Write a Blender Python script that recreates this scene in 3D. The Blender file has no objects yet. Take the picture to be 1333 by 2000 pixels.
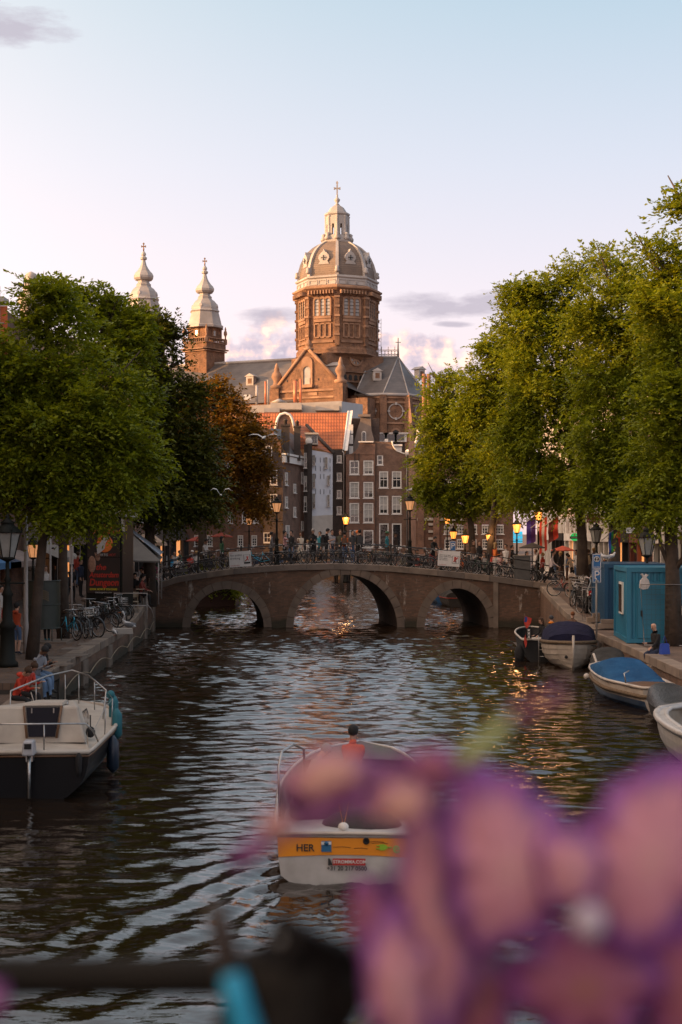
import bpy, math, random
import numpy as np
from mathutils import Vector, Matrix, noise as mnoise
R = math.radians
random.seed(7); rng = np.random.default_rng(7)
S = bpy.context.scene
COL = S.collection
# ------------------------------------------------------------------ camera
cam_d = bpy.data.cameras.new('camera'); cam = bpy.data.objects.new('camera', cam_d); COL.objects.link(cam)
cam.location = (0, 0, 4.7); cam.rotation_euler = (R(90), 0, 0)
cam_d.lens = 50; cam_d.sensor_width = 36; cam_d.shift_y = 0.021
cam_d.clip_start = 0.05; cam_d.clip_end = 6000
cam_d.dof.use_dof = True; cam_d.dof.focus_distance = 75; cam_d.dof.aperture_fstop = 2.9
S.camera = cam
# ------------------------------------------------------------------ sky and sun
SUN_AZ = 77.0      # degrees to the left of straight back over the camera's shoulder
SUN_EL = 10.5
sdir = Vector((-math.sin(R(SUN_AZ))*math.cos(R(SUN_EL)), -math.cos(R(SUN_AZ))*math.cos(R(SUN_EL)), math.sin(R(SUN_EL))))
sun_d = bpy.data.lights.new('sun', 'SUN'); sun = bpy.data.objects.new('sun', sun_d); COL.objects.link(sun)
sun_d.energy = 5.0; sun_d.angle = R(0.5); sun_d.color = (1.0, 0.52, 0.20)
sun.rotation_euler = (-sdir).to_track_quat('-Z', 'Y').to_euler()
W = bpy.data.worlds.new('World'); S.world = W; W.use_nodes = True
def nd(nt, t, **k):
    n = nt.nodes.new(t)
    for a, v in k.items():
        if a.startswith('i_'):
            key = a[2:]
            key = int(key) if key.isdigit() else key.replace('_', ' ')
            n.inputs[key].default_value = v
        else: setattr(n, a, v)
    return n
def ramp(nt, fac, stops, interp='LINEAR'):
    r = nt.nodes.new('ShaderNodeValToRGB'); cr = r.color_ramp; cr.interpolation = interp
    while len(cr.elements) < len(stops): cr.elements.new(0.5)
    for e, (p, c) in zip(cr.elements, stops):
        e.position = p; e.color = (c, c, c, 1) if isinstance(c, (int, float)) else (c[0], c[1], c[2], 1)
    nt.links.new(fac, r.inputs[0]); return r.outputs[0]
def mth(nt, op, a, b=None, c=None, clamp=False):
    m = nt.nodes.new('ShaderNodeMath'); m.operation = op; m.use_clamp = clamp
    for i, v in enumerate((a, b, c)):
        if v is None: continue
        if isinstance(v, (int, float)): m.inputs[i].default_value = v
        else: nt.links.new(v, m.inputs[i])
    return m.outputs[0]
def mixc(nt, f, a, b, mode='MIX'):
    m = nt.nodes.new('ShaderNodeMix'); m.data_type = 'RGBA'; m.blend_type = mode
    for s, v in ((m.inputs[0], f), (m.inputs[6], a), (m.inputs[7], b)):
        if isinstance(v, (int, float)): s.default_value = v
        elif isinstance(v, tuple): s.default_value = (v[0], v[1], v[2], 1)
        else: nt.links.new(v, s)
    return m.outputs[2]
def build_world():
    nt = W.node_tree; nt.nodes.clear(); L = nt.links.new
    out = nd(nt, 'ShaderNodeOutputWorld')
    sky = nd(nt, 'ShaderNodeTexSky', sky_type='NISHITA'); sky.sun_disc = False
    sky.sun_elevation = R(SUN_EL); sky.sun_rotation = R(180+SUN_AZ); sky.air_density = 1.0; sky.dust_density = 1.2; sky.ozone_density = 2.0
    tc = nd(nt, 'ShaderNodeTexCoord'); sx = nd(nt, 'ShaderNodeSeparateXYZ'); L(tc.outputs['Generated'], sx.inputs[0])
    x, y, z = sx.outputs
    el = mth(nt, 'MULTIPLY', mth(nt, 'ARCSINE', z), 57.2958)
    az = mth(nt, 'MULTIPLY', mth(nt, 'ARCTAN2', x, y), 57.2958)
    # evening air: blue above, pink towards the horizon, the same all round
    t = mth(nt, 'DIVIDE', el, 40.0, clamp=True)
    grad = ramp(nt, t, [(0.0, (0.62, 0.44, 0.44)), (0.12, (0.615, 0.465, 0.475)), (0.23, (0.53, 0.47, 0.51)), (0.36, (0.42, 0.435, 0.495)), (0.52, (0.285, 0.375, 0.44)), (1.0, (0.26, 0.31, 0.37))])
    skyc = nd(nt, 'ShaderNodeVectorMath', operation='SCALE'); L(sky.outputs[0], skyc.inputs[0]); skyc.inputs['Scale'].default_value = 0.15
    base = mixc(nt, 0.88, skyc.outputs[0], grad)
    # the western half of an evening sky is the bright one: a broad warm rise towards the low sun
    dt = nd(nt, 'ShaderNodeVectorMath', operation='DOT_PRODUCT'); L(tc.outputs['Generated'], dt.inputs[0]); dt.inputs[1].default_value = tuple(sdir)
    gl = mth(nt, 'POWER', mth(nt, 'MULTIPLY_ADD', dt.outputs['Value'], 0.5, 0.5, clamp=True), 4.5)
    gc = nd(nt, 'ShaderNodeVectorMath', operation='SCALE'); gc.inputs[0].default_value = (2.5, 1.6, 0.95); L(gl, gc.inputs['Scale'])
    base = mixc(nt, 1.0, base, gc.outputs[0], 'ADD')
    # clouds: coordinates are azimuth / elevation in degrees
    def vec(sx_, sz_, ox=0., oz=0.):
        c = nd(nt, 'ShaderNodeCombineXYZ')
        L(mth(nt, 'MULTIPLY_ADD', az, sx_, ox), c.inputs[0]); L(mth(nt, 'MULTIPLY_ADD', el, sz_, oz), c.inputs[2]); return c.outputs[0]
    def fbm(v, sc, det=7, rough=0.55):
        n = nd(nt, 'ShaderNodeTexNoise'); n.inputs['Scale'].default_value = sc; n.inputs['Detail'].default_value = det; n.inputs['Roughness'].default_value = rough
        L(v, n.inputs[0]); return n.outputs[0]
    def blob(a0, e0, ra, re_):
        da = mth(nt, 'DIVIDE', mth(nt, 'SUBTRACT', az, a0), ra); de = mth(nt, 'DIVIDE', mth(nt, 'SUBTRACT', el, e0), re_)
        r2 = mth(nt, 'ADD', mth(nt, 'MULTIPLY', da, da), mth(nt, 'MULTIPLY', de, de))
        return mth(nt, 'SUBTRACT', 1.0, r2)
    def vmax(l):
        o = l[0]
        for q in l[1:]: o = mth(nt, 'MAXIMUM', o, q)
        return o
    # pink cumulus heads low over the roofs; a farther ring of them goes on all round the horizon
    n1 = fbm(vec(1, 1.15), 0.62, 8, 0.56)
    heads = vmax([blob(-3.2, 6.6, 2.3, 2.1), blob(-4.6, 6.8, 1.1, 1.4), blob(3.4, 6.6, 1.7, 1.45), blob(4.9, 6.1, 1.5, 1.1), blob(-1.8, 7.4, 1.3, 0.9), blob(1.4, 6.8, 1.3, 1.1)])
    ring = mth(nt, 'SUBTRACT', mth(nt, 'MULTIPLY', fbm(vec(0.16, 0.0), 1.0, 3), 2.2), mth(nt, 'MULTIPLY', mth(nt, 'ABSOLUTE', mth(nt, 'SUBTRACT', el, 4.5)), 0.30))
    ring = mth(nt, 'SUBTRACT', ring, 0.55)
    heads = vmax([heads, ring])
    dens = mth(nt, 'ADD', mth(nt, 'MULTIPLY', mth(nt, 'MAXIMUM', heads, -2.5), 0.55), mth(nt, 'MULTIPLY', mth(nt, 'SUBTRACT', n1, 0.5), 2.6))
    a1 = mth(nt, 'MULTIPLY', mth(nt, 'MULTIPLY', mth(nt, 'ADD', dens, 0.05), 3.6, clamp=True), 0.92)
    n1b = fbm(vec(1, 1.15, 0.30, -0.32), 0.62, 8, 0.56)
    lit = mth(nt, 'MULTIPLY_ADD', mth(nt, 'SUBTRACT', n1, n1b), 5.0, 0.50, clamp=True)
    ccol = ramp(nt, lit, [(0.0, (0.33, 0.29, 0.35)), (0.42, (0.45, 0.37, 0.41)), (0.72, (0.64, 0.45, 0.41)), (1.0, (0.80, 0.56, 0.46))])
    c1 = mixc(nt, a1, base, ccol)
    # flat grey strands higher up
    n2 = fbm(vec(0.42, 1.5, 3.1, 1.7), 0.95, 8, 0.6)
    st = vmax([blob(3.6, 9.15, 2.2, 0.62), blob(5.8, 9.1, 2.4, 0.65), blob(-2.6, 8.6, 1.7, 0.42), blob(4.6, 8.35, 0.9, 0.14), blob(-13.0, 19.2, 2.6, 0.8)])
    hi = mth(nt, 'SUBTRACT', mth(nt, 'MULTIPLY', fbm(vec(0.05, 0.3, 9.0), 1.0, 3), 3.4), 2.55)   # scattered strands out of the frame too
    hi = mth(nt, 'SUBTRACT', mth(nt, 'MULTIPLY', mth(nt, 'ADD', hi, 1.0), mth(nt, 'MULTIPLY', mth(nt, 'SUBTRACT', mth(nt, 'ABSOLUTE', az), 14.0), 0.3, clamp=True)), 1.0)
    st = vmax([st, hi])
    d2 = mth(nt, 'ADD', mth(nt, 'MULTIPLY', mth(nt, 'MAXIMUM', st, -2.5), 0.65), mth(nt, 'MULTIPLY', mth(nt, 'SUBTRACT', n2, 0.52), 2.2))
    a2 = mth(nt, 'MULTIPLY', mth(nt, 'MULTIPLY', d2, 1.6, clamp=True), 0.75)
    c2 = mixc(nt, a2, c1, (0.29, 0.26, 0.31))
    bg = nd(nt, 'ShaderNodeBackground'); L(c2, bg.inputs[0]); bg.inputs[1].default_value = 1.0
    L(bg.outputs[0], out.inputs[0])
build_world()
S.view_settings.view_transform = 'Standard'; S.view_settings.look = 'None'; S.view_settings.gamma = 1
S.view_settings.use_curve_mapping = False; S.view_settings.exposure = 0.88
S.render.engine = 'CYCLES'
S.cycles.use_denoising = True
S.cycles.max_bounces = 6; S.cycles.diffuse_bounces = 3; S.cycles.glossy_bounces = 4; S.cycles.transmission_bounces = 4; S.cycles.transparent_max_bounces = 6
S.cycles.caustics_reflective = False; S.cycles.caustics_refractive = False; S.cycles.sample_clamp_indirect = 4

# ------------------------------------------------------------------ measuring helpers: metres from a bearing and a distance down the canal
F, CX, HY, CZ = 2778.0, 666.5, 1042.0, 4.7
def X(px, d): return (px-CX)/F*d
def Z(py, d): return CZ-(py-HY)/F*d

# ------------------------------------------------------------------ materials
def wallcoord(nt):
    """vector (along the wall, up) for any upright surface"""
    g = nd(nt, 'ShaderNodeNewGeometry'); tc = nd(nt, 'ShaderNodeTexCoord')
    cr = nd(nt, 'ShaderNodeVectorMath', operation='CROSS_PRODUCT'); nt.links.new(tc.outputs['Normal'], cr.inputs[0]); cr.inputs[1].default_value = (0, 0, 1)
    nm = nd(nt, 'ShaderNodeVectorMath', operation='NORMALIZE'); nt.links.new(cr.outputs[0], nm.inputs[0])
    dt = nd(nt, 'ShaderNodeVectorMath', operation='DOT_PRODUCT'); nt.links.new(nm.outputs[0], dt.inputs[0]); nt.links.new(tc.outputs['Object'], dt.inputs[1])
    s = nd(nt, 'ShaderNodeSeparateXYZ'); nt.links.new(tc.outputs['Object'], s.inputs[0])
    c = nd(nt, 'ShaderNodeCombineXYZ'); nt.links.new(dt.outputs['Value'], c.inputs[0]); nt.links.new(s.outputs[2], c.inputs[1])
    return c.outputs[0], tc.outputs['Object']
def newmat(name):
    m = bpy.data.materials.new(name); m.use_nodes = True; nt = m.node_tree
    b = nt.nodes['Principled BSDF']; return m, nt, b
def setb(b, **k):
    for a, v in k.items(): b.inputs[a.replace('_', ' ')].default_value = v
MATS = {}
def M(name, c=None, c2=None, scale=3.0, rough=0.7, bump=0.0, metal=0.0, bscale=None, emit=None, estr=1.0, det=5, spec=None, alpha=None):
    if name in MATS: return MATS[name]
    m, nt, b = newmat(name); L = nt.links.new
    setb(b, Roughness=rough, Metallic=metal)
    if spec is not None: b.inputs['Specular IOR Level'].default_value = spec
    if c2 is None: c2 = tuple(v*0.78 for v in c)
    tc = nd(nt, 'ShaderNodeTexCoord')
    n = nd(nt, 'ShaderNodeTexNoise'); n.inputs['Scale'].default_value = scale; n.inputs['Detail'].default_value = det; L(tc.outputs['Object'], n.inputs[0])
    f = ramp(nt, n.outputs[0], [(0.3, 0.0), (0.7, 1.0)])
    L(mixc(nt, f, c, c2), b.inputs['Base Color'])
    if bump:
        n2 = nd(nt, 'ShaderNodeTexNoise'); n2.inputs['Scale'].default_value = bscale or scale*6; n2.inputs['Detail'].default_value = 4; L(tc.outputs['Object'], n2.inputs[0])
        bp = nd(nt, 'ShaderNodeBump'); bp.inputs['Distance'].default_value = bump; L(n2.outputs[0], bp.inputs['Height']); L(bp.outputs[0], b.inputs['Normal'])
    if emit: b.inputs['Emission Color'].default_value = (*emit, 1); b.inputs['Emission Strength'].default_value = estr
    MATS[name] = m; return m
def brick(name, c1, c2, mortar, bw=0.22, bh=0.065, mottle=0.5, stain=None, stain_amt=0.0, bump=0.008, lowdark=None):
    if name in MATS: return MATS[name]
    m, nt, b = newmat(name); L = nt.links.new
    v, ob = wallcoord(nt)
    t = nd(nt, 'ShaderNodeTexBrick'); L(v, t.inputs[0]); t.inputs['Scale'].default_value = 1.0
    t.inputs['Brick Width'].default_value = bw; t.inputs['Row Height'].default_value = bh; t.inputs['Mortar Size'].default_value = 0.1*bh+0.002
    t.inputs['Color1'].default_value = (*c1, 1); t.inputs['Color2'].default_value = (*c2, 1); t.inputs['Mortar'].default_value = (*mortar, 1); t.inputs['Bias'].default_value = -0.1
    n = nd(nt, 'ShaderNodeTexNoise'); n.inputs['Scale'].default_value = 0.9; n.inputs['Detail'].default_value = 8; n.inputs['Roughness'].default_value = 0.65; L(ob, n.inputs[0])
    f = ramp(nt, n.outputs[0], [(0.3, 1-mottle), (0.72, 1+mottle*0.45)])
    col = mixc(nt, 1.0, t.outputs[0], f, 'MULTIPLY')
    if stain:
        mp = nd(nt, 'ShaderNodeMapping'); mp.inputs['Scale'].default_value = (1, 1, 0.35); L(ob, mp.inputs[0])
        n2 = nd(nt, 'ShaderNodeTexNoise'); n2.inputs['Scale'].default_value = 2.6; n2.inputs['Detail'].default_value = 9; n2.inputs['Roughness'].default_value = 0.7; L(mp.outputs[0], n2.inputs[0])
        f2 = ramp(nt, n2.outputs[0], [(0.60-stain_amt, 0.0), (0.70-stain_amt, 1.0)])
        col = mixc(nt, mth(nt, 'MULTIPLY', f2, 0.75), col, stain)
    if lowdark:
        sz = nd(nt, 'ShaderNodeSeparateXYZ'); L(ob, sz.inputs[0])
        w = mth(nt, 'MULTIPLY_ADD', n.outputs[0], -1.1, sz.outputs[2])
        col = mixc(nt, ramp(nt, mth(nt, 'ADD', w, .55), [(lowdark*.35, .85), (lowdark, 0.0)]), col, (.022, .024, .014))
    L(col, b.inputs['Base Color']); setb(b, Roughness=0.88)
    bp = nd(nt, 'ShaderNodeBump'); bp.inputs['Distance'].default_value = bump; bp.inputs['Strength'].default_value = 0.8; bp.invert = True; L(t.outputs['Fac'], bp.inputs['Height']); L(bp.outputs[0], b.inputs['Normal'])
    MATS[name] = m; return m
def lined(name, c1, c2, period=0.3, axis='v', rough=0.6, dark=0.7, mottle=0.3, both=False, per2=0.25):
    """slate, pantile or seam relief: rows across an upright or sloping face"""
    if name in MATS: return MATS[name]
    m, nt, b = newmat(name); L = nt.links.new
    v, ob = wallcoord(nt)
    s = nd(nt, 'ShaderNodeSeparateXYZ'); L(v, s.inputs[0])
    def saw(o, p): return mth(nt, 'FRACT', mth(nt, 'DIVIDE', o, p))
    a = saw(s.outputs[1 if axis == 'v' else 0], period)
    h = a
    if both: h = mth(nt, 'MULTIPLY', a, mth(nt, 'ABSOLUTE', mth(nt, 'SINE', mth(nt, 'MULTIPLY', s.outputs[0], math.pi/per2))))
    n = nd(nt, 'ShaderNodeTexNoise'); n.inputs['Scale'].default_value = 0.8; n.inputs['Detail'].default_value = 8; L(ob, n.inputs[0])
    f = ramp(nt, n.outputs[0], [(0.3, 0.0), (0.7, 1.0)])
    col = mixc(nt, f, c1, c2)
    L(mixc(nt, 1.0, col, ramp(nt, h, [(0.0, dark), (0.35, 1.0)]), 'MULTIPLY'), b.inputs['Base Color']); setb(b, Roughness=rough)
    bp = nd(nt, 'ShaderNodeBump'); bp.inputs['Distance'].default_value = 0.04; L(h, bp.inputs['Height']); L(bp.outputs[0], b.inputs['Normal'])
    MATS[name] = m; return m

# ------------------------------------------------------------------ mesh building
SMALL = {'pier_band', 'glazing_bar', 'scuff_mark', 'corbel_table', 'balustrade', 'wall_anchors', 'perforation', 'blind_arcade', 'parapet_panel', 'roof_cresting', 'mudguard', 'coiled_line', 'string_course'}
class MB:
    def __init__(s): s.v = []; s.f = []; s.m = []; s.sm = []
    def add(s, vs, fs, mi=0, smooth=False):
        o = len(s.v); s.v += [tuple(p) for p in vs]
        for f in fs: s.f.append([o+i for i in f]); s.m.append(mi); s.sm.append(smooth)
        return s
    def box(s, c, d, rz=0.0, mi=0, rx=0.0, ry=0.0, taper=1.0):
        mt = Matrix.Rotation(rz, 3, 'Z') @ Matrix.Rotation(ry, 3, 'Y') @ Matrix.Rotation(rx, 3, 'X')
        vs = []
        for z in (-.5, .5):
            t = taper if z > 0 else 1.0
            for x, y in ((-.5, -.5), (.5, -.5), (.5, .5), (-.5, .5)):
                vs.append(Vector(c)+mt @ Vector((x*d[0]*t, y*d[1]*t, z*d[2])))
        return s.add(vs, [(0, 3, 2, 1), (4, 5, 6, 7), (0, 1, 5, 4), (1, 2, 6, 5), (2, 3, 7, 6), (3, 0, 4, 7)], mi)
    def tube(s, pts, r, n=6, mi=0, cap=True, closed=False, smooth=True):
        pts = [Vector(p) for p in pts]; k = len(pts)
        rs = r if isinstance(r, (list, tuple)) else [r]*k
        vs = []; fs = []
        ref = None
        for i, p in enumerate(pts):
            if closed: t = pts[(i+1) % k]-pts[i-1]
            else: t = pts[min(i+1, k-1)]-pts[max(i-1, 0)]
            if t.length < 1e-9: t = Vector((0, 0, 1))
            t.normalize()
            if ref is None: ref = Vector((0, 0, 1)) if abs(t.z) < .9 else Vector((1, 0, 0))
            a = ref-t*ref.dot(t)
            if a.length < 1e-4: a = t.orthogonal()
            a.normalize(); b = t.cross(a); ref = a
            for j in range(n):
                q = 2*math.pi*(j+.5)/n
                vs.append(p+a*(math.cos(q)*rs[i])+b*(math.sin(q)*rs[i]))
        for i in range(k if closed else k-1):
            i2 = (i+1) % k
            for j in range(n):
                j2 = (j+1) % n; fs.append((i*n+j, i*n+j2, i2*n+j2, i2*n+j))
        if cap and not closed: fs.append(tuple(range(n-1, -1, -1))); fs.append(tuple((k-1)*n+j for j in range(n)))
        return s.add(vs, fs, mi, smooth)
    def lathe(s, prof, n=16, c=(0, 0, 0), mi=0, rot=0.0, smooth=True, cap=True, sq=(1, 1), a0=0.0, a1=None):
        vs = []; fs = []; k = len(prof); full = a1 is None; m_ = n if full else n+1
        for (r, z) in prof:
            for j in range(m_):
                q = rot+(2*math.pi*j/n if full else a0+(a1-a0)*j/n)
                vs.append((c[0]+r*math.cos(q)*sq[0], c[1]+r*math.sin(q)*sq[1], c[2]+z))
        for i in range(k-1):
            for j in range(n):
                j2 = (j+1) % m_ if full else j+1
                fs.append((i*m_+j, i*m_+j2, (i+1)*m_+j2, (i+1)*m_+j))
        if cap and full:
            fs.append(tuple(range(n-1, -1, -1))); fs.append(tuple((k-1)*n+j for j in range(n)))
        return s.add(vs, fs, mi, smooth)
    def prism(s, poly, y0, y1, mi=0, axis='y', smooth=False):
        """polygon in (x,z) pushed through y (axis y), or in (y,z) pushed through x, or in (x,y) pushed through z"""
        n = len(poly)
        def pt(a, b, t): return (a, t, b) if axis == 'y' else ((t, a, b) if axis == 'x' else (a, b, t))
        vs = [pt(a, b, y0) for a, b in poly]+[pt(a, b, y1) for a, b in poly]
        fs = [tuple(range(n)), tuple(range(2*n-1, n-1, -1))]+[(i, i+n, (i+1) % n+n, (i+1) % n) for i in range(n)]
        return s.add(vs, fs, mi, smooth)
    def strip(s, a, b, mi=0, smooth=False):
        """two polylines joined"""
        n = len(a); return s.add(list(a)+list(b), [(i, i+1, n+i+1, n+i) for i in range(n-1)], mi, smooth)
    def ball(s, c, r, n=10, k=6, mi=0, sc=(1, 1, 1)):
        prof = [(math.sin(math.pi*i/k)*r, -math.cos(math.pi*i/k)*r*sc[2]) for i in range(k+1)]
        prof[0] = (1e-4, prof[0][1]); prof[-1] = (1e-4, prof[-1][1])
        return s.lathe(prof, n, c, mi, 0, True, True, (sc[0], sc[1]))
    def mesh(s, name, mats, fix=True):
        me = bpy.data.meshes.new(name); me.from_pydata(s.v, [], s.f)
        for m in (mats if isinstance(mats, (list, tuple)) else [mats]): me.materials.append(m)
        me.polygons.foreach_set('material_index', s.m); me.polygons.foreach_set('use_smooth', s.sm)
        if fix:
            import bmesh
            bm = bmesh.new(); bm.from_mesh(me); bmesh.ops.recalc_face_normals(bm, faces=bm.faces); bm.to_mesh(me); bm.free()
        me.update(); return me
    def build(s, name, mats, parent=None, loc=(0, 0, 0), rz=0.0, kind=None, label=None, fix=True):
        o = bpy.data.objects.new(name, s.mesh(name, mats, fix)); COL.objects.link(o)
        o.location = loc; o.rotation_euler = (0, 0, rz)
        if parent: o.parent = parent
        if kind or name in SMALL: o['kind'] = kind or 'stuff'
        if label: o['label'] = label
        return o
def inst(name, me, parent=None, loc=(0, 0, 0), rot=(0, 0, 0), sc=(1, 1, 1), kind=None):
    o = bpy.data.objects.new(name, me); COL.objects.link(o); o.location = loc; o.rotation_euler = rot; o.scale = sc
    if parent: o.parent = parent
    if kind: o['kind'] = kind
    return o
def thing(name, label, cat, loc=(0, 0, 0), rz=0.0, group=None):
    o = bpy.data.objects.new(name, None); COL.objects.link(o); o.empty_display_size = .2
    o.location = loc; o.rotation_euler = (0, 0, rz); o['label'] = label; o['category'] = cat
    if group: o['group'] = group
    return o
def tag(o, label, cat, group=None):
    o['label'] = label; o['category'] = cat
    if group: o['group'] = group
    return o
_TREE = {}
def dup(root, label, loc, rz=0.0, group=None, sc=None):
    """a copy of a thing with copies of its parts and sub-parts"""
    if root.name not in _TREE:
        _TREE[root.name] = [(ch, list(ch.children)) for ch in root.children]
    c = root.copy(); COL.objects.link(c); c.location = loc; c.rotation_euler = (0, 0, rz); c['label'] = label
    if group: c['group'] = group
    if sc: c.scale = (sc, sc, sc)
    for ch, gs in _TREE[root.name]:
        d = ch.copy(); COL.objects.link(d); d.parent = c
        for g in gs:
            e = g.copy(); COL.objects.link(e); e.parent = d
    return c
def text(body, size, parent, loc, rot, mat, name='lettering', align='CENTER', ext=0.002, sx=1.0, shear=0.0, offset=0.0, space=1.0):
    c = bpy.data.curves.new(name, 'FONT'); c.body = body; c.size = size; c.align_x = align; c.align_y = 'CENTER'; c.extrude = ext
    c.shear = shear; c.offset = offset; c.space_character = space; c.resolution_u = 3; c.materials.append(mat)
    tmp = bpy.data.objects.new(name, c); me = bpy.data.meshes.new_from_object(tmp); bpy.data.objects.remove(tmp); me.name = name
    if not me.materials: me.materials.append(mat)
    o = bpy.data.objects.new(name, me); COL.objects.link(o); o.location = loc; o.rotation_euler = rot; o.scale = (sx, 1, 1)
    if parent: o.parent = parent
    return o
# ================================================================== THE SETTING: water, streets, quay walls
def lerp_tab(tab, y):
    if y <= tab[0][0]: return tab[0][1]
    for (a, u), (b, v) in zip(tab, tab[1:]):
        if y <= b: return u+(v-u)*(y-a)/(b-a)
    return tab[-1][1]
LQ = [(-20, -9.0), (1.4, -9.0), (8, -7.6), (20, -7.0), (30, -7.25), (38, -7.85), (56, -8.45), (62, -8.7), (71, -9.25), (78, -9.6), (95, -10.5), (125, -13), (158, -18)]
RQ = [(-20, 10.0), (1.4, 10.0), (8, 9.0), (38, 9.25), (48, 9.5), (56, 9.6), (62, 9.65), (71, 9.95), (78, 9.4), (110, 9.3), (158, 8.5)]
HQL = [(-20, 3.0), (1.4, 3.0), (10, 1.35), (28, 0.8), (31.5, 0.72), (35.3, 0.72), (35.32, 1.0), (55, 1.02), (60, 1.25), (66, 1.75), (70.4, 2.1), (78, 2.15), (86, 1.7), (100, 1.4), (158, 1.4)]
HQR = [(-20, 3.0), (1.4, 3.0), (10, 1.4), (20, 1.0), (54, 1.0), (60, 1.3), (66, 1.75), (70.4, 2.1), (78, 2.15), (86, 1.7), (100, 1.4), (158, 1.4)]
lq = lambda y: lerp_tab(LQ, y)
rq = lambda y: lerp_tab(RQ, y)
hl = lambda y: lerp_tab(HQL, y)
hr = lambda y: lerp_tab(HQR, y)
BY0, BY1 = 71.0, 77.5
# bridge deck line (top of the coping) from end to end
DECK = [(-9.6, 2.15), (-9.24, 2.19), (-8.1, 2.57), (-5.55, 2.95), (-2.7, 3.16), (-0.2, 3.21), (2.4, 3.11), (4.95, 2.88), (7.5, 2.60), (9.93, 2.27), (10.4, 2.2)]
def deck(x):
    if x < DECK[0][0]: return max(2.12, hl(74)-0.02)
    if x > DECK[-1][0]: return 2.17
    return lerp_tab(DECK, x)

def paving_mat():
    m, nt, b = newmat('clinker paving'); L = nt.links.new
    tc = nd(nt, 'ShaderNodeTexCoord'); t = nd(nt, 'ShaderNodeTexBrick'); L(tc.outputs['Object'], t.inputs[0]); t.inputs['Scale'].default_value = 1
    t.inputs['Brick Width'].default_value = .2; t.inputs['Row Height'].default_value = .1; t.inputs['Mortar Size'].default_value = .008
    t.inputs['Color1'].default_value = (.17, .105, .07, 1); t.inputs['Color2'].default_value = (.11, .07, .052, 1); t.inputs['Mortar'].default_value = (.05, .042, .036, 1)
    n = nd(nt, 'ShaderNodeTexNoise'); n.inputs['Scale'].default_value = .7; n.inputs['Detail'].default_value = 8; L(tc.outputs['Object'], n.inputs[0])
    L(mixc(nt, 1.0, t.outputs[0], ramp(nt, n.outputs[0], [(.3, .6), (.7, 1.25)]), 'MULTIPLY'), b.inputs['Base Color']); setb(b, Roughness=.85)
    bp = nd(nt, 'ShaderNodeBump'); bp.invert = True; bp.inputs['Distance'].default_value = .01; L(t.outputs['Fac'], bp.inputs['Height']); L(bp.outputs[0], b.inputs['Normal']); return m
M_PAVE = paving_mat()
M_STONE = M('coping stone', (.27, .205, .155), (.16, .12, .092), 1.6, .85, .006)
M_STONE2 = M('worn granite', (.21, .16, .125), (.12, .092, .072), 2.2, .85, .006)
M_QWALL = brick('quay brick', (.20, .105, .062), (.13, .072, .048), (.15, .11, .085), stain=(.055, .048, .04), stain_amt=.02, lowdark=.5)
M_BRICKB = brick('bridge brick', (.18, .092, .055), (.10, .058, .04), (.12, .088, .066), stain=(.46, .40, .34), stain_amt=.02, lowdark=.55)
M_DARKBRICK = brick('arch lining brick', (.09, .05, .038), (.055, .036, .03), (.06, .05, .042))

def sidewalk(name, edge, h, x_out, ys, sgn):
    mb = MB(); a = []; b = []
    for y in ys: a.append((edge(y)+sgn*0.02, y, h(y)-.015)); b.append((x_out, y, h(y)-.015))
    mb.strip(a, b); return mb.build(name, M_PAVE, kind='structure', fix=False)
YS = [1.5, 5, 10, 15, 20, 25, 30, 31.5, 35.3, 35.32, 40, 45, 50, 55, 58, 60, 62, 64, 66, 68, 70.4, 74, 78, 82, 86, 92, 100, 110, 125, 140, 158]
sidewalk('quay_street', lambda y: lq(y)-.04, hl, -60, YS, -1)
sidewalk('quay_street', lambda y: rq(y)+.04, hr, 60, YS, 1)
g = MB(); g.add([(-3000, 158, 1.37), (3000, 158, 1.37), (3000, 5000, 1.37), (-3000, 5000, 1.37)], [(0, 1, 2, 3)]); g.build('ground', M_PAVE, kind='structure', fix=False)
g = MB(); g.add([(-3000, -600, .9), (-60, -600, .9), (-60, 158, .9), (-3000, 158, .9)], [(0, 1, 2, 3)]); g.add([(60, -600, .9), (3000, -600, .9), (3000, 158, .9), (60, 158, .9)], [(0, 1, 2, 3)])
g.build('ground', M_PAVE, kind='structure', fix=False)
# far bank at the bend of the canal
fb = MB(); fb.box((-4, 158.2, .2), (30, .5, 2.36)); fb.build('quay_wall', M_QWALL, kind='structure')

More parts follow.
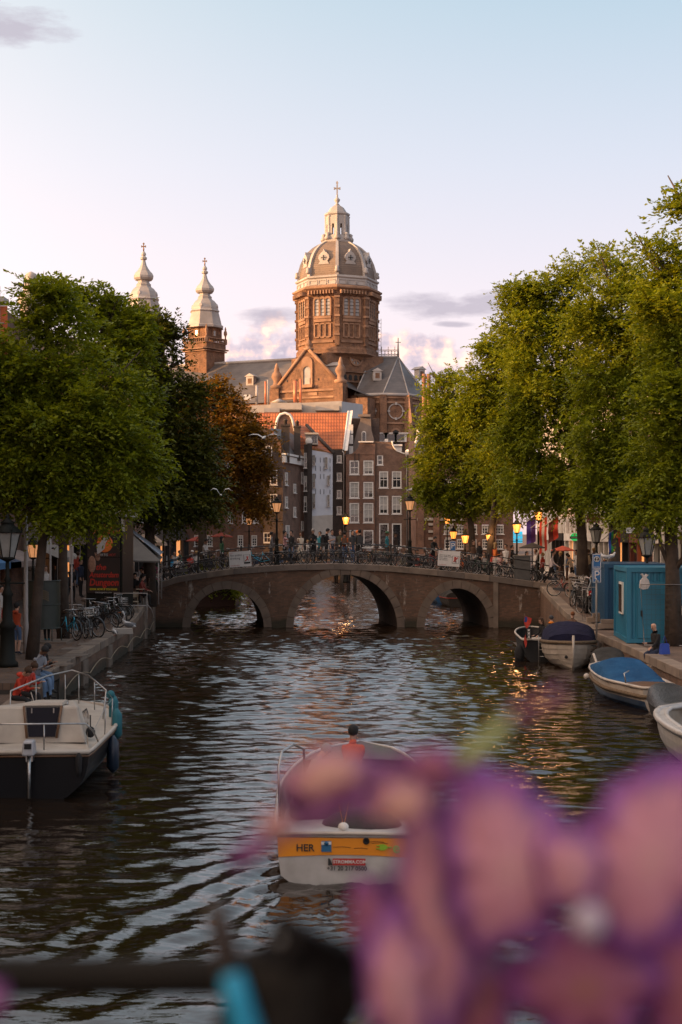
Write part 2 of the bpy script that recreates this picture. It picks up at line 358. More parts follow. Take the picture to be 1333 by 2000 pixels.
def quay_wall(edge, h, sgn, segs, name='quay_wall'):
    wroot = MB()
    ys = []
    for a, b in segs:
        n = max(1, int((b-a)/2)); ys += [a+(b-a)*i/n for i in range(n)]
    ys.append(segs[-1][1])
    front = [(edge(y), y, h(y)-.26) for y in ys]; bot = [(edge(y), y, -1.2) for y in ys]
    wroot.strip(front, bot)
    back = [(edge(y)+sgn*.5, y, h(y)-.26) for y in ys]; wroot.strip(front, back)
    w = wroot.build(name, M_QWALL, kind='structure', fix=False)
    return w
def copings(edge, h, sgn, y0, y1, wall, lmin=.85, lmax=1.35, wd=.46, over=.04):
    y = y0; k = 0
    while y < y1-.2:
        l = min(random.uniform(lmin, lmax), y1-y); a, b = y+.008, y+l-.008
        e0, e1 = edge(a)-sgn*over, edge(b)-sgn*over; h0, h1 = h(a)+random.uniform(-.006, .006), h(b)
        j = random.uniform(-.006, .006); c = .018
        vs = []
        for (e, yy, hh) in ((e0+j, a, h0), (e1+j, b, h1)):
            vs += [(e, yy, hh-.26), (e, yy, hh-c), (e+sgn*c, yy, hh), (e+sgn*wd, yy, hh), (e+sgn*wd, yy, hh-.26)]
        mb = MB().add(vs, [(i, (i+1) % 5, 5+(i+1) % 5, 5+i) for i in range(5)]+[(4, 3, 2, 1, 0), (5, 6, 7, 8, 9)])
        mb.build('coping_stone', M_STONE if random.random() < .6 else M_STONE2, wall); y += l; k += 1
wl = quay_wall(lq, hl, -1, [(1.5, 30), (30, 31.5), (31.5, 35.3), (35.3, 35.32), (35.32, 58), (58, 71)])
copings(lq, hl, -1, 20, 35.28, wl); copings(lq, hl, -1, 35.34, 71, wl)
wl2 = quay_wall(lq, hl, -1, [(77.5, 95), (95, 158)]); copings(lq, hl, -1, 78, 110, wl2, 1.6, 2.4)
wr = quay_wall(rq, hr, 1, [(1.5, 20), (20, 54), (54, 60), (60, 71)]); copings(rq, hr, 1, 26, 71, wr)
wr2 = quay_wall(rq, hr, 1, [(77.5, 95), (95, 158)]); copings(rq, hr, 1, 78, 110, wr2, 1.6, 2.4)
# pilasters, a timber niche and fender boards in the left quay wall
for y in (44.5, 50.5, 57.0, 63.5, 68.5):
    MB().box((lq(y)+.03, y, -.1+(hl(y)-1)/2), (.12, .9, 2.2+(hl(y)-1)-.55)).build('buttress', M_STONE2, wl)
for y in (43.0, 52.0):
    e = rq(y); MB().box((e-.03, y, -.1), (.12, .8, 1.65)).build('buttress', M_STONE2, wr)
nm = MB(); e = lq(38.5)
nm.box((e+.05, 37.9, .1), (.16, .14, 1.3)); nm.box((e+.05, 39.1, .1), (.16, .14, 1.3)); nm.prism([(37.85, .72), (38.1, .9), (38.5, .96), (38.9, .9), (39.15, .72)], e-.01, e+.13, axis='x')
nm.build('timber_niche', M('wet timber', (.035, .028, .022), None, 4, .6), wl)
MB().box((e+.05, 38.5, .0), (.06, 1.06, 1.3)).build('niche_door', M('black tarred board', (.018, .016, .014), None, 5, .5), wl)

# ------------------------------------------------------------------ water
def water():
    ys = []; y = 2.0
    while y < 159: ys.append(y); y += .055+.0011*max(0, y-16)+ (.10 if y > 78 else 0)
    xs = np.arange(-13.5, 10.9, .105)
    ys = np.array(ys); Xg, Yg = np.meshgrid(xs, ys); H = np.zeros_like(Xg)
    r = np.random.default_rng(11)
    warp = .5*np.sin(.31*Xg+.23*Yg)+.35*np.sin(.53*Xg-.41*Yg+1.3)
    far = np.clip((Yg-15)/40, 0, 1)
    for i in range(34):
        lam = r.uniform(.22, 1.25); th = r.normal(0, .58); k = 2*np.pi/lam
        amp = .0056*lam**.95
        mod = .5+.5*np.sin(r.uniform(.15, .5)*Xg*1.6+r.uniform(.1, .4)*Yg+r.uniform(0, 6.3))
        ph = k*(np.sin(th)*Xg+np.cos(th)*Yg)+r.uniform(0, 6.3)+warp*k*.22
        H += amp*(.4+1.1*mod)*np.sin(ph)
    H *= .52+.48*np.clip((Yg-24)/22, 0, 1)
    # wake of the open boat: two arms of crests trailing behind it and churned water between
    for sg in (-1, 1):
        dx, dy = sg*.44, -.90; nx, ny = sg*.90, .44
        px, py = Xg-(.25+sg*1.0), Yg-21.8-(.9 if sg > 0 else 0)
        s = px*nx+py*ny; t = px*dx+py*dy
        wob = .16*np.sin(1.1*t+.5)+.10*np.sin(2.3*t+1.9*s)+.05*np.sin(5.1*t-1.3*s)
        env = np.exp(-((s+1.0)/1.45)**2)*np.clip(t/1.2, 0, 1)*np.exp(-t/24)
        H *= 1-.45*np.clip(env*1.4, 0, 1)
        H += .024*env*np.sin(2*np.pi*(s+wob)/(.60+.018*t))*(1+.35*np.sin(1.3*t+2*s))
        H += .006*env*np.sin(2*np.pi*(s*.9+.3*t+wob*1.6)/.31)
    c = np.exp(-((Xg-.15)/1.1)**2)*(Yg < 19.3)*(1+2.2*np.exp(-((19.2-Yg)/2.2)**2))
    for i in range(16):
        lam = r.uniform(.14, .34); th = r.uniform(-3.1, 3.1); k = 2*np.pi/lam
        H += .0019*c*np.sin(k*(np.sin(th)*Xg+np.cos(th)*Yg)+r.uniform(0, 6.3)+2*warp)
    V = np.stack([Xg, Yg, H], -1).reshape(-1, 3); ny_, nx_ = Xg.shape
    idx = np.arange(ny_*nx_).reshape(ny_, nx_)
    Fq = np.stack([idx[:-1, :-1], idx[:-1, 1:], idx[1:, 1:], idx[1:, :-1]], -1).reshape(-1, 4)
    me = bpy.data.meshes.new('water'); me.vertices.add(len(V)); me.vertices.foreach_set('co', V.ravel().astype('f'))
    me.loops.add(Fq.size); me.loops.foreach_set('vertex_index', Fq.ravel().astype('i'))
    me.polygons.add(len(Fq)); me.polygons.foreach_set('loop_start', np.arange(0, Fq.size, 4, dtype='i')); me.polygons.foreach_set('use_smooth', np.ones(len(Fq), bool))
    me.update(calc_edges=True)
    m, nt, b = newmat('canal water'); L = nt.links.new
    setb(b, Roughness=.03, IOR=1.55); b.inputs['Base Color'].default_value = (.015, .0085, .0045, 1); b.inputs['Specular IOR Level'].default_value = .8
    tc = nd(nt, 'ShaderNodeTexCoord'); mp = nd(nt, 'ShaderNodeMapping'); mp.inputs['Scale'].default_value = (.55, 1.25, 1); L(tc.outputs['Object'], mp.inputs[0])
    n = nd(nt, 'ShaderNodeTexNoise'); n.inputs['Scale'].default_value = 3.2; n.inputs['Detail'].default_value = 4; n.inputs['Roughness'].default_value = .5; L(mp.outputs[0], n.inputs[0])
    bp = nd(nt, 'ShaderNodeBump'); bp.inputs['Distance'].default_value = .035; bp.inputs['Strength'].default_value = .6; L(n.outputs[0], bp.inputs['Height']); L(bp.outputs[0], b.inputs['Normal'])
    me.materials.append(m)
    o = bpy.data.objects.new('water', me); COL.objects.link(o); o['kind'] = 'structure'
water()
g = MB(); g.box((-1.5, 80, -1.6), (30, 160, .2)); g.build('canal_bed', M('canal mud', (.03, .025, .02)), kind='structure')

# ------------------------------------------------------------------ the arched bridge
ARCHES = [(-5.69, 1.85, 1.94, .38), (.22, 2.60, 2.66, .36), (5.79, 1.62, 1.97, .40)]   # centre, half width, rise, ring
def build_bridge():
    t = thing('arched_bridge', 'low brown brick bridge with three stone-ringed arches across the canal', 'bridge', (0, 0, 0))
    xs = set(np.linspace(-9.6, 10.4, 60).tolist())
    for c, w, rz_, ring in ARCHES:
        for i in range(41): xs.add(c-w*math.cos(math.pi*i/40))
    xs = sorted(xs)
    def low(x):
        for c, w, rz_, ring in ARCHES:
            q = (x-c)/w
            if abs(q) < 1-1e-9: return rz_*math.sqrt(max(0, 1-q*q))
        return -1.0
    def face(y, sh, name):
        mb = MB()
        for a, b in zip(xs, xs[1:]):
            la, lb = low(a), low(b)
            mid = low((a+b)/2)
            if mid < 0: la = lb = -1.0
            else: la, lb = max(la, 0 if la < 0 else la), max(lb, 0 if lb < 0 else lb)
            mb.add([(a+sh, y, la), (b+sh, y, lb), (b+sh, y, deck(b)-.3), (a+sh, y, deck(a)-.3)], [(0, 1, 2, 3)])
        return mb
    wall = face(BY0, 0, 'wall').build('wall', M_BRICKB, t, fix=False)
    face(BY1, -.75, 'wall').build('wall', M_BRICKB, t, fix=False)
    for c, w, rz_, ring in ARCHES:
        mb = MB(); a = []; b = []
        a.append((c-w, BY0, -1)); b.append((c-w-.75, BY1, -1))
        for i in range(41):
            q = math.pi-math.pi*i/40; x = c+w*math.cos(q); z = rz_*math.sin(q); a.append((x, BY0, z)); b.append((x-.75, BY1, z))
        a.append((c+w, BY0, -1)); b.append((c+w-.75, BY1, -1))
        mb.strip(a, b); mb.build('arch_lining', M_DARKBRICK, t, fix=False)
        nst = 17 if w > 2 else 13
        vm = M('arch ring stone', (.17, .125, .095), (.11, .083, .066), 2.0, .85, .008)
        for i in range(-1, nst+1):
            if i in (-1, nst):
                sx = -1 if i < 0 else 1
                x0 = c+sx*(w-.0); x1 = c+sx*(w+ring)
                mb = MB().box(((x0+x1)/2, BY0+.02, -.42), (ring, .16, .82))
                mb.build('springer_stone', vm, t); continue
            q0 = math.pi-(math.pi*i/nst)-.006; q1 = math.pi-(math.pi*(i+1)/nst)+.006
            vs = []
            pr = random.uniform(-.008, .008)
            for yy in (BY0-.06+pr, BY0+.2):
                for q in (q0, (q0+q1)/2, q1):
                    vs.append((c+(w-.01)*math.cos(q), yy, (rz_-.01)*math.sin(q)))
                for q in (q1, (q0+q1)/2, q0):
                    vs.append((c+(w+ring)*math.cos(q), yy, (rz_+ring*1.02)*math.sin(q)))
            MB().add(vs, [(0, 1, 2, 3, 4, 5), (11, 10, 9, 8, 7, 6)]+[(k, k+6, (k+1) % 6+6, (k+1) % 6) for k in range(6)]).build('ring_stone', vm, t)
    # coping stones
    x = -9.55; k = 0
    cm = [M('bridge coping', (.165, .13, .108), (.10, .08, .068), 1.8, .85, .006), M_STONE2]
    while x < 10.3:
        l = min(random.uniform(1.0, 1.5), 10.4-x)
        for y0, y1 in ((BY0-.09, BY0+.42), (BY1-.42, BY1+.09)):
            a, b = x+.006, x+l-.006; c_ = .025
            vs = []
            for xx in (a, (a+b)/2, b):
                d = deck(xx); vs += [(xx, y0, d-.3), (xx, y0, d-c_), (xx, y0+c_, d), (xx, y1, d), (xx, y1, d-.3)]
            fs = [(i+5*j, (i+1) % 5+5*j, (i+1) % 5+5*(j+1), i+5*(j+1)) for i in range(5) for j in range(2)]+[(0, 1, 2, 3, 4), (14, 13, 12, 11, 10)]
            MB().add(vs, fs).build('coping_stone', cm[0] if random.random() < .7 else cm[1], t)
        x += l; k += 1
    # pilaster and wing ends
    MB().box((7.72, BY0-.02, .6), (.24, .12, 3.4)).build('pilaster', M_STONE2, t)
    mb = MB(); xs2 = np.linspace(-9.6, 10.4, 50)
    mb.strip([(x, BY0+.40, deck(x)-.08) for x in xs2], [(x, BY1-.40, deck(x)-.08) for x in xs2]); mb.build('roadway', M_PAVE, t, fix=False)
    return t
bridge = build_bridge()
def railing(name, label, p0s, hfun, parts=True, n_rails=(.52, .98), post_h=1.05, r=.027, group=None, every=2.1):
    """posts on a polyline of (x,y), rails hung between them"""
    t = thing(name, label, 'railing', (0, 0, 0), 0, group); m = M('black painted iron', (.012, .012, .013), None, 8, .45)
    tot = 0; pts = [Vector((a, b, hfun(a, b))) for a, b in p0s]
    acc = []
    for a, b in zip(pts, pts[1:]):
        n = max(1, round((b-a).length/every))
        for i in range(n): acc.append(a.lerp(b, i/n))
    acc.append(pts[-1]); acc = [Vector((p.x, p.y, hfun(p.x, p.y))) for p in acc]
    post = MB().lathe([(.07, 0), (.07, .12), (.045, .16), (.045, .5), (.058, .52), (.045, .54), (.042, post_h-.04), (.05, post_h-.02), (.045, post_h+.03), (.01, post_h+.06)], 8).mesh('post', m)
    for p in acc: inst('post', post, t, p)
    for z in n_rails: MB().tube([p+Vector((0, 0, z)) for p in acc], r, 6).build('rail', m, t)
    return t
railing('bridge_railing', 'black iron railing along the near edge of the arched bridge', [(-9.3, 71.25), (-5, 71.25), (0, 71.25), (5, 71.25), (9.8, 71.25)], lambda x, y: deck(x))
railing('bridge_railing', 'black iron railing along the far edge of the arched bridge', [(-9.3, 77.25), (-5, 77.25), (0, 77.25), (5, 77.25), (9.8, 77.25)], lambda x, y: deck(x))
railing('quay_railing', 'black railing with pink flowers climbing down to the left quay', [(-9.45, 71.0), (-9.2, 67.5), (-9.05, 64)], lambda x, y: hl(y), every=1.5)
# mooring piles under the middle arch
t = thing('mooring_piles', 'dark timber mooring piles standing in the water beyond the middle arch', 'piles', (X(681, 121), 121, 0))
pm = M('tarred pile', (.05, .038, .03), None, 3, .7)
for x, y, h in ((-.55, 0, 2.2), (.0, .2, 2.6), (.55, -.1, 2.3)): MB().tube([(x, y, -1), (x, y, h)], .16, 8).build('pile', pm, t)
MB().box((0, -.2, 1.6), (1.7, .12, .25)).build('crossbeam', pm, t)

for i, (px, D) in enumerate(((150, 43.2), (172, 47.5), (118, 40.2), (140, 45.6), (60, 44.5), (95, 42.2))):
    MB().box((0, 0, .004), (.62, .9, .03), random.uniform(-.2, .2)).build('paving_slab', M_STONE2, None, (X(px, D), D, hl(D)-.012), kind='structure')
rl_ = random.Random(4); lf = MB()
for i in range(1500):
    y = rl_.uniform(36, 62); x = lq(y)-.5-abs(rl_.gauss(0, 1.7)); a = rl_.uniform(0, 6.3); s_ = rl_.uniform(.025, .05); c_, n_ = math.cos(a)*s_, math.sin(a)*s_; z = hl(y)-.006
    lf.add([(x-c_, y-n_, z), (x+n_*.5, y-c_*.5, z+.008), (x+c_, y+n_, z), (x-n_*.5, y+c_*.5, z+.003)], [(0, 1, 2, 3)])
lf.build('leaf_litter', M('dry leaves', (.30, .15, .045), (.16, .08, .03), 9, .8), kind='stuff', fix=False)
# ================================================================== THE DOMED CHURCH
M_CB = brick('church brick', (.25, .122, .066), (.16, .076, .045), (.22, .145, .095), .5, .16, mottle=.5, stain=(.07, .04, .03), stain_amt=.07, bump=.02)
M_CS = M('church sandstone', (.36, .21, .13), (.14, .08, .052), .5, .85, .02)
M_ZINC = M('weathered pale zinc', (.40, .37, .355), (.26, .235, .22), .4, .6, .02)
M_LEAD = lined('dome slate', (.19, .135, .10), (.13, .095, .075), .35, 'v', .6, .8)
M_SLATE = lined('grey slate roof', (.12, .105, .10), (.078, .068, .068), .45, 'v', .5, .82)
M_CGLASS = M('church window glass', (.34, .33, .32), (.22, .21, .21), .6, .25)
M_DARK = M('dark opening', (.012, .011, .011), None, 4, .6)
M_GOLD = M('aged gilding', (.30, .16, .06), (.2, .1, .05), 3, .45, metal=.6)
M_WHITE = M('white paint', (.72, .68, .63), (.60, .56, .52), 2.5, .6)
M_GLASS = M('window glass', (.02, .022, .025), (.03, .03, .032), 2, .06, .012, bscale=1.3, spec=.9)
def arch_poly(w, h, n=8):
    """round headed outline: width w, total height h, foot at 0"""
    r = w/2; return [(-r, 0), (r, 0)]+[(r*math.cos(math.pi*i/n), h-r+r*math.sin(math.pi*i/n)) for i in range(n+1)]
def place(poly, cx_, cz_): return [(a+cx_, b+cz_) for a, b in poly]
D_CH = 240.0
def cpx(v): return v*D_CH/F
def oct_pt(rad, k, z, off=0): q = R(-90+45*(k+off)); return (rad*math.cos(q), rad*math.sin(q), z)
def church():
    cx_, zc = X(659, D_CH), lambda py: Z(py, D_CH)
    t = thing('domed_church', 'large brown brick church with an octagonal dome and lantern rising behind the houses', 'church', (cx_, D_CH, 0))
    u = D_CH/F
    Rr = 79*u; PH = R(-90)
    def olathe(mb, prof, mi=0): return mb.lathe([(a*u, zc(b)) for a, b in prof], 8, (0, 0, 0), mi, PH, False)
    drum = olathe(MB(), [(58, 716), (72, 703), (82, 699), (80, 696), (80, 690), (77, 686), (77, 590), (80, 588), (80, 582), (84, 578)]).build('drum', M_CB, t)
    olathe(MB(), [(83, 578), (88, 575), (88, 572), (83, 570), (83, 569)]).build('cornice', M_CS, t)
    olathe(MB(), [(80, 571), (79, 569), (79, 556), (82, 554), (82, 551), (76, 549), (75, 549)]).build('parapet', M_ZINC, t)
    dp = [(74.5, 550), (74.5, 545), (73, 532), (69, 518), (63, 505), (55, 494), (45, 485), (35, 479), (29, 476)]
    dome = olathe(MB(), dp).build('dome', M_LEAD, t)
    for k in range(8):
        mb = MB(); pts = []
        for a, b in dp: pts.append(Vector(oct_pt(a*u*1.0, k, zc(b))))
        q = R(-90+45*k); rad = Vector((math.cos(q), math.sin(q), 0)); tan = Vector((-math.sin(q), math.cos(q), 0)); w = 3.4*u
        A = [p+rad*.28-tan*w*(.55+.45*i_f) for p, i_f in zip(pts, np.linspace(1, .3, len(pts)))]; B = [p+rad*.28+tan*w*(.55+.45*i_f) for p, i_f in zip(pts, np.linspace(1, .3, len(pts)))]
        A2 = [p-tan*w*1.05*(.55+.45*i_f)-rad*.25 for p, i_f in zip(pts, np.linspace(1, .3, len(pts)))]; B2 = [p+tan*w*1.05*(.55+.45*i_f)-rad*.25 for p, i_f in zip(pts, np.linspace(1, .3, len(pts)))]
        mb.strip(A, B); mb.strip(A2, A); mb.strip(B, B2); mb.build('dome_rib', M_ZINC, t, fix=False)
        # small scroll at the foot of each rib
        p = Vector(oct_pt(78*u, k, zc(545))); MB().lathe([(.35, 0), (.42, .3), (.3, .6), (.36, .9), (.05, 1.1)], 8, p).build('pinnacle', M_ZINC, t)
        # corner pier with engaged shafts
        pp = oct_pt(77.5*u, k, 0); mb = MB()
        for zz in (592, 610, 628, 646, 664):
            mb.box((pp[0], pp[1], zc(zz)), (.9, .9, .35), q)
        mb.build('pier_band', M_CS, t)
        MB().box((pp[0]*.985, pp[1]*.985, (zc(590)+zc(684))/2), (.75, .75, zc(590)-zc(684)), q).build('corner_pier', M_CB, t)
    ap = math.cos(R(22.5))
    for k in range(8):
        q = R(-90+22.5+45*k)
        def fr(rad): return Matrix.Translation((rad*math.cos(q), rad*math.sin(q), 0)) @ Matrix.Rotation(q+math.pi/2, 4, 'Z')
        def put(mb, name, mat, rad, par=t):
            o = mb.build(name, mat, par); o.matrix_local = fr(rad); return o
        # three arched lights in a stone surround
        wz0, wz1 = zc(627), zc(594); wd = 10.2*u
        sur = MB()
        sur.box((0, -.10, wz0-.25), (36*u, .5, .4)); 
        for i in (-1, 0, 1):
            cx2 = i*11.3*u; po = arch_poly(wd+.4, wz1-wz0+.35, 8)
            pi_ = arch_poly(wd-.05, wz1-wz0-.05, 8)
            n = len(po); vs = [(a+cx2, -.30, b+wz0) for a, b in po]+[(a+cx2, -.30, b+wz0+.02) for a, b in pi_]+[(a+cx2, .1, b+wz0) for a, b in po]+[(a+cx2, .1, b+wz0+.02) for a, b in pi_]
            sur.add(vs, [(j, (j+1) % n, n+(j+1) % n, n+j) for j in range(n)]+[(j, (j+1) % n, 2*n+(j+1) % n, 2*n+j) for j in range(n)]+[(n+j, n+(j+1) % n, 3*n+(j+1) % n, 3*n+j) for j in range(n)])
        w = put(sur, 'window', M_CS, 77*u*ap)
        gl = MB()
        for i in (-1, 0, 1):
            gl.prism(place(arch_poly(wd-.1, wz1-wz0-.05), i*11.3*u, wz0), -.10, .0)
        gl.build('pane', M_CGLASS, w)
        bars = MB()
        for i in (-1, 0, 1):
            for fz in (.2, .4, .6, .8): bars.box((i*11.3*u, -.14, wz0+(wz1-wz0)*fz), (wd-.1, .07, .07))
        bars.build('glazing_bar', M_DARK, w)
        # blind panels under the windows
        bl = MB()
        for i in (-1, 0, 1):
            a = i*11.3*u; z0, z1 = zc(668), zc(642); fw = .22
            bl.box((a-wd/2, -.06, (z0+z1)/2), (fw, .3, z1-z0)); bl.box((a+wd/2, -.06, (z0+z1)/2), (fw, .3, z1-z0))
            bl.box((a, -.06, z1), (wd-fw-.01, .3, fw)); bl.box((a, -.06, z0), (wd-fw-.01, .3, fw))
        bl.box((0, -.08, zc(636)), (36*u, .34, .45)); bl.box((0, -.1, zc(633)), (30*u, .2, .25)); bl.box((0, -.08, zc(676)), (44*u, .3, .4))
        put(bl, 'blind_arcade', M_CS, 77*u*ap)
        # corbels below the cornice
        cb = MB()
        for i in range(9): cb.box(((i-4)*6.2*u, -.45, zc(583)), (2.6*u, .9, 7*u))
        put(cb, 'corbel_table', M_CS, 79*u*ap)
        # parapet panels
        pn = MB()
        for i in (-1, 0, 1):
            a, z0, z1, w2, fw = i*19*u, zc(567), zc(559), 16*u, .14
            pn.box((a, -.04, z0), (w2, .12, fw)); pn.box((a, -.04, z1), (w2, .12, fw)); pn.box((a-w2/2, -.04, (z0+z1)/2), (fw, .12, z1-z0-fw)); pn.box((a+w2/2, -.04, (z0+z1)/2), (fw, .12, z1-z0-fw))
        put(pn, 'parapet_panel', M_ZINC, 79*u*ap)
        # round dormer leaning on the dome
        dm = MB(); zc0 = zc(514); yb = -.2
        pr = [(-11, 3), (-12, -2), (-8, -8), (-12, -14), (12, -14), (8, -8), (12, -2), (11, 3), (6, 9), (2.5, 11), (0, 17), (-2.5, 11), (-6, 9)]
        pr = [(a*u*.95, zc0+b*u*.95) for a, b in pr]; dm.prism(pr, -.5, 1.6)
        o = put(dm, 'dormer', M_ZINC, 66.5*u*ap)
        rp = [(5.2*u*math.cos(a), zc0-1*u+5.2*u*math.sin(a)) for a in np.linspace(0, 2*math.pi, 13)[:-1]]
        MB().prism(rp, -.56, -.45).build('round_window', M_CGLASS, o)
        cr = MB(); cr.box((0, -.62, zc0-u), (.12, .08, 10*u)); cr.box((0, -.62, zc0-u), (10*u, .085, .12)); cr.build('glazing_bar', M_DARK, o)
        # lantern: arched opening on each face
        ln = MB(); z0, z1 = zc(461), zc(424); hw = 20*u*math.sin(R(22.5))
        op0, op1, ow = zc(459), zc(440), 4.2*u
        ln.box((-hw+.18*u*10/2, 0, (z0+z1)/2), (2*(hw-ow/2)/2, .5, z1-z0)); ln.box((hw-.18*u*10/2, 0, (z0+z1)/2), (2*(hw-ow/2)/2, .5, z1-z0))
        ln = MB(); sw = hw-ow/2
        ln.box((-(ow/2+sw/2), 0, (z0+z1)/2), (sw, .5, z1-z0)); ln.box((ow/2+sw/2, 0, (z0+z1)/2), (sw, .5, z1-z0))
        r = ow/2; A = [(r*math.cos(math.pi-math.pi*i/8), op1-r+r*math.sin(math.pi*i/8)) for i in range(9)]
        ln.add([(a, -.25, b) for a, b in A]+[(a, -.25, z1) for a, b in A]+[(a, .25, b) for a, b in A]+[(a, .25, z1) for a, b in A], [(i, i+1, 9+i+1, 9+i) for i in range(8)]+[(18+i, 18+i+1, 27+i+1, 27+i) for i in range(8)]+[(i, i+1, 19+i, 18+i) for i in range(8)])
        put(ln, 'lantern_arch', M_ZINC, 20*u*ap)
        pp = oct_pt(21.5*u, k, 0); MB().lathe([(.32, z0), (.26, z0+.3), (.24, z1-.3), (.34, z1)], 8, (pp[0], pp[1], 0)).build('lantern_column', M_ZINC, t)
        pp = oct_pt(26*u, k, 0); MB().lathe([(.5, zc(472)), (.55, zc(468)), (.3, zc(463)), (.42, zc(460)), (.1, zc(457))], 8, (pp[0], pp[1], 0)).build('lantern_scroll', M_ZINC, t)
    olathe(MB(), [(30, 477), (31, 473), (26, 471), (25, 462), (21, 461), (5, 461)]).build('lantern_base', M_ZINC, t)
    olathe(MB(), [(21, 426), (22, 424), (25, 421), (25, 418), (19, 417), (17, 412), (13, 406), (7, 402), (3, 401)]).build('lantern_roof', M_ZINC, t)
    MB().lathe([(3*u, zc(403)), (5*u, zc(400)), (2*u, zc(397)), (5*u, zc(393)), (6*u, zc(390)), (3*u, zc(387)), (1.6*u, zc(384)), (2*u, zc(381)), (.4*u, zc(380))], 12).build('finial', M_ZINC, t)
    cr = MB(); cr.box((0, 0, (zc(381)+zc(354))/2), (2.8*u, 2.8*u, zc(354)-zc(381))); cr.box((0, 0, zc(368)), (12.5*u, 2.4*u, 2.8*u))
    for sx in (-1, 1): cr.box((sx*5.4*u, 0, zc(368)), (2.2*u, 3*u, 4.6*u))
    cr.box((0, 0, zc(357)), (4.4*u, 3*u, 2*u)); cr.build('cross', M_ZINC, t)
    # blocky crossing below the drum, with a round window and blind arches on the right hand face
    MB().box((0, .5, (zc(795)+zc(699))/2), (130*u, 130*u, zc(699)-zc(795)), R(45-12)).build('crossing_block', M_CB, t)
    fr = MB(); q = R(-90+33); rad = 65*u
    def place_face(o, qd, r_): o.matrix_local = Matrix.Translation((r_*math.cos(qd), .5+r_*math.sin(qd), 0)) @ Matrix.Rotation(qd+math.pi/2, 4, 'Z')
    wz = zc(706)
    ring = [(15*u*math.cos(a), wz+15*u*math.sin(a)) for a in np.linspace(0, 2*math.pi, 21)[:-1]]; rin = [(12*u*math.cos(a), wz+12*u*math.sin(a)) for a in np.linspace(0, 2*math.pi, 21)[:-1]]
    fr.add([(a, -.3, b) for a, b in ring]+[(a, -.3, b) for a, b in rin]+[(a, .1, b) for a, b in ring], [(i, (i+1) % 20, 20+(i+1) % 20, 20+i) for i in range(20)]+[(i, (i+1) % 20, 40+(i+1) % 20, 40+i) for i in range(20)])
    o = fr.build('rose_window', M_CS, t); place_face(o, q, rad)
    MB().prism(rin, -.12, .0).build('pane', M_CGLASS, o)
    sp = MB()
    for i in range(4): sp.box((0, -.2, wz), (23*u, .14, .3), ry=math.pi*i/4)
    sp.lathe([(5*u, -.0), (5.6*u, .1), (5*u, .2)], 12, (0, 0, 0)); sp.build('tracery', M_CS, o)
    ba = MB()
    for i in range(-2, 3): ba.prism(place(arch_poly(6*u, 10*u), i*12*u, zc(748)), -.1, .05)
    o = ba.build('blind_arch', M_DARK, t); place_face(o, q, rad)
    sb = MB(); sb.box((0, -.2, zc(733)), (128*u, .5, 1.2*u)); sb.box((0, -.2, zc(752)), (128*u, .5, 1.4*u)); o = sb.build('string_course', M_CS, t); place_face(o, q, rad)
    # ---------------- nave running away to the left
    nd_ = Vector((-math.cos(R(24)), math.sin(R(24)), 0)); nn = Vector((-math.sin(R(24)), -math.cos(R(24)), 0))
    zr, ze = zc(697), zc(792); L_ = 31.0; hwN = 10.5
    def npt(a, b, z): p = nd_*a+nn*b; return (p.x-2.5, p.y+2, z)
    MB().add([npt(0, hwN, ze), npt(L_, hwN, ze), npt(L_, 0, zr), npt(0, 0, zr), npt(0, -hwN, ze), npt(L_, -hwN, ze)], [(0, 1, 2, 3), (3, 2, 5, 4)]).build('nave_roof', M_SLATE, t)
    MB().add([npt(0, hwN-.5, 0), npt(L_, hwN-.5, 0), npt(L_, hwN-.5, ze), npt(0, hwN-.5, ze)], [(0, 1, 2, 3)]).build('nave_wall', M_CB, t)
    rg = MB().tube([npt(0, 0, zr+.1), npt(L_, 0, zr+.1)], .28, 6).build('ridge_flashing', M_ZINC, t)
    def dormer(p, rz, sc=1.0):
        d = MB(); d.box((0, 0, .9), (1.9, 1.6, 2.2)); d.prism([(-1.35, 2.0), (1.35, 2.0), (0, 2.75)], -1.0, 1.6); o = d.build('roof_dormer', M_ZINC, t, p, rz); o.scale = (sc*.72,)*3
        MB().box((0, -.82, .95), (1.0, .06, 1.2)).build('dormer_shutter', M_CB, o)
    for a in (8.8, 17.0):
        fz = .53; dormer(Vector(npt(a+2.0, hwN*fz*.98, zr+(ze-zr)*fz-.3)), -R(24))
    # ---------------- transept gable facing the low sun
    gx, gy = X(601, 232)-cx_, -8.0; s2 = 232/F; zz = lambda py: Z(py, 232)
    ga = R(-26); gm = Matrix.Translation((gx, gy, 0)) @ Matrix.Rotation(ga, 4, 'Z'); k2 = 1/math.cos(ga)
    gw = 62*s2*k2
    out = [(-gw, 0), (gw, 0), (gw, zz(752)), (gw-.2, zz(748)), (3.2*s2*k2, zz(688)), (3.2, zz(681)), (0, zz(672)), (-3.2*s2*1.6, zz(681)), (-3.2*s2*k2, zz(688)), (-gw+.2, zz(755)), (-gw, zz(759))]
    out = [(-gw, 0), (gw, 0), (gw, zz(750)), (3.4*s2, zz(684)), (2.2*s2, zz(678)), (-2.2*s2, zz(678)), (-3.4*s2, zz(684)), (-gw, zz(757))]
    o = MB().prism(out, 0, 1.0).build('transept_gable', M_CB, t); o.matrix_local = gm; gab = o
    cp = MB(); cp.tube([(-gw-.1, -.02, zz(757)), (-3.6*s2, -.02, zz(683))], .32, 4); cp.tube([(gw+.1, -.02, zz(750)), (3.6*s2, -.02, zz(683))], .32, 4)
    cp.build('gable_coping', M_CS, gab)
    MB().lathe([(.8, zz(684)), (.9, zz(680)), (.5, zz(679)), (.5, zz(675)), (.75, zz(672)), (.35, zz(669)), (.45, zz(667)), (.1, zz(663))], 8, (0, .4, 0)).build('gable_finial', M_CS, gab)
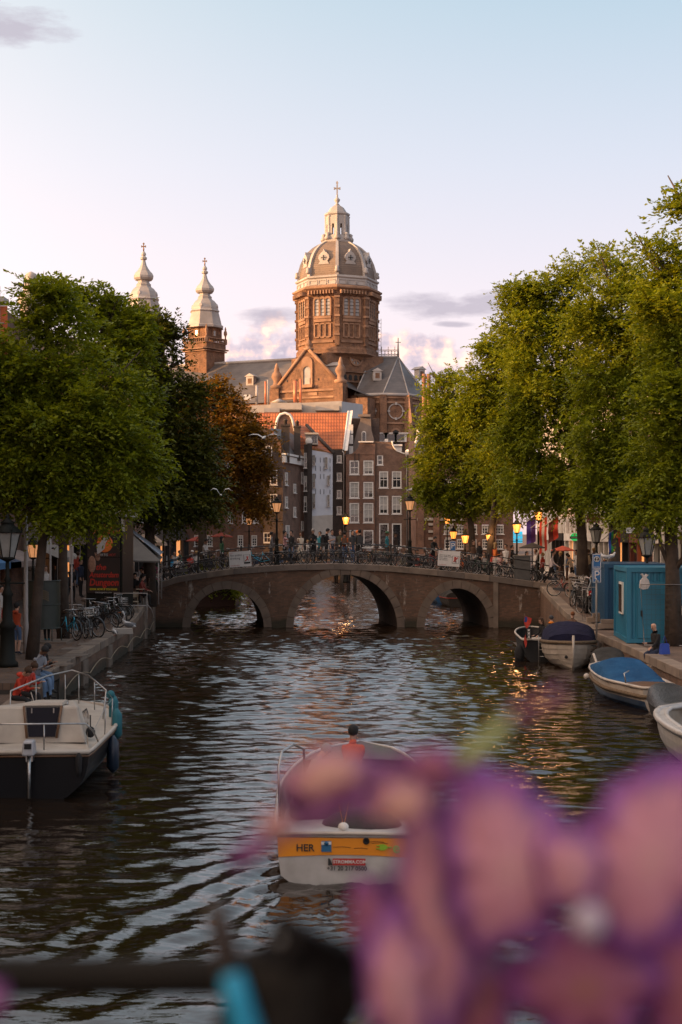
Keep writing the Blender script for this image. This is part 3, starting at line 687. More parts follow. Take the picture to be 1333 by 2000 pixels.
    ws = MB(); z0, z1 = zz(751), zz(711); po = arch_poly(24*s2, z1-z0+1.2); pi_ = arch_poly(16*s2, z1-z0-.4); n = len(po)
    ws.add([(a, -.25, b+z0) for a, b in po]+[(a, -.25, b+z0) for a, b in pi_]+[(a, .1, b+z0) for a, b in po], [(j, (j+1) % n, n+(j+1) % n, n+j) for j in range(n)]+[(j, (j+1) % n, 2*n+(j+1) % n, 2*n+j) for j in range(n)])
    ws.box((0, -.35, z0-.3), (28*s2, .7, .5)); ws.build('gable_window', M_CS, gab)
    MB().prism(place(pi_, 0, z0), -.08, -.01).build('pane', M_CGLASS, gab); MB().box((1.2*s2, -.15, z0+6.5*s2), (10*s2, .1, 12*s2)).build('window_shutter', M_ZINC, gab)
    bd = MB(); bd.box((0, -.12, zz(763)), (gw*1.98, .3, .35)); bd.box((0, -.1, zz(777)), (gw*1.98, .25, .3)); bd.box((1, -.06, zz(770)), (20*s2, .14, 6*s2)); bd.build('string_course', M_CS, gab)
    for px_ in (-24, 24, -45): MB().box((px_*s2, -.05, zz(742)), (1.5*s2, .14, 4*s2)).build('slit', M_DARK, gab)
    for sx in (-1, 1):
        tz = zz(757) if sx < 0 else zz(752)
        MB().box((sx*(gw+.1), .3, tz/2), (1.7, 1.9, tz)).build('corner_turret', M_CB, gab)
        MB().lathe([(1.0, tz), (1.15, tz+.5), (.7, tz+.7), (.55, tz+1.2), (.95, tz+2), (.8, tz+2.5), (.4, tz+3), (.45, tz+3.3), (.12, tz+4.3)], 8, (sx*(gw+.1), .3, 0)).build('urn', M_CS, gab)
    # transept roof behind the gable
    rd = 14
    MB().add([(-gw+.3, .6, zz(760)), (0, .6, zz(685)), (gw-.1, .6, zz(753)), (-gw+.3, rd, zz(760)), (0, rd, zz(685)), (gw-.1, rd, zz(753)), (gw+4.5, .9, zz(776)), (gw+4.5, rd, zz(776))], [(0, 1, 4, 3), (1, 2, 5, 4), (2, 6, 7, 5)]).build('transept_roof', M_SLATE, gab)
    MB().box((gw+2.4, 2.2, zz(779)/2), (4.6, 3.0, zz(779)-.3)).build('transept_wall', M_CB, gab)
    d = MB(); d.box((0, 0, .9), (1.9, 1.8, 2.2)); d.prism([(-1.3, 2.0), (1.3, 2.0), (0, 2.7)], -1.1, 1.4); d.build('roof_dormer', M_ZINC, gab, (gw*.62, 3.0, zz(738)), R(90))
    # ---------------- choir on the right with a hipped slate roof
    s3 = 234/F; z3 = lambda py: Z(py, 234); x3 = lambda px_: X(px_, 234)-cx_
    def p3(px_, dy, py): d = 234+dy; return (X(px_, d)-cx_, d-D_CH, Z(py, 234))
    def gp(x_, y_, z_): return (x_, y_, z_)
    xa, xb, xc, xd, xe = x3(693), x3(747), x3(797), x3(838), x3(858)
    ev = z3(774); rg_ = z3(688); r0, r1 = x3(728), x3(781)
    A = (xa, -8, ev); B = (xb, -9.5, ev); C_ = (xc, -8.5, ev); D_ = (xd, -3, ev); E = (xe, 4, ev); F1 = (r0, 0, rg_); G1 = (r1, 0, rg_)
    MB().add([A, B, C_, D_, E, F1, G1, (xa, 6, ev)], [(0, 1, 6, 5), (1, 2, 6), (2, 3, 6), (3, 4, 6), (0, 5, 7)]).build('choir_roof', M_SLATE, t, fix=False)
    for P in (B, C_, D_): MB().tube([P, G1], .13, 4).build('hip_flashing', M_ZINC, t)
    MB().tube([A, F1], .13, 4).build('hip_flashing', M_ZINC, t); MB().tube([F1, G1], .2, 4).build('ridge_flashing', M_ZINC, t)
    MB().tube([A, B, C_, D_, E], .32, 4).build('eaves_gutter', M_ZINC, t)
    low_ = MB(); fl = [A, B, C_, D_, E]
    low_.strip([(p[0], p[1]+.3, 0) for p in fl], [(p[0], p[1]+.3, ev) for p in fl]); low_.build('choir_wall', M_CB, t)
    for a, b in zip(fl, fl[1:]):
        a, b = Vector(a), Vector(b); n_ = max(1, round((b-a).length/5.2)); dr = (b-a).normalized(); an = math.atan2(dr.y, dr.x)
        for i in range(n_):
            c = a.lerp(b, (i+.5)/n_); wz = z3(806)
            rg2 = MB(); R1, R2 = 15.5*s3, 13.5*s3
            o1 = [(R1*math.cos(q), wz+R1*math.sin(q)) for q in np.linspace(0, 2*math.pi, 21)[:-1]]; o2 = [(R2*math.cos(q), wz+R2*math.sin(q)) for q in np.linspace(0, 2*math.pi, 21)[:-1]]
            rg2.add([(p, -.15, q) for p, q in o1]+[(p, -.15, q) for p, q in o2]+[(p, .25, q) for p, q in o1]+[(p, .1, q) for p, q in o2], [(j, (j+1) % 20, 20+(j+1) % 20, 20+j) for j in range(20)]+[(j, (j+1) % 20, 40+(j+1) % 20, 40+j) for j in range(20)]+[(20+j, 20+(j+1) % 20, 60+(j+1) % 20, 60+j) for j in range(20)])
            for q in range(4): rg2.box((14.5*s3*math.cos(q*math.pi/2), -.2, wz+14.5*s3*math.sin(q*math.pi/2)), (4*s3 if q % 2 else 5*s3, .3, 5*s3 if q % 2 else 3.4*s3))
            rg2.build('roundel', M_ZINC, t, (c.x, c.y+.3, 0), an)
            aw = MB(); po = arch_poly(20*s3, 30*s3); pi_ = arch_poly(15*s3, 26*s3); n = len(po)
            aw.add([(p, -.15, q+z3(868)) for p, q in po]+[(p, -.15, q+z3(868)) for p, q in pi_], [(j, (j+1) % n, n+(j+1) % n, n+j) for j in range(n)])
            w_ = aw.build('choir_window', M_CS, t, (c.x, c.y+.3, 0), an); MB().prism(place(pi_, 0, z3(868)), -.1, -.02).build('pane', M_DARK, w_)
            bt = a.lerp(b, i/n_); MB().box((bt.x, bt.y+.15, z3(775)/2), (1.1, .9, z3(775)), an).build('buttress', M_CB, t)
        bd = MB(); l = (b-a).length
        for py, hh in ((779, .35), (789, .3), (829, .3)): bd.box((l/2, -.1, z3(py)), (l, .3, hh))
        bd.build('string_course', M_CS, t, (a.x, a.y+.3, 0), an)
    dormer(Vector((x3(737), -5.0, z3(741))), R(8)); dormer(Vector((x3(822), -3.0, z3(735))), R(40))
    # crest railing, lightning rod and a slim ladder cage
    cr = MB()
    for i in range(9):
        x_ = r0+(r1-r0)*i/8; cr.tube([(x_, 0, rg_), (x_, 0, rg_+(1.7 if i % 2 else 1.2))], .07, 4)
    for i in range(8): x_ = r0+(r1-r0)*(i+.5)/8; cr.tube([(x_+.3*math.cos(q), 0, rg_+.7+.3*math.sin(q)) for q in np.linspace(0, 2*math.pi, 9)[:-1]], .06, 4, closed=True)
    cr.tube([(r0, 0, rg_+1.15), (r1, 0, rg_+1.15)], .07, 4); cr.tube([(r0, 0, rg_+.3), (r1, 0, rg_+.3)], .07, 4); cr.build('roof_cresting', M_ZINC, t)
    MB().tube([(r1, 0, rg_), (r1, 0, z3(650))], [.22, .08], 6).box((r1, 0, z3(659)), (.9, .1, .12)).build('lightning_rod', M_ZINC, t)
    ld = MB(); xl = 82*u
    for dx in (-.3, .3): ld.tube([(xl+dx, -1, zc(690)), (xl+dx, -1, zc(624))], .05, 4)
    for i in range(10): ld.box((xl, -1, zc(690-i*7)), (.6, .06, .06))
    ld.build('ladder_cage', M_ZINC, t)
    # ---------------- two west towers
    def tower(pxc, d, sc, tag_):
        s4 = d/F; T = [(0, 642)]
        ox, oy = X(pxc, d)-cx_, d-D_CH; rot = R(-35)
        k = s4*sc; y0 = 642
        zt = lambda py: Z(638 if tag_ == 0 else 617, d)+(638-py)*k
        prof = [(36, 642), (36, 638), (33, 636), (31, 627), (28, 615), (27, 611), (29, 609), (26.5, 606), (26, 602), (23, 594), (19, 589), (15, 586), (13.5, 584), (14, 581), (11, 578), (10.5, 574), (15, 572.5), (18, 569), (18.5, 565), (16, 560), (12, 556), (8, 550), (5.5, 545), (3.6, 538), (3.4, 535), (6, 534), (6.4, 531), (3.6, 529), (3.2, 527), (4.6, 526), (4.2, 523), (1.4, 519)]
        sp = MB().lathe([(a*k*1.04, zt(b)) for a, b in prof], 8, (0, 0, 0), 0, R(22.5), False).build('tower_spire', M_ZINC, t, (ox, oy, 0), rot)
        for q in range(4):
            dm = MB(); dm.lathe([(4.2*k, 0), (4.2*k, .5), (2.6*k, .52)], 10); a = q*math.pi/2+R(22.5)
            m4 = Matrix.Translation((20.6*k*math.cos(a), 20.6*k*math.sin(a), zt(600))) @ Matrix.Rotation(a, 4, 'Z') @ Matrix.Rotation(R(78), 4, 'Y')
            o = dm.build('spire_oculus', M_ZINC, sp); o.matrix_local = m4
        cr = MB(); cr.tube([(0, 0, zt(520)), (0, 0, zt(503))], [.13, .07], 6); cr.box((0, 0, zt(510)), (7*k, .2, 1.6*k)); cr.ball((0, 0, zt(515)), 1.5*k, 8, 5)
        for sx in (-1, 1): cr.box((sx*3.6*k, 0, zt(510)), (1.4*k, .24, 3.4*k))
        cr.box((0, 0, zt(505)), (3.4*k, .24, 1.4*k)); cr.build('tower_cross', M_GOLD, sp, rz=-rot)
        bf = MB(); w = 47*k
        bf.box((0, 0, (zt(642)+zt(663))/2), (w, w, zt(642)-zt(663))); bf.box((0, 0, (zt(672)+zt(684))/2), (58*k, 58*k, zt(672)-zt(684))); bf.box((0, 0, (zt(686)+zt(760))/2), (55*k, 55*k, zt(686)-zt(760)))
        bf.box((0, 0, zt(760)/2+.1), (54*k, 54*k, zt(760)))
        bf = bf.build('belfry', M_CB, t, (ox, oy, 0), rot)
        st = MB(); 
        for py, ww, hh in ((642.5, 51, 2.2), (663, 60, 2), (672, 61, 1.8), (684, 66, 2.6), (688, 62, 2)): st.box((0, 0, zt(py)), (ww*k, ww*k, hh*k))
        st.build('tower_cornice', M_CS, bf)
        bal = MB()
        for q in range(4):
            a = q*math.pi/2
            for i in range(11):
                v = Matrix.Rotation(a, 3, 'Z') @ Vector(((i-5)*4.8*k, -28.5*k, 0)); bal.lathe([(1.0*k, zt(671)), (1.5*k, zt(669)), (.7*k, zt(666)), (1.0*k, zt(664))], 5, (v.x, v.y, 0))
            v = Matrix.Rotation(a, 3, 'Z') @ Vector((28.5*k, -28.5*k, 0)); bal.box((v.x, v.y, zt(667)), (5*k, 5*k, 9*k))
            bal.lathe([(2.2*k, zt(662)), (1.5*k, zt(660)), (1.5*k, zt(657)), (3.6*k, zt(652)), (3.2*k, zt(648)), (1.6*k, zt(645)), (1.9*k, zt(643)), (.6*k, zt(638))], 8, (v.x, v.y, 0))
            pd = Matrix.Rotation(a, 3, 'Z') @ Vector((0, -24*k, 0)); bal.box((pd.x, pd.y, zt(652)), (11*k, 1.4*k, 14*k) if q % 2 == 0 else (1.4*k, 11*k, 14*k))
            bal.ball((pd.x, pd.y, zt(644)), 6*k, 10, 6, sc=(1, .3, .8) if q % 2 == 0 else (.3, 1, .8))
        bal.build('balustrade', M_CS, bf)
        for q in range(4):
            pd = Matrix.Rotation(q*math.pi/2, 3, 'Z') @ Vector((0, -24.8*k, 0)); MB().box((pd.x, pd.y, zt(653)), (5.5*k, .6*k, 10*k) if q % 2 == 0 else (.6*k, 5.5*k, 10*k)).build('tower_window', M_CGLASS, bf)
    tower(400.5, 252, 1.0, 0); tower(281, 242, 1.06, 1)
church()

# ================================================================== HOUSES
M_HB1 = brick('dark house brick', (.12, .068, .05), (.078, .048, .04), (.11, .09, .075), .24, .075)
M_HB2 = brick('red brown house brick', (.26, .122, .074), (.18, .09, .06), (.14, .11, .09), .24, .075)
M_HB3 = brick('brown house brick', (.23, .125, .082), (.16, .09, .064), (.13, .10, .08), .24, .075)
M_HB4 = brick('black brown brick', (.06, .042, .036), (.04, .03, .028), (.07, .06, .052), .24, .075)
M_TILE = lined('orange pantile roof', (.52, .155, .05), (.34, .095, .035), .42, 'v', .75, .45, both=True, per2=.34)
M_PALE = M('pale render', (.46, .41, .36), (.36, .32, .28), 1.2, .8)
M_PALEWALL = M('white washed wall', (.55, .56, .60), (.48, .49, .53), 1.5, .8, .01)
M_BLIND = M('net curtain', (.42, .40, .37), (.30, .29, .27), 5, .9)
M_FRAMEDK = M('dark green frame', (.02, .03, .025), None, 4, .4)
_win = {}
def window(par, x, z, w, h, nx=2, nz=2, fm=None, y=0.0, blind=0.0, rz=0.0, glass=None, deep=.10, bar=.045, edge=.1):
    """frame mesh with a pane and sometimes a curtain as sub-parts; mesh data shared between alike windows. z is the foot"""
    fm = fm or M_WHITE; glass = glass or M_GLASS
    key = (round(w, 2), round(h, 2), nx, nz, fm.name, glass.name, round(blind, 1), deep, bar, edge)
    if key not in _win:
        f = MB(); e = edge
        f.box((0, 0, e/2), (w, .14, e)); f.box((0, 0, h-e/2), (w, .14, e)); f.box((-w/2+e/2, 0, h/2), (e, .14, h-2*e)); f.box((w/2-e/2, 0, h/2), (e, .14, h-2*e))
        f.box((0, -.06, -.04), (w+.16, .22, .08))
        for i in range(1, nx): f.box((-w/2+w*i/nx, .02, h/2), (bar, .06, h-2*e))
        for i in range(1, nz): f.box((0, .025, h*i/nz), (w-2*e, .075, bar*(1.6 if nz == 2 else 1)))
        fme = f.mesh('window', fm)
        p = MB(); p.add([(-w/2+e, .05, e), (w/2-e, .05, e), (w/2-e, .05, h-e), (-w/2+e, .05, h-e)], [(0, 1, 2, 3)]); pme = p.mesh('pane', glass, False)
        bme = None
        if blind > 0: b = MB(); b.add([(-w/2+e, .045, h-e-(h-2*e)*blind), (w/2-e, .045, h-e-(h-2*e)*blind), (w/2-e, .045, h-e), (-w/2+e, .045, h-e)], [(0, 1, 2, 3)]); bme = b.mesh('curtain', M_BLIND, False)
        _win[key] = (fme, pme, bme)
    fme, pme, bme = _win[key]
    o = inst('window', fme, par, (x, y, z), (0, 0, rz)); inst('pane', pme, o)
    if bme: inst('curtain', bme, o)
    return o
def wall_holes(mb, x0, x1, z0, z1, holes, y=0.0, mi=0, depth=.18):
    """upright wall in the xz plane with rectangular holes (x,z,w,h) and their reveals"""
    xs = sorted(set([x0, x1]+[c for h in holes for c in (h[0]-h[2]/2, h[0]+h[2]/2) if x0 < c < x1])); zs = sorted(set([z0, z1]+[c for h in holes for c in (h[1], h[1]+h[3]) if z0 < c < z1]))
    for a, b in zip(xs, xs[1:]):
        for c, d in zip(zs, zs[1:]):
            mx, mz = (a+b)/2, (c+d)/2
            if any(abs(mx-h[0]) < h[2]/2 and h[1] < mz < h[1]+h[3] for h in holes): continue
            mb.add([(a, y, c), (b, y, c), (b, y, d), (a, y, d)], [(0, 1, 2, 3)], mi)
    for h in holes:
        a, b, c, d = h[0]-h[2]/2, h[0]+h[2]/2, h[1], h[1]+h[3]; e = y+depth
        mb.add([(a, y, c), (b, y, c), (b, y, d), (a, y, d), (a, e, c), (b, e, c), (b, e, d), (a, e, d)], [(0, 1, 5, 4), (1, 2, 6, 5), (2, 3, 7, 6), (3, 0, 4, 7)], mi)
def house(name, label, loc, rz, w, h, dep, wallm, wins, gable=None, roofm=None, cornice=None, roof_h=2.5, cat='house', fm=None, shop=None, side=True, ridge='y', back=True, gm=None, **kw):
    """front wall at local y=0 facing -y, foot at z=0. wins: (x,z,w,h,nx,nz[,blind])"""
    t = thing(name, label, cat, loc, rz)
    mb = MB(); wall_holes(mb, -w/2, w/2, 0, h, wins)
    if gable: mb.prism(gable, 0, .35)
    if side: mb.add([(-w/2, 0, 0), (-w/2, dep, 0), (-w/2, dep, h), (-w/2, 0, h), (w/2, 0, 0), (w/2, dep, 0), (w/2, dep, h), (w/2, 0, h)], [(0, 1, 2, 3), (4, 5, 6, 7), (1, 5, 6, 2), (3, 7, 6, 2)])
    mb.build('wall', wallm, t, fix=False)
    for q in wins: window(t, q[0], q[1], q[2]-.02, q[3]-.02, q[4], q[5], fm, .10, q[6] if len(q) > 6 else 0, **kw)
    if roofm:
        if ridge == 'y': MB().add([(-w/2, .3, h), (0, .3, h+roof_h), (w/2, .3, h), (-w/2, dep, h), (0, dep, h+roof_h), (w/2, dep, h)], [(0, 1, 4, 3), (1, 2, 5, 4), (3, 4, 5)]).build('roof', roofm, t, fix=False)
        else: MB().add([(-w/2, -.1, h), (w/2, -.1, h), (-w/2, dep/2, h+roof_h), (w/2, dep/2, h+roof_h), (-w/2, dep, h), (w/2, dep, h)], [(0, 1, 3, 2), (2, 3, 5, 4), (0, 2, 4), (1, 3, 5)]).build('roof', roofm, t, fix=False)
    if cornice:
        c = MB(); c.box((0, -.12, h-.12), (w+.2, .5, .22)); c.box((0, -.05, h-.45), (w+.05, .3, .42)); c.box((0, -.2, h+.04), (w+.35, .6, .1)); c.build('cornice', cornice, t)
    return t
DH = 165.0
def hx(px): return X(px, DH)
def hz(py): return Z(py, DH)
def hw_(lst, cxp, fx=1):
    """windows listed as photo rectangles (x0,y0,x1,y1,nx,nz,blind) to local metres"""
    out = []
    for q in lst:
        x0, y0, x1, y1 = q[:4]; out.append(((x0+x1)/2*DH/F-cxp*DH/F, hz(y1), (x1-x0)*DH/F, (y1-y0)*DH/F)+tuple(q[4:]))
    return out
hu = DH/F
# neck gable house, middle
wins = [(683, 899, 702, 927, 2, 2, 0), (710, 899, 730, 927, 2, 2, .8), (683, 941, 702, 973, 2, 3, .9), (710, 941, 730, 973, 2, 3, .6), (683, 982, 702, 1021, 2, 3, .6), (710, 982, 730, 1021, 2, 3, .8), (683, 1035, 702, 1070, 1, 1, 0), (710, 1035, 730, 1070, 1, 1, 0)]
gab = [(-28, 884), (28.5, 884), (28.5, 863), (0, 863), (-2, 866), (-4, 874), (-9, 881), (-16, 886), (-28, 889)]
t = house('canal_house', 'narrow red brown brick canal house with scooped gable and two columns of white sash windows', (hx(704.5), DH, 0), 0, 57*hu, hz(888), 12, M_HB2, hw_(wins, 704.5), gable=[(a*hu, hz(b)) for a, b in [(-28.4, 889), (28.4, 889), (28.4, 863), (0, 863), (-2, 867), (-5, 875), (-10, 881), (-17, 886), (-28.4, 888)]], edge=.13)
MB().box((-.2, -.08, hz(863)), (26*hu*2*.56, .3, .14)).build('gable_coping', M_WHITE, t, (14*hu, 0, 0))
for x_ in (-3, -11): MB().box((x_*hu, -.05, hz(893)), (.08, .06, .9)).build('wall_anchor', M_DARK, t)
# bell gable house to its right
wins = [(737, 888, 749, 908, 1, 2, 0), (741, 920, 759, 953, 2, 2, .35), (766, 920, 785, 953, 2, 2, .35), (741, 968, 759, 1004, 2, 2, .8), (766, 968, 785, 1004, 2, 2, .8), (741, 1022, 760, 1070, 1, 1, 0), (766, 1022, 785, 1070, 1, 1, 0)]
gab = [(-31, 889), (31, 889), (26, 886), (19, 883), (11, 880), (6, 874), (3, 868), (2, 863), (-31, 862)]
t = house('canal_house', 'brick canal house with swept right gable shoulder beside the drainpipe', (hx(764.5), DH+.3, 0), 0, 62*hu, hz(889), 12, M_HB3, hw_(wins, 764.5), gable=[(a*hu, hz(b)) for a, b in gab], edge=.13)
pts = [(2, 861), (3, 868), (6, 874), (11, 880), (19, 883.5), (26, 886), (33, 887)]
MB().tube([(a*hu, -.05, hz(b)) for a, b in pts], .09, 5).build('gable_coping', M_WHITE, t)
cbx = MB(); cbx.box((12*hu, 3, hz(874)), (20*hu, 3, 1.0)); cbx.box((12*hu, 3, hz(868)), (22*hu, 3.4, .18)); cbx.box((-8*hu, 2.5, hz(868)), (6*hu, 1, 1.6)); cbx.build('roof_dormer', M_WHITE, t)
MB().tube([(30.6*hu, -.12, 0), (30.6*hu, -.12, hz(892)), (27*hu, -.12, hz(884))], .07, 6).build('drainpipe', M_ZINC, t)
# slim pale fronted house right of the drainpipe, scroll shouldered
wins = [(799, 916, 808, 950, 2, 4, 0), (799, 968, 808, 1000, 2, 4, 0), (799, 1010, 808, 1060, 2, 5, .5)]
t = house('canal_house', 'very slim brick house with tall white barred windows behind the bridge lamp post', (hx(803), DH-.6, 0), 0, 13*hu, hz(878), 10, M_HB1, hw_(wins, 803), cornice=None)
sc = MB(); sc.tube([(( -3-a)*hu, -.1, hz(b)) for a, b in [(3, 884), (-2, 880), (-9, 872), (-14, 862), (-17, 850), (-17, 838)]], .22, 6); sc.ball((-6*hu, -.1, hz(884)), .35, 8, 6, sc=(1, .4, 1)); sc.build('gable_scroll', M_WHITE, t)
# slit house with four little windows left of the neck gable
wins = [(658, 888, 668, 903, 1, 1, .5), (658, 922, 668, 939, 1, 1, .5), (658, 956, 668, 973, 1, 1, 0), (658, 988, 668, 1005, 1, 1, .5)]
t = house('canal_house', 'dark narrow brick house with four small windows stacked above each other', (hx(661), DH+1, 0), 0, 24*hu, hz(877), 14, M_HB4, hw_(wins, 661), edge=.12)
MB().tube([(11*hu, -.15, 0), (11*hu, -.15, hz(884)), (8*hu, -.15, hz(880))], .07, 6).build('drainpipe', M_ZINC, t)
# the big orange tiled roof with its white verge
t = thing('warehouse', 'big orange tiled roof with a white verge board above the middle houses', 'building', (hx(590), DH+4, 0))
def q_(px, py, dy): d = DH+4+dy; return (X(px, d)-hx(590), dy, Z(py, d))
MB().add([q_(648, 877, 0), q_(674, 877, 0), q_(684, 806, 5), q_(500, 806, 5), q_(490, 877, 0)], [(4, 0, 3), (0, 1, 2, 3)]).build('roof', M_TILE, t, fix=False)
a, b = Vector(q_(671, 880, -.2)), Vector(q_(681, 803, 5)); MB().strip([a, b], [a+Vector((.5, 0, 0)), b+Vector((.55, 0, .1))]).tube([a, b], .13, 4).build('verge_board', M_WHITE, t)
wg = MB(); c0 = q_(681, 803, 5); wg.add([q_(675, 890, 0), q_(692, 890, 6), q_(692, 850, 6), q_(684, 808, 5.2)], [(0, 1, 2, 3)]); wg.build('gable_wall', M_HB1, t)
MB().box(q_(583, 960, 6), (20*1, .4, 18)).build('wall', M_HB1, t)
for px_, py_ in ((686, 838), (686, 858), (686, 880)): MB().box(q_(px_, py_, 2.5), (.5, .12, 1.1)).build('window', M_WHITE, t)
# white washed side wall with the lower orange roof
WP = DH-3
t = thing('white_walled_house', 'house with a tall whitewashed blank wall with tiny windows under an orange roof', 'house', (X(630, WP), WP, 0))
def w_(px, py, dy=0): return (X(px, WP)-X(630, WP), dy, Z(py, WP))
wl_ = MB(); wl_.add([w_(609, 1008), w_(650, 1005, 1.5), w_(650, 884, 1.5), w_(609, 879)], [(0, 1, 2, 3)]); wl_.build('wall', M_PALEWALL, t)
MB().add([w_(609, 1075), w_(650, 1072, 1.5), w_(650, 1005, 1.5), w_(609, 1008)], [(0, 1, 2, 3)]).build('shop_front', M_PALE, t)
for (x0, y0, x1, y1) in ((611, 889, 616, 909), (635, 892, 640, 914), (611, 925, 616, 953), (640, 928, 644, 947), (611, 964, 616, 993), (640, 966, 644, 989)):
    dy = (x0-609)/41*1.5-.1; a = w_(x0, y1, dy); b = w_(x1, y0, dy)
    window(t, (a[0]+b[0])/2, a[2], (b[0]-a[0]), b[2]-a[2], 1, 3, M_PALE, dy-.02, .6, edge=.05, bar=.03)
an = MB()
for px_ in (617, 626, 633, 645):
    for py_ in (898, 915, 960, 930): an.box((w_(px_, py_)[0], (px_-609)/41*1.5-.03, w_(px_, py_)[2]), (.05, .05, .55))
an.build('wall_anchors', M_DARK, t)
MB().add([w_(603, 868, -.2), w_(650, 885, 1.3), w_(600, 824, 8), w_(561, 812, 8)], [(0, 1, 2, 3)]).build('roof', M_TILE, t, fix=False)
MB().tube([w_(596, 821, 7), w_(652, 884, 1.2)], .2, 5).build('roof_verge', M_HB4, t)
# grey dormer house
t = thing('dormer_house', 'slim grey fronted house with a white dormer between the chimneys and the white wall', 'house', (X(602, WP-.5), WP-.5, 0))
def g_(px, py, dy=0): d = WP-.5; return (X(px, d)-X(602, d), dy, Z(py, d))
MB().add([g_(594, 1075), g_(610, 1075), g_(610, 868), g_(594, 868)], [(0, 1, 2, 3)]).prism([(g_(601, 1)[0], g_(1, 1075)[2]), (g_(609.9, 1)[0], g_(1, 1075)[2]), (g_(609.9, 1)[0], g_(1, 866)[2]), (g_(601, 1)[0], g_(1, 866)[2])], -.3, -.02).build('wall', M_HB4, t)
dd = MB(); dd.box(g_(609, 857, 1), (23*hu, 2.2, 22*hu)); dd.box(g_(609, 847, .9), (26*hu, 2.6, .2)); dd.build('dormer', M_PALE, t)
for px_ in (612, 617): MB().box(g_(px_, 857, -.12), (.22, .05, .9)).build('dormer_window', M_GLASS, t)
MB().ball(g_(604, 862, -.2), .42, 10, 6, sc=(1, .3, 1)).build('scroll_ornament', M_WHITE, t)
for py_ in (900, 945, 985): window(t, g_(597, 1)[0], g_(1, py_+14)[2], .34, 1.7, 1, 3, M_WHITE, -.06, .4, edge=.05, bar=.03)
# left corner house: dark front with a lighter brown flank
WL = DH-10
t = thing('corner_house', 'tall dark brick corner house with white cornice and two chimneys on its flank', 'house', (X(553, WL), WL, 0))
def l_(px, py, dy=0): d = WL+dy; return (X(px, d)-X(553, WL), dy, Z(py, d))
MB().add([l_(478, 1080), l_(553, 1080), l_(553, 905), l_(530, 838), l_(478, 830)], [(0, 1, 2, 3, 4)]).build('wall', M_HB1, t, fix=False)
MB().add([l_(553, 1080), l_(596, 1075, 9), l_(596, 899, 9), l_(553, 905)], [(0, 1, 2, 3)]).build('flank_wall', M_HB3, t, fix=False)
MB().add([l_(528, 836, .1), l_(551, 868, .1), l_(556, 905, -.1), l_(596, 899, 9), l_(575, 850, 9), l_(560, 840, 7)], [(0, 1, 2, 3, 4, 5)]).build('roof', M_SLATE, t, fix=False)
co = MB(); a, b = Vector(l_(553, 900, -.15)), Vector(l_(596, 895, 9))
for dz, hh, th in ((.35, .22, .7), (-.2, .7, .4)):
    m_ = (a+b)/2+Vector((.1, 0, dz)); co.box(m_, ((b-a).length, th, hh), math.atan2((b-a).y, (b-a).x))
co.build('cornice', M_WHITE, t)
for (x0, y0, x1, y1) in ((520, 871, 532, 900), (528, 918, 542, 947), (528, 965, 542, 993), (515, 1040, 530, 1060)):
    a = l_(x0, y1, -.06); b = l_(x1, y0, -.06); window(t, (a[0]+b[0])/2, a[2], b[0]-a[0], b[2]-a[2], 2, 2, M_WHITE, -.04)
fa = math.atan2(9, l_(596, 1, 9)[0]-0)
for (f_, y0, y1, w) in ((.13, 923, 948, .5), (.50, 945, 963, .5), (.13, 970, 992, .5), (.50, 990, 1010, .5), (.18, 1026, 1056, .8), (.86, 922, 945, .5), (.86, 1018, 1036, .5)):
    a = Vector(l_(553, y1)).lerp(Vector(l_(596, y1, 9)), f_); b = Vector(l_(553, y0)).lerp(Vector(l_(596, y0, 9)), f_)
    window(t, a.x, a.z, w*1.7, b.z-a.z, 1, 2, M_WHITE, a.y, .4, rz=fa, edge=.1).location += Vector((.05, -.04, 0))
for (px_, y0, y1, dy, w) in ((558, 831, 903, .8, 15), (581, 834, 900, 5, 12)):
    c = MB(); x_ = l_(px_, 1, dy)[0]; z0, z1 = l_(1, y1, dy)[2], l_(1, y0, dy)[2]; c.box((x_, dy, (z0+z1)/2), (w*hu, .8, z1-z0)); c.box((x_, dy, z1), (w*hu+.15, .95, .2)); c.lathe([(.2, z1), (.18, z1+.5), (.28, z1+.55), (.05, z1+.75)], 8, (x_, dy, 0)); c.build('chimney', M_HB4, t)
# white rimmed bell gable top behind the corner house
gb = MB(); pr = [(-19, 842), (-15, 822), (-13, 816), (-9, 810), (0, 807), (9, 810), (13, 816), (15, 822), (19, 842)]
t = tag(MB().prism([(a*hu, Z(b, DH-1)) for a, b in pr]+[(19*hu, 4), (-19*hu, 4)], 0, 6).build('bell_gable_house', M_HB2, None, (X(557, DH-1), DH-1, 0)), 'round topped bell gable edged in white, rising behind the two chimneys', 'house')
MB().tube([(a*hu, -.08, Z(b, DH-1)) for a, b in pr], .16, 5).build('gable_coping', M_WHITE, t)
# pinched grey gable with an arched window behind the neck gable
PG = DH+8; pu = PG/F
t = tag(MB().prism([(a*pu, Z(b, PG)) for a, b in [(-22, 870), (-14, 840), (-8, 822), (-7, 812), (13, 814), (13, 822), (14, 840), (22, 870), (22, 1000), (-22, 1000)]], 0, 8).build('grey_gable_house', M('sooty sandstone', (.22, .165, .135), (.15, .115, .095), 1), None, (X(712, PG), PG, 0)), 'sooty stone neck gable with an arched window standing behind the brick canal houses', 'house')
MB().prism(place(arch_poly(9*pu, 26*pu), -1*pu, Z(868, PG)), -.12, -.02).build('arched_window', M_WHITE, t); MB().prism(place(arch_poly(6*pu, 22*pu), -1*pu, Z(866, PG)), -.2, -.13).build('pane', M_GLASS, t)
c = MB(); c.box((0, -.1, Z(812, PG)), (24*pu, .8, .3)); c.build('gable_coping', M('sooty sandstone'), t)
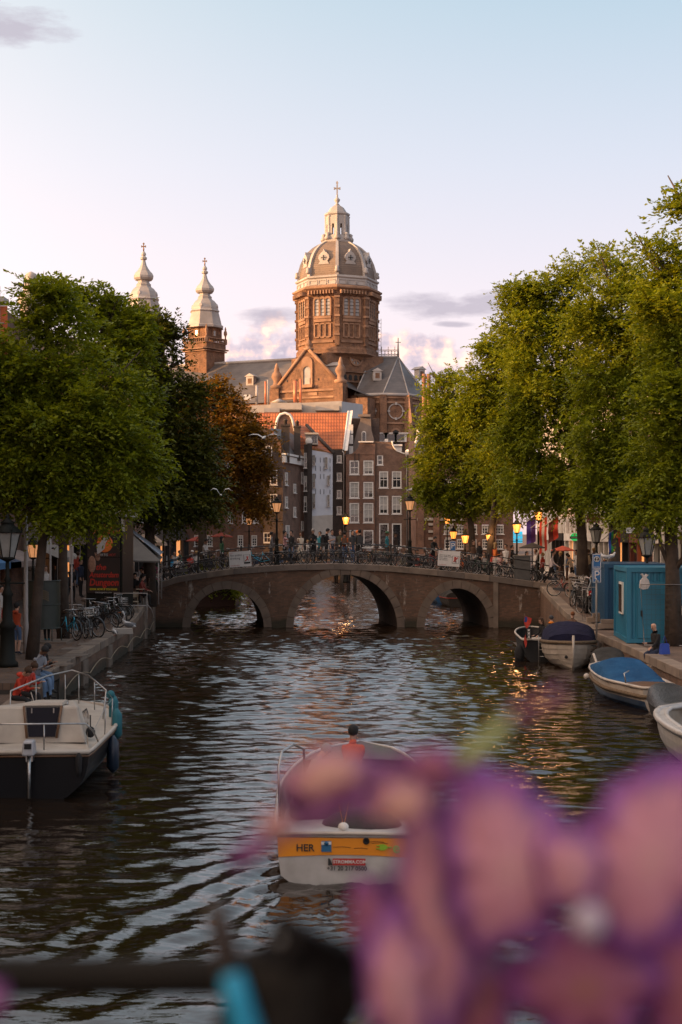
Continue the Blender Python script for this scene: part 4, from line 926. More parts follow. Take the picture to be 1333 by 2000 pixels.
# small roofs with orange tiles between that gable and the choir
for i, (x0, x1, y0, y1, lb) in enumerate(((692, 704, 829, 850, 'scrap of orange tiled roof left of the sooty stone gable'), (735, 792, 844, 864, 'low orange and slate roof with white dormers in front of the choir'))):
    d = DH+11+i*2; t = thing('low_house', lb, 'house', (X((x0+x1)/2, d), d, 0)); hw2 = (x1-x0)/2*d/F
    MB().box((0, 4, Z(y1, d)/2), (2*hw2, 7, Z(y1, d))).build('wall', M_HB1, t); MB().add([(-hw2-.2, -.2, Z(y1, d)), (hw2+.2, -.2, Z(y1, d)), (hw2+.2, 3, Z(y0, d)), (-hw2-.2, 3, Z(y0, d))], [(0, 1, 2, 3)]).build('roof', M_TILE if i == 0 else M_TILE, t)
    for k in range(3 if i else 1):
        x_ = -hw2+hw2*2*(k+.5)/(3 if i else 1); m_ = MB(); m_.box((x_, -.1, Z(y1, d)+.55), (1.5, 1, 1.0)); m_.box((x_, -.2, Z(y1, d)+1.1), (1.9, 1.3, .14)); m_.build('dormer', M_WHITE, t)
        MB().box((x_, -.63, Z(y1, d)+.55), (.9, .06, .7)).build('dormer_window', M_GLASS, t)
# pale flat roofed block with flues, in front of the transept
BD = DH+28; bu = BD/F
t = thing('flat_roofed_block', 'long pale flat roofed building block with metal flues in front of the church', 'building', (X(605, BD), BD, 0))
def b_(px, py, dy=0): d = BD+dy; return (X(px, d)-X(605, BD), dy, Z(py, d))
bm_ = MB(); a0 = b_(490, 788)[0]; a1 = b_(668, 783)[0]
bm_.prism([(a0, 0), (a1, 0), (a1, b_(1, 783)[2]), (a0, b_(1, 792)[2])], 0, 14); bm_.build('wall', M_PALE, t)
MB().add([b_(668, 1000, -.01), b_(709, 1000, 8), b_(709, 790, 8), b_(668, 784, -.01)], [(0, 1, 2, 3)]).build('flank_wall', M('pale grey cladding', (.42, .42, .42), (.36, .36, .37), .8), t)
MB().box(b_(560, 795, -1.5), (60*bu, 3, 13*bu)).build('roof_plant', M_PALE, t)
MB().box(b_(532, 802, -2.2), (30*bu, 2, 8*bu)).build('air_handler', M_ZINC, t); MB().box(b_(640, 797, -1), (46*bu, 2, 11*bu)).build('roof_plant', M_PALE, t)
M_COP = M('copper flue', (.58, .19, .09), (.48, .15, .07), 1, .45, metal=.3)
for px_, y0, y1, w, mt in ((577, 744, 792, 7.5, M_COP), (587.5, 740, 790, 5, M_COP), (502, 753, 790, 5, M_ZINC), (519, 745, 790, 4, M_COP), (524, 742, 790, 4, M_ZINC)):
    p = b_(px_, y1, 1.5); q = b_(px_, y0, 1.5); MB().tube([p, q], w*bu/2, 12).build('flue', mt, t)
MB().box(b_(484, 777, 2), (13*bu, 2, 10*bu)).build('roof_box', M_WHITE, t)
MB().lathe([(1.2, 0), (.1, .5)], 10, b_(545, 786, 1)).build('roof_vent', M_ZINC, t)
# brick institute on the right with twin chimneys, mostly behind the trees
RD = 128.0; ru = RD/F
t = thing('brick_institute', 'large ornate brick building with banded piers and white barred windows behind the right hand trees', 'building', (X(905, RD), RD, 0))
def r_(px, py, dy=0): d = RD+dy; return (X(px, d)-X(905, RD), dy, Z(py, d))
holes = []
for px_ in (876, 900, 924, 950, 976): holes += [(r_(px_, 1)[0], r_(1, 1043)[2], 17*ru, 18*ru, 3, 3, .3), (r_(px_, 1)[0], r_(1, 1072)[2], 15*ru, 19*ru, 3, 3, 0), (r_(px_, 1)[0], r_(1, 1003)[2], 15*ru, 22*ru, 2, 4, .3), (r_(px_, 1)[0], r_(1, 960)[2], 15*ru, 24*ru, 2, 4, .3)]
mb = MB(); wall_holes(mb, r_(813, 1)[0], r_(1003, 1)[0], 0, r_(1, 895)[2], holes); mb.add([(r_(813, 1)[0], 0, 0), (r_(813, 1)[0], 14, 0), (r_(813, 1)[0], 14, 19), (r_(813, 1)[0], 0, r_(1, 895)[2])], [(0, 1, 2, 3)]); mb.build('wall', M_HB2, t, fix=False)
for h in holes: window(t, h[0], h[1], h[2]-.02, h[3]-.02, h[4], h[5], M_WHITE, .1, h[6], edge=.08, bar=.05)
for px_ in (822, 852, 912, 963): 
    MB().box((r_(px_, 1)[0], -.2, r_(1, 985)[2]/2), (12*ru, .5, r_(1, 985)[2])).build('pier', M_HB2, t); MB().lathe([(8*ru, 0), (8*ru, .1), (.05, 1.6)], 4, (r_(px_, 1)[0], -.2, r_(1, 985)[2]), 0, R(45), False).build('pier_cap', M_SLATE, t)
for px_, hh in ((845, 1010), (878, 1010)):
    for k in range(3): MB().box((r_(px_, 1)[0], -.08, r_(1, 1052-k*14)[2]), (16*ru, .2, .22)).build('stone_band', M_PALE, t)
MB().box((r_(870, 1)[0], -.1, r_(1, 1014)[2]), (110*ru, .3, .25)).build('string_course', M_PALE, t)
MB().box((r_(836, 1)[0], 3, r_(1, 795)[2]/2+5), (15*ru, 2, r_(1, 795)[2]-10)).build('chimney_base', M_HB2, t)
for px_ in (832.5, 841.5): MB().lathe([(4.6*ru, r_(1, 800)[2]), (3.9*ru, r_(1, 790)[2]), (3.9*ru, r_(1, 733)[2]), (4.6*ru, r_(1, 731)[2]), (4.6*ru, r_(1, 728)[2]), (3.9*ru, r_(1, 727)[2]), (3.9*ru, r_(1, 723)[2])], 12, (r_(px_, 1)[0], 3, 0)).build('chimney_stack', brick('orange chimney brick', (.40, .16, .08), (.30, .12, .065), (.3, .2, .14), .24, .08), t)  # stacks in a brighter orange brick than their base
MB().add([r_(813, 895, -.3), r_(1003, 895, -.3), r_(1003, 800, 9), r_(850, 800, 9)], [(0, 1, 2, 3)]).build('roof', M_SLATE, t, fix=False)
# low block across the left end of the canal, with people's terrace before it
LD = 150.0; lu = LD/F
t = thing('low_brick_building', 'low brick building with white framed windows behind the left trees', 'building', (X(440, LD), LD, 0))
holes = []
for px_ in (385, 410, 470, 497): holes.append(((px_-440)*lu, Z(1067, LD), 11*lu, 22*lu, 2, 4, .3))
for px_ in (372, 398, 424, 450, 478, 500): holes.append(((px_-440)*lu, Z(1022, LD), 10*lu, 24*lu, 2, 4, .3)); holes.append(((px_-440)*lu, Z(975, LD), 10*lu, 24*lu, 2, 4, .3))
mb = MB(); wall_holes(mb, -110*lu, 75*lu, 0, 11.5, holes); mb.build('wall', M_HB2, t, fix=False)
for h in holes: window(t, h[0], h[1], h[2]-.02, h[3]-.02, h[4], h[5], M_WHITE, .1, h[6], edge=.1, bar=.05)
MB().add([(-112*lu, -.3, 11.5), (77*lu, -.3, 11.5), (77*lu, 6, 14.5), (-112*lu, 6, 14.5)], [(0, 1, 2, 3)]).build('roof', M_SLATE, t, fix=False)

# ------------------------------------------------------------------ the two long street rows
def front_wins(w, floors, cols, h0, fh, ww, wh, blindp=.4, nx=2, nz=2):
    out = []
    for f in range(floors):
        for c in range(cols):
            out.append((-w/2+w*(c+.5)/cols, h0+f*fh, ww, wh*(1-.06*f), nx, nz, random.choice((0, 0, .4, .9)) if random.random() < blindp*2 else 0))
    return out
M_BLACKP = M('black shop paint', (.02, .018, .018), None, 4, .4); M_REDP = M('red brown shop paint', (.16, .05, .035), None, 4, .5)
M_CREAM = M('cream stone', (.55, .47, .38), (.45, .38, .30), 1.6, .75)
def lamp_mat(nm, c, s): 
    m = M(nm, (.6, .4, .2), None, 3, .5, emit=c, estr=s); return m
M_GLOW = lamp_mat('lit shop interior', (1.0, .36, .10), .45)
def shopfront(t, w, mat, lit=False, cols=3):
    s = MB(); hh = 3.3
    s.box((0, -.15, hh-.2), (w-.15, .4, .55)); s.box((0, -.1, .25), (w-.15, .3, .5))
    for i in range(cols+1): s.box((-w/2+.15+(w-.3)*i/cols, -.12, hh/2), (.2, .34, hh-.3))
    s.build('shop_front', mat, t)
    for i in range(cols):
        x_ = -w/2+.15+(w-.3)*(i+.5)/cols; MB().box((x_, -.03, 1.7), ((w-.3)/cols-.25, .04, 2.2)).build('shop_window', M_GLOW if lit and i % 2 else M_GLASS, t)
random.seed(21)
rowR = [(58.5, 5.5, M_CREAM, 12, 3, M_CREAM, True, 'cream stone front with lit orange shop window at the right edge'), (64.2, 6, M_HB4, 13.5, 3, M_BLACKP, False, 'black brown brick front with big white framed windows'),
        (70.4, 5.6, M_CREAM, 12.5, 3, M_WHITE, False, 'cream front with tall white pilasters on the right street'), (76.2, 6.2, M_HB1, 14, 3, M_REDP, True, 'dark brick hotel front with a red brown sign'),
        (82.6, 6, M_HB4, 13, 3, M_BLACKP, True, 'blackened brick bar front with a green beer sign'), (88.8, 5.5, M_CREAM, 12, 3, M_WHITE, False, 'pale front behind the orange and white flags'),
        (94.5, 6, M_PALE, 13, 3, M_WHITE, False, 'pale rendered front with closely set white pilasters'), (100.7, 6.2, M_HB2, 12.5, 3, M_WHITE, True, 'red brick front farther down the right street'), (107.1, 6, M_CREAM, 12, 3, M_BLACKP, False, 'cream front near the far end of the right street'), (113.3, 6.5, M_PALE, 12.5, 3, M_WHITE, False, 'last pale front before the brick institute')]
for y0, w, wm, h, cols, sm, lit, lb in rowR:
    t = house('town_house', lb, (17.0+random.uniform(-.1, .1), y0+w/2, 1.15 if y0 < 60 else 1.35), R(-90), w, h, 10, wm, front_wins(w, 3, cols, 4.4, 2.95, 1.15, 2.0), cornice=M_WHITE, roofm=M_SLATE, ridge='x', roof_h=3)
    shopfront(t, w, sm, lit)
    if wm in (M_CREAM, M_PALE) or y0 > 85:
        for i in range(cols+1): MB().box((-w/2+.22+(w-.44)*i/cols, -.12, 3.4+(h-4.2)/2), (.34, .22, h-4.2)).build('pilaster', M_WHITE, t)
rowL = [(-38, 12, M_HB1, 15, 'brick front far back on the left street'), (-26, 11, M_HB3, 15, 'brown brick front behind the viewer on the left'), (-15, 9, M_HB2, 14.5, 'red brick front behind the viewer on the left'), (-6, 9, M_HB1, 15, 'dark brick front abreast of the viewer on the left'), (3.2, 9, M_CREAM, 14, 'cream front just left of the near bridge'), (12.4, 9, M_HB3, 15, 'brown brick front left of the near quay'), (21.6, 9, M_HB4, 14.5, 'black brown brick front left of the cabin boat'), (30.8, 9, M_HB2, 15, 'red brick front above the seated youths'), (40, 6.5, M_HB1, 14.5, 'dark brick front on the left street nearest the camera'), (46.7, 7, M_CREAM, 15, 'cream front on the left street behind the big lantern'), (53.9, 6.5, M_HB4, 14.5, 'blackened brick front on the left street'), (60.6, 6, M_CREAM, 11.5, 'cream columned front behind the advertising column'),
        (66.8, 6.2, M_HB2, 11, 'red brown brick front behind the grey market tent'), (73.2, 6.5, M_HB1, 10.5, 'dark brick front left of the bridge'), (79.9, 6.5, M_HB3, 10.5, 'brown brick front behind the left trees'), (86.6, 7, M_HB2, 10, 'red brick front farther behind the left trees'), (94, 8, M_HB1, 10.5, 'low dark brick front beyond the bridge on the left'), (102.5, 9, M_HB3, 11, 'low brown brick front beyond the bridge on the left'), (112, 9, M_HB2, 17.5, 'tall red brick front hidden behind the round crowned elm'), (121.5, 10, M_HB1, 18, 'last tall dark front of the left street row'), (132, 17, M_HB4, 18, 'tallest blackened front at the far end of the left row')]
for y0, w, wm, h, lb in rowL:
    t = house('town_house', lb, (-16.2+random.uniform(-.1, .1), y0+w/2, 1.2), R(90), w, h, 10, wm, front_wins(w, 3, 3, 4.4, 2.95, 1.15, 2.0), cornice=M_WHITE, roofm=M_SLATE, ridge='x', roof_h=1.5)
    shopfront(t, w, M_BLACKP if wm != M_CREAM else M_WHITE, True)
    for i in range(4): 
        if wm is M_CREAM: MB().box((-w/2+.22+(w-.44)*i/3, -.12, 3.4+(h-4.2)/2), (.34, .22, h-4.2)).build('pilaster', M_WHITE, t)
# house under scaffold netting, far left, with a stone finial in view above the trees
t = thing('netted_house', 'tall building wrapped in orange scaffold netting at the upper left edge', 'building', (X(-14, 62)-2.0, 62, 1.2))
MB().box((0, 3, 6.6), (5.0, 6, 13.4)).build('wall', M_HB2, t)
net = M('orange scaffold netting', (.62, .15, .05), (.5, .11, .04), 2, .8)
for k in range(8): MB().box((-2.2+k*.66, -.35-.05*(k % 2), 12.2), (.64, .06, 2.3)).build('netting_panel', net, t)
sf = MB()
for x_ in (-2.4, -.8, .8, 2.4): sf.tube([(x_, -.45, 0), (x_, -.45, 14.2)], .04, 6)
for z_ in (10.6, 11.6, 12.6, 13.6): sf.tube([(-2.6, -.45, z_), (2.6, -.45, z_)], .035, 6)
sf.build('scaffold_tubes', M_ZINC, t)
MB().box((0, -.2, 13.6), (5.3, 1.0, .25)).build('scaffold_board', M_PALE, t)
t = tag(MB().lathe([(.55, 0), (.5, 14.3), (.62, 14.4), (.62, 14.7), (.34, 14.9), (.42, 15.2), (.22, 15.4), (.3, 15.6), (.24, 15.75), (.05, 15.85)], 8).build('stone_finial', M_PALE, None, (X(61, 66), 66, 1.0)), 'pale stone gable finial poking out above the left trees', 'finial')
# ================================================================== TREES
def leaf_mat(name, ca, cb, tr=.42):
    m, nt, b = newmat(name); L = nt.links.new
    at = nd(nt, 'ShaderNodeAttribute', attribute_name='tint'); col = ramp(nt, at.outputs['Fac'], [(0, ca), (.55, tuple((x+y)/2 for x, y in zip(ca, cb))), (1, cb)])
    L(col, b.inputs['Base Color']); setb(b, Roughness=.55); b.inputs['Specular IOR Level'].default_value = .25
    tl = nd(nt, 'ShaderNodeBsdfTranslucent'); L(mixc(nt, 1.0, col, (1.5, 1.35, .5), 'MULTIPLY'), tl.inputs[0])
    mx = nd(nt, 'ShaderNodeMixShader'); mx.inputs[0].default_value = tr; L(b.outputs[0], mx.inputs[1]); L(tl.outputs[0], mx.inputs[2]); L(mx.outputs[0], nt.nodes['Material Output'].inputs[0]); return m
M_LEAF1 = leaf_mat('elm leaves', (.075, .112, .006), (.26, .29, .016))
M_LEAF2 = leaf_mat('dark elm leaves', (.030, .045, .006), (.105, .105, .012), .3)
M_LEAF3 = leaf_mat('fresh elm leaves', (.07, .105, .006), (.25, .28, .016))
M_LEAF4 = leaf_mat('elm leaves tinted sunlit orange', (.07, .05, .008), (.26, .125, .018))  # low sun on this one crown is painted into the leaf colour
M_BARK = M('elm bark', (.075, .052, .038), (.035, .026, .02), 2.5, .9, .03, bscale=9)
def leaves_mesh(name, blobs, n_leaf, leaf, seed, mat, per=12, gap=.5):
    r = np.random.default_rng(seed); B = np.array(blobs, float)
    area = (B[:, 3]*B[:, 5])**1.0; pr = area/area.sum(); ns = n_leaf//per
    bi = r.choice(len(B), ns, p=pr); c = B[bi, :3]; rad = B[bi, 3:6]
    d = r.normal(size=(ns, 3)); d /= np.linalg.norm(d, axis=1)[:, None]
    # lumpy surface: bunches of twigs reach farther out than the hollows between them
    k = 3.1
    ph = r.uniform(0, 6.3, (5, 1)); dirs = r.normal(size=(5, 3))*k
    lump = sum(np.sin((d*2+c*.5) @ dirs[i]+ph[i]) for i in range(5))/5
    rr = np.clip(r.uniform(0, 1, ns)**.40, .2, 1)*(1.0+.46*lump+.05*r.normal(size=ns))
    base = c+d*rad*rr[:, None]
    # sprays gather round branch ends, with hollows left between the bunches
    nc = max(12, ns//55); cc = base[r.choice(ns, nc)]; own = r.integers(0, nc, ns); sz = .20*(rad.mean(axis=1))*r.uniform(.7, 1.3, nc)[own]
    keep = r.uniform(size=ns) < .22
    cl = cc[own]+r.normal(size=(ns, 3))*np.array([1.15, 1.15, .62])*sz[:, None]
    base = np.where(keep[:, None], base, cl); d = np.where(keep[:, None], d, (cl-c)/(np.linalg.norm(cl-c, axis=1)[:, None]+1e-6))
    out = d*np.array([1, 1, .6]); out[:, 2] += r.uniform(-.15, .6, ns); out += r.normal(size=(ns, 3))*.55; out /= np.linalg.norm(out, axis=1)[:, None]
    ln = leaf*per*.40*r.uniform(.6, 1.35, ns)
    t = np.linspace(0, 1, per)[None, :, None]
    P = base[:, None, :]+out[:, None, :]*ln[:, None, None]*t; P[:, :, 2] -= (ln[:, None]*.38)*(t[:, :, 0]**2)
    side = np.cross(out, [0, 0, 1.]); side /= np.linalg.norm(side, axis=1)[:, None]+1e-6
    sg = np.where(np.arange(per) % 2 == 0, 1., -1.)[None, :, None]
    ax = side[:, None, :]*sg*1.0+out[:, None, :]*.9+r.normal(size=P.shape)*.38; ax[:, :, 2] -= .25; ax /= np.linalg.norm(ax, axis=2)[:, :, None]
    nr = np.array([0, 0, 1.])+r.normal(size=P.shape)*.42; wv = np.cross(ax, nr); wv /= np.linalg.norm(wv, axis=2)[:, :, None]+1e-6
    s = leaf*1.12*r.uniform(.6, 1.4, P.shape[:2])[:, :, None]
    V = np.stack([P, P+ax*s*.45+wv*s*.27, P+ax*s, P+ax*s*.45-wv*s*.27], 2).reshape(-1, 3).astype('f')
    n = len(V)//4; me = bpy.data.meshes.new(name); me.vertices.add(4*n); me.vertices.foreach_set('co', V.ravel()); me.loops.add(4*n); me.loops.foreach_set('vertex_index', np.arange(4*n, dtype='i'))
    me.polygons.add(n); me.polygons.foreach_set('loop_start', np.arange(0, 4*n, 4, dtype='i')); me.update(calc_edges=True)
    ts = r.uniform(0, 1, ns); tint = np.clip(.62*np.repeat(ts, per)+.38*r.uniform(0, 1, ns*per), 0, 1)
    a = me.attributes.new('tint', 'FLOAT', 'POINT'); a.data.foreach_set('value', np.repeat(tint, 4).astype('f'))
    me.materials.append(mat); return me, base
def tree(label, D, base, trunk, blobs_px, n_leaf, leaf, seed, mat, tr=.3, zb=None, squash=.85, dz=0):
    """trunk: list of photo points up the stem; blobs: (px, py, rx, rz) measured at distance D"""
    rnd = random.Random(seed); k = D/F; bx = X(base, D); zb = zb if zb is not None else 1.0
    t = thing('elm_tree', label, 'tree', (bx, D, zb), 0, 'elm trees along the canal')
    bl = []
    for (px, py, rx, rz_) in blobs_px:
        bl.append((X(px, D)-bx, rnd.uniform(-.35, .35)*rx*k, Z(py, D)-zb, rx*k, rx*k*squash, rz_*k))
    me, tips = leaves_mesh('crown', bl, n_leaf, leaf, seed, mat)
    o = inst('crown', me, t, kind='stuff')
    pts = [Vector((X(px, D)-bx, 0, max(Z(py, D)-zb, -.2) if i else -.15)) for i, (px, py) in enumerate(trunk)]
    n = len(pts); rs = [tr*(1.25 if i == 0 else 1)*(1-.75*i/(n-1)) for i in range(n)]
    tm = MB().tube(pts, rs, 10)
    tm.build('trunk', M_BARK, t)
    lm = MB(); cnt = 0
    for b in sorted(bl, key=lambda q: q[2]):
        c = Vector(b[:3]); # nearest trunk point lying lower than the blob
        cand = [p for p in pts[1:] if p.z < c.z-.1] or [pts[1]]
        s = max(cand, key=lambda p: p.z*1.0-(p-c).length*.35)
        m1 = s.lerp(c, .45)+Vector((rnd.uniform(-.3, .3), rnd.uniform(-.3, .3), -.25*(c-s).length*.3))
        r0 = tr*.36
        lm.tube([s, m1, c, c+(c-m1)*.5], [r0, r0*.7, r0*.4, .015], 6)
        for j in range(5):
            e = c+Vector((rnd.uniform(-1, 1)*b[3], rnd.uniform(-1, 1)*b[4], rnd.uniform(-.6, 1)*b[5]))*.9; q = m1.lerp(c, rnd.uniform(.2, 1))
            lm.tube([q, q.lerp(e, .5)+Vector((0, 0, .15)), e], [r0*.35, r0*.22, .012], 4)
    lm.build('limb', M_BARK, t, kind='stuff')
    return t
tree('big pale green elm with a leaning trunk beside the street urinal', 42, 62, [(62, 1290), (75, 1150), (88, 1010), (96, 880), (100, 740), (92, 620), (88, 575)],
     [(78, 605, 46, 55), (125, 640, 70, 80), (-40, 740, 60, 70), (0, 720, 80, 90), (90, 730, 95, 85), (180, 765, 80, 75), (226, 850, 58, 62), (30, 830, 100, 90), (130, 860, 105, 85), (205, 930, 68, 55), (60, 935, 100, 65), (140, 985, 75, 40), (-40, 880, 80, 100), (235, 735, 40, 45), (100, 565, 26, 30), (45, 560, 14, 22), (170, 985, 80, 42), (20, 975, 50, 30), (250, 890, 40, 40)], 100000, .125, 1, M_LEAF1, .165)
tree('second left quay elm with its straight trunk just behind the urinal', 50, 122, [(124, 1240), (124, 1120), (122, 990), (150, 860), (180, 740), (200, 640)],
     [(190, 615, 48, 42), (245, 635, 38, 38), (215, 690, 58, 48), (150, 590, 34, 32), (278, 680, 22, 36), (262, 780, 34, 56), (180, 850, 70, 80), (150, 960, 60, 40), (230, 930, 50, 55), (225, 592, 20, 20), (205, 575, 12, 12)], 42000, .135, 2, M_LEAF1, .19)
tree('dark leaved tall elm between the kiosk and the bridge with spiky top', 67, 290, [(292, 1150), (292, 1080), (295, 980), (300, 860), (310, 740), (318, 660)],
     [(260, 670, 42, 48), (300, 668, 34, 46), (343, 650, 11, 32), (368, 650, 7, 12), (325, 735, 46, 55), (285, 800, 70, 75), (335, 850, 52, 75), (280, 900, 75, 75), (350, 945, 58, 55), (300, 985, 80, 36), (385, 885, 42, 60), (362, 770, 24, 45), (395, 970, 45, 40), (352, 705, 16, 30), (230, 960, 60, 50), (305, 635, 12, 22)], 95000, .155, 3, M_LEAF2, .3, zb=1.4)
tree('round crowned elm with orange sunlight painted into its leaf colour behind the left end of the bridge', 92, 395, [(395, 1100), (396, 1040), (400, 980), (420, 900), (430, 820)],
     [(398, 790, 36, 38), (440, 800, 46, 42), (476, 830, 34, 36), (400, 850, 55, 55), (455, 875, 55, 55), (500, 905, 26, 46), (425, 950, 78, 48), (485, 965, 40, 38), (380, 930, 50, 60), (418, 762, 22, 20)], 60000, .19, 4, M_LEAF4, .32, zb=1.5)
tree('bush crowned elm hanging over the canal beyond the right end of the bridge', 92, 925, [(925, 1100), (922, 1040), (915, 980), (900, 900), (885, 820)],
     [(882, 740, 24, 26), (868, 785, 36, 38), (848, 850, 34, 46), (900, 840, 56, 56), (848, 920, 36, 46), (915, 920, 58, 56), (955, 850, 50, 56), (838, 958, 18, 24), (895, 975, 66, 28), (850, 735, 12, 12), (960, 960, 40, 36)], 70000, .175, 5, M_LEAF3, .26, zb=1.7)
tree('elm with an orange tinged tip beyond the bridge lamp on the right', 84, 957, [(957, 1110), (960, 1040), (970, 960), (975, 860), (975, 740)],
     [(975, 672, 26, 30), (955, 735, 42, 46), (1000, 790, 56, 58), (985, 890, 56, 58), (1000, 965, 56, 34), (940, 790, 36, 48), (1005, 700, 34, 46), (952, 690, 14, 16)], 62000, .165, 6, M_LEAF1, .26, zb=1.9)
tree('tall wide elm whose orange topped crown rises above the blue hotel sign', 72, 1085, [(1138, 1135), (1138, 1060), (1132, 980), (1110, 860), (1090, 740), (1090, 620)],
     [(1040, 580, 40, 34), (1085, 560, 44, 40), (1004, 572, 14, 18), (1132, 535, 36, 34), (1050, 650, 66, 62), (1125, 640, 72, 72), (1055, 750, 72, 74), (1080, 850, 78, 78), (1048, 940, 66, 46), (1125, 935, 78, 56), (1016, 850, 40, 60), (1172, 505, 16, 20), (1145, 760, 60, 70), (1018, 612, 20, 24)], 110000, .15, 7, M_LEAF1, .3, zb=1.6)
tree('slim stemmed elm behind the blue containers', 60, 1202, [(1202, 1180), (1202, 1090), (1196, 1000), (1204, 900), (1212, 780), (1214, 640)],
     [(1178, 515, 26, 26), (1225, 535, 42, 40), (1200, 630, 74, 74), (1250, 700, 74, 74), (1180, 740, 64, 64), (1190, 840, 74, 74), (1250, 900, 84, 84), (1180, 945, 54, 50), (1230, 985, 60, 30), (1268, 600, 50, 60)], 90000, .14, 8, M_LEAF3, .24, zb=1.2)
tree('thick dark stemmed elm at the right edge in front of the containers', 47, 1312, [(1318, 1262), (1314, 1120), (1308, 980), (1316, 860), (1325, 720), (1330, 600)],
     [(1282, 500, 26, 20), (1322, 530, 40, 40), (1310, 600, 60, 60), (1350, 700, 84, 84), (1305, 800, 70, 80), (1335, 900, 84, 84), (1285, 975, 56, 38), (1370, 980, 80, 50), (1262, 488, 12, 10)], 70000, .125, 9, M_LEAF1, .27)
tree('nearest right quay elm, only branch ends reaching into the upper right corner', 36, 1480, [(1480, 1330), (1480, 1100), (1470, 900), (1460, 700), (1450, 560)],
     [(1376, 408, 52, 26), (1440, 450, 60, 60), (1490, 600, 80, 90), (1490, 760, 80, 90), (1335, 395, 14, 16)], 42000, .12, 10, M_LEAF1, .27)
# clipped trees lining the left street out of the gaps
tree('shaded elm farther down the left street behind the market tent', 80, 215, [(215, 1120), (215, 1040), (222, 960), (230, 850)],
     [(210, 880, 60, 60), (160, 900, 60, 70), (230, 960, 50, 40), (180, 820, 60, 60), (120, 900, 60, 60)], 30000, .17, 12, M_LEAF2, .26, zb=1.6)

# ================================================================== PEOPLE
def V3(*a): return Vector(a)
def rad_dir(pitch, out=0.0):
    """unit vector: 0 = hanging down, 90 = straight ahead (-Y), 180 = up; out = degrees away from the body"""
    p, o = R(pitch), R(out); v = Vector((0, -math.sin(p), -math.cos(p))); v = Matrix.Rotation(-o, 3, 'Y') @ v; return v
_PM = {}
SK = dict(stand=dict(arms=((6, 8, 12, 4), (4, 8, 10, 4)), legs=((2, 3, -2), (-3, 3, 2))),
    weight=dict(arms=((-8, 16, 42, 6), (4, 8, 14, 4)), legs=((10, 5, -8), (-2, 2, 0)), lean=-2),
    phone=dict(arms=((18, 10, 108, -18), (14, 10, 104, -14)), legs=((2, 4, -2), (-4, 3, 2)), head=25),
    lookphone=dict(arms=((28, 14, 125, -10), (5, 8, 20, 0)), legs=((-3, 4, 0), (8, 3, -6)), head=12),
    raise_=dict(arms=((60, 14, 140, -10), (2, 8, 30, 0)), legs=((3, 4, 0), (-4, 3, 0)), head=-5),
    walk=dict(arms=((28, 6, 55, 0), (-28, 8, -5, 0)), legs=((-22, 2, -38), (26, 2, 8)), lean=4),
    walk2=dict(arms=((-22, 8, 5, 0), (22, 6, 40, 0)), legs=((18, 2, -4), (-14, 2, -34)), lean=3),
    leanrail=dict(arms=((48, 12, 80, -10), (44, 12, 84, -10)), legs=((-8, 5, -12), (2, 5, -10)), lean=18, head=10),
    bag=dict(arms=((-4, 10, 98, -30), (10, 12, 30, 0)), legs=((-6, 4, -6), (6, 3, 2)), lean=2),
    sit=dict(arms=((26, 10, 70, -12), (30, 10, 66, -12)), legs=((84, 8, 4), (82, 7, 0)), lean=8, head=10, sit=1),
    sitphone=dict(arms=((26, 8, 112, -16), (30, 8, 108, -18)), legs=((80, 7, -4), (86, 9, 6)), lean=20, head=34, sit=1),
    hunch=dict(arms=((34, 10, 128, -20), (38, 8, 100, -22)), legs=((84, 6, 8), (76, 6, -6)), lean=26, head=30, sit=1),
    twist=dict(arms=((10, 14, 88, -26), (22, 10, 60, -10)), legs=((78, 12, -14), (72, 4, -22)), lean=6, head=8, sit=1),
    steer=dict(arms=((50, 12, 84, -5), (46, 12, 80, -5)), legs=((84, 8, 4), (82, 8, 6)), lean=6, head=4, sit=1))
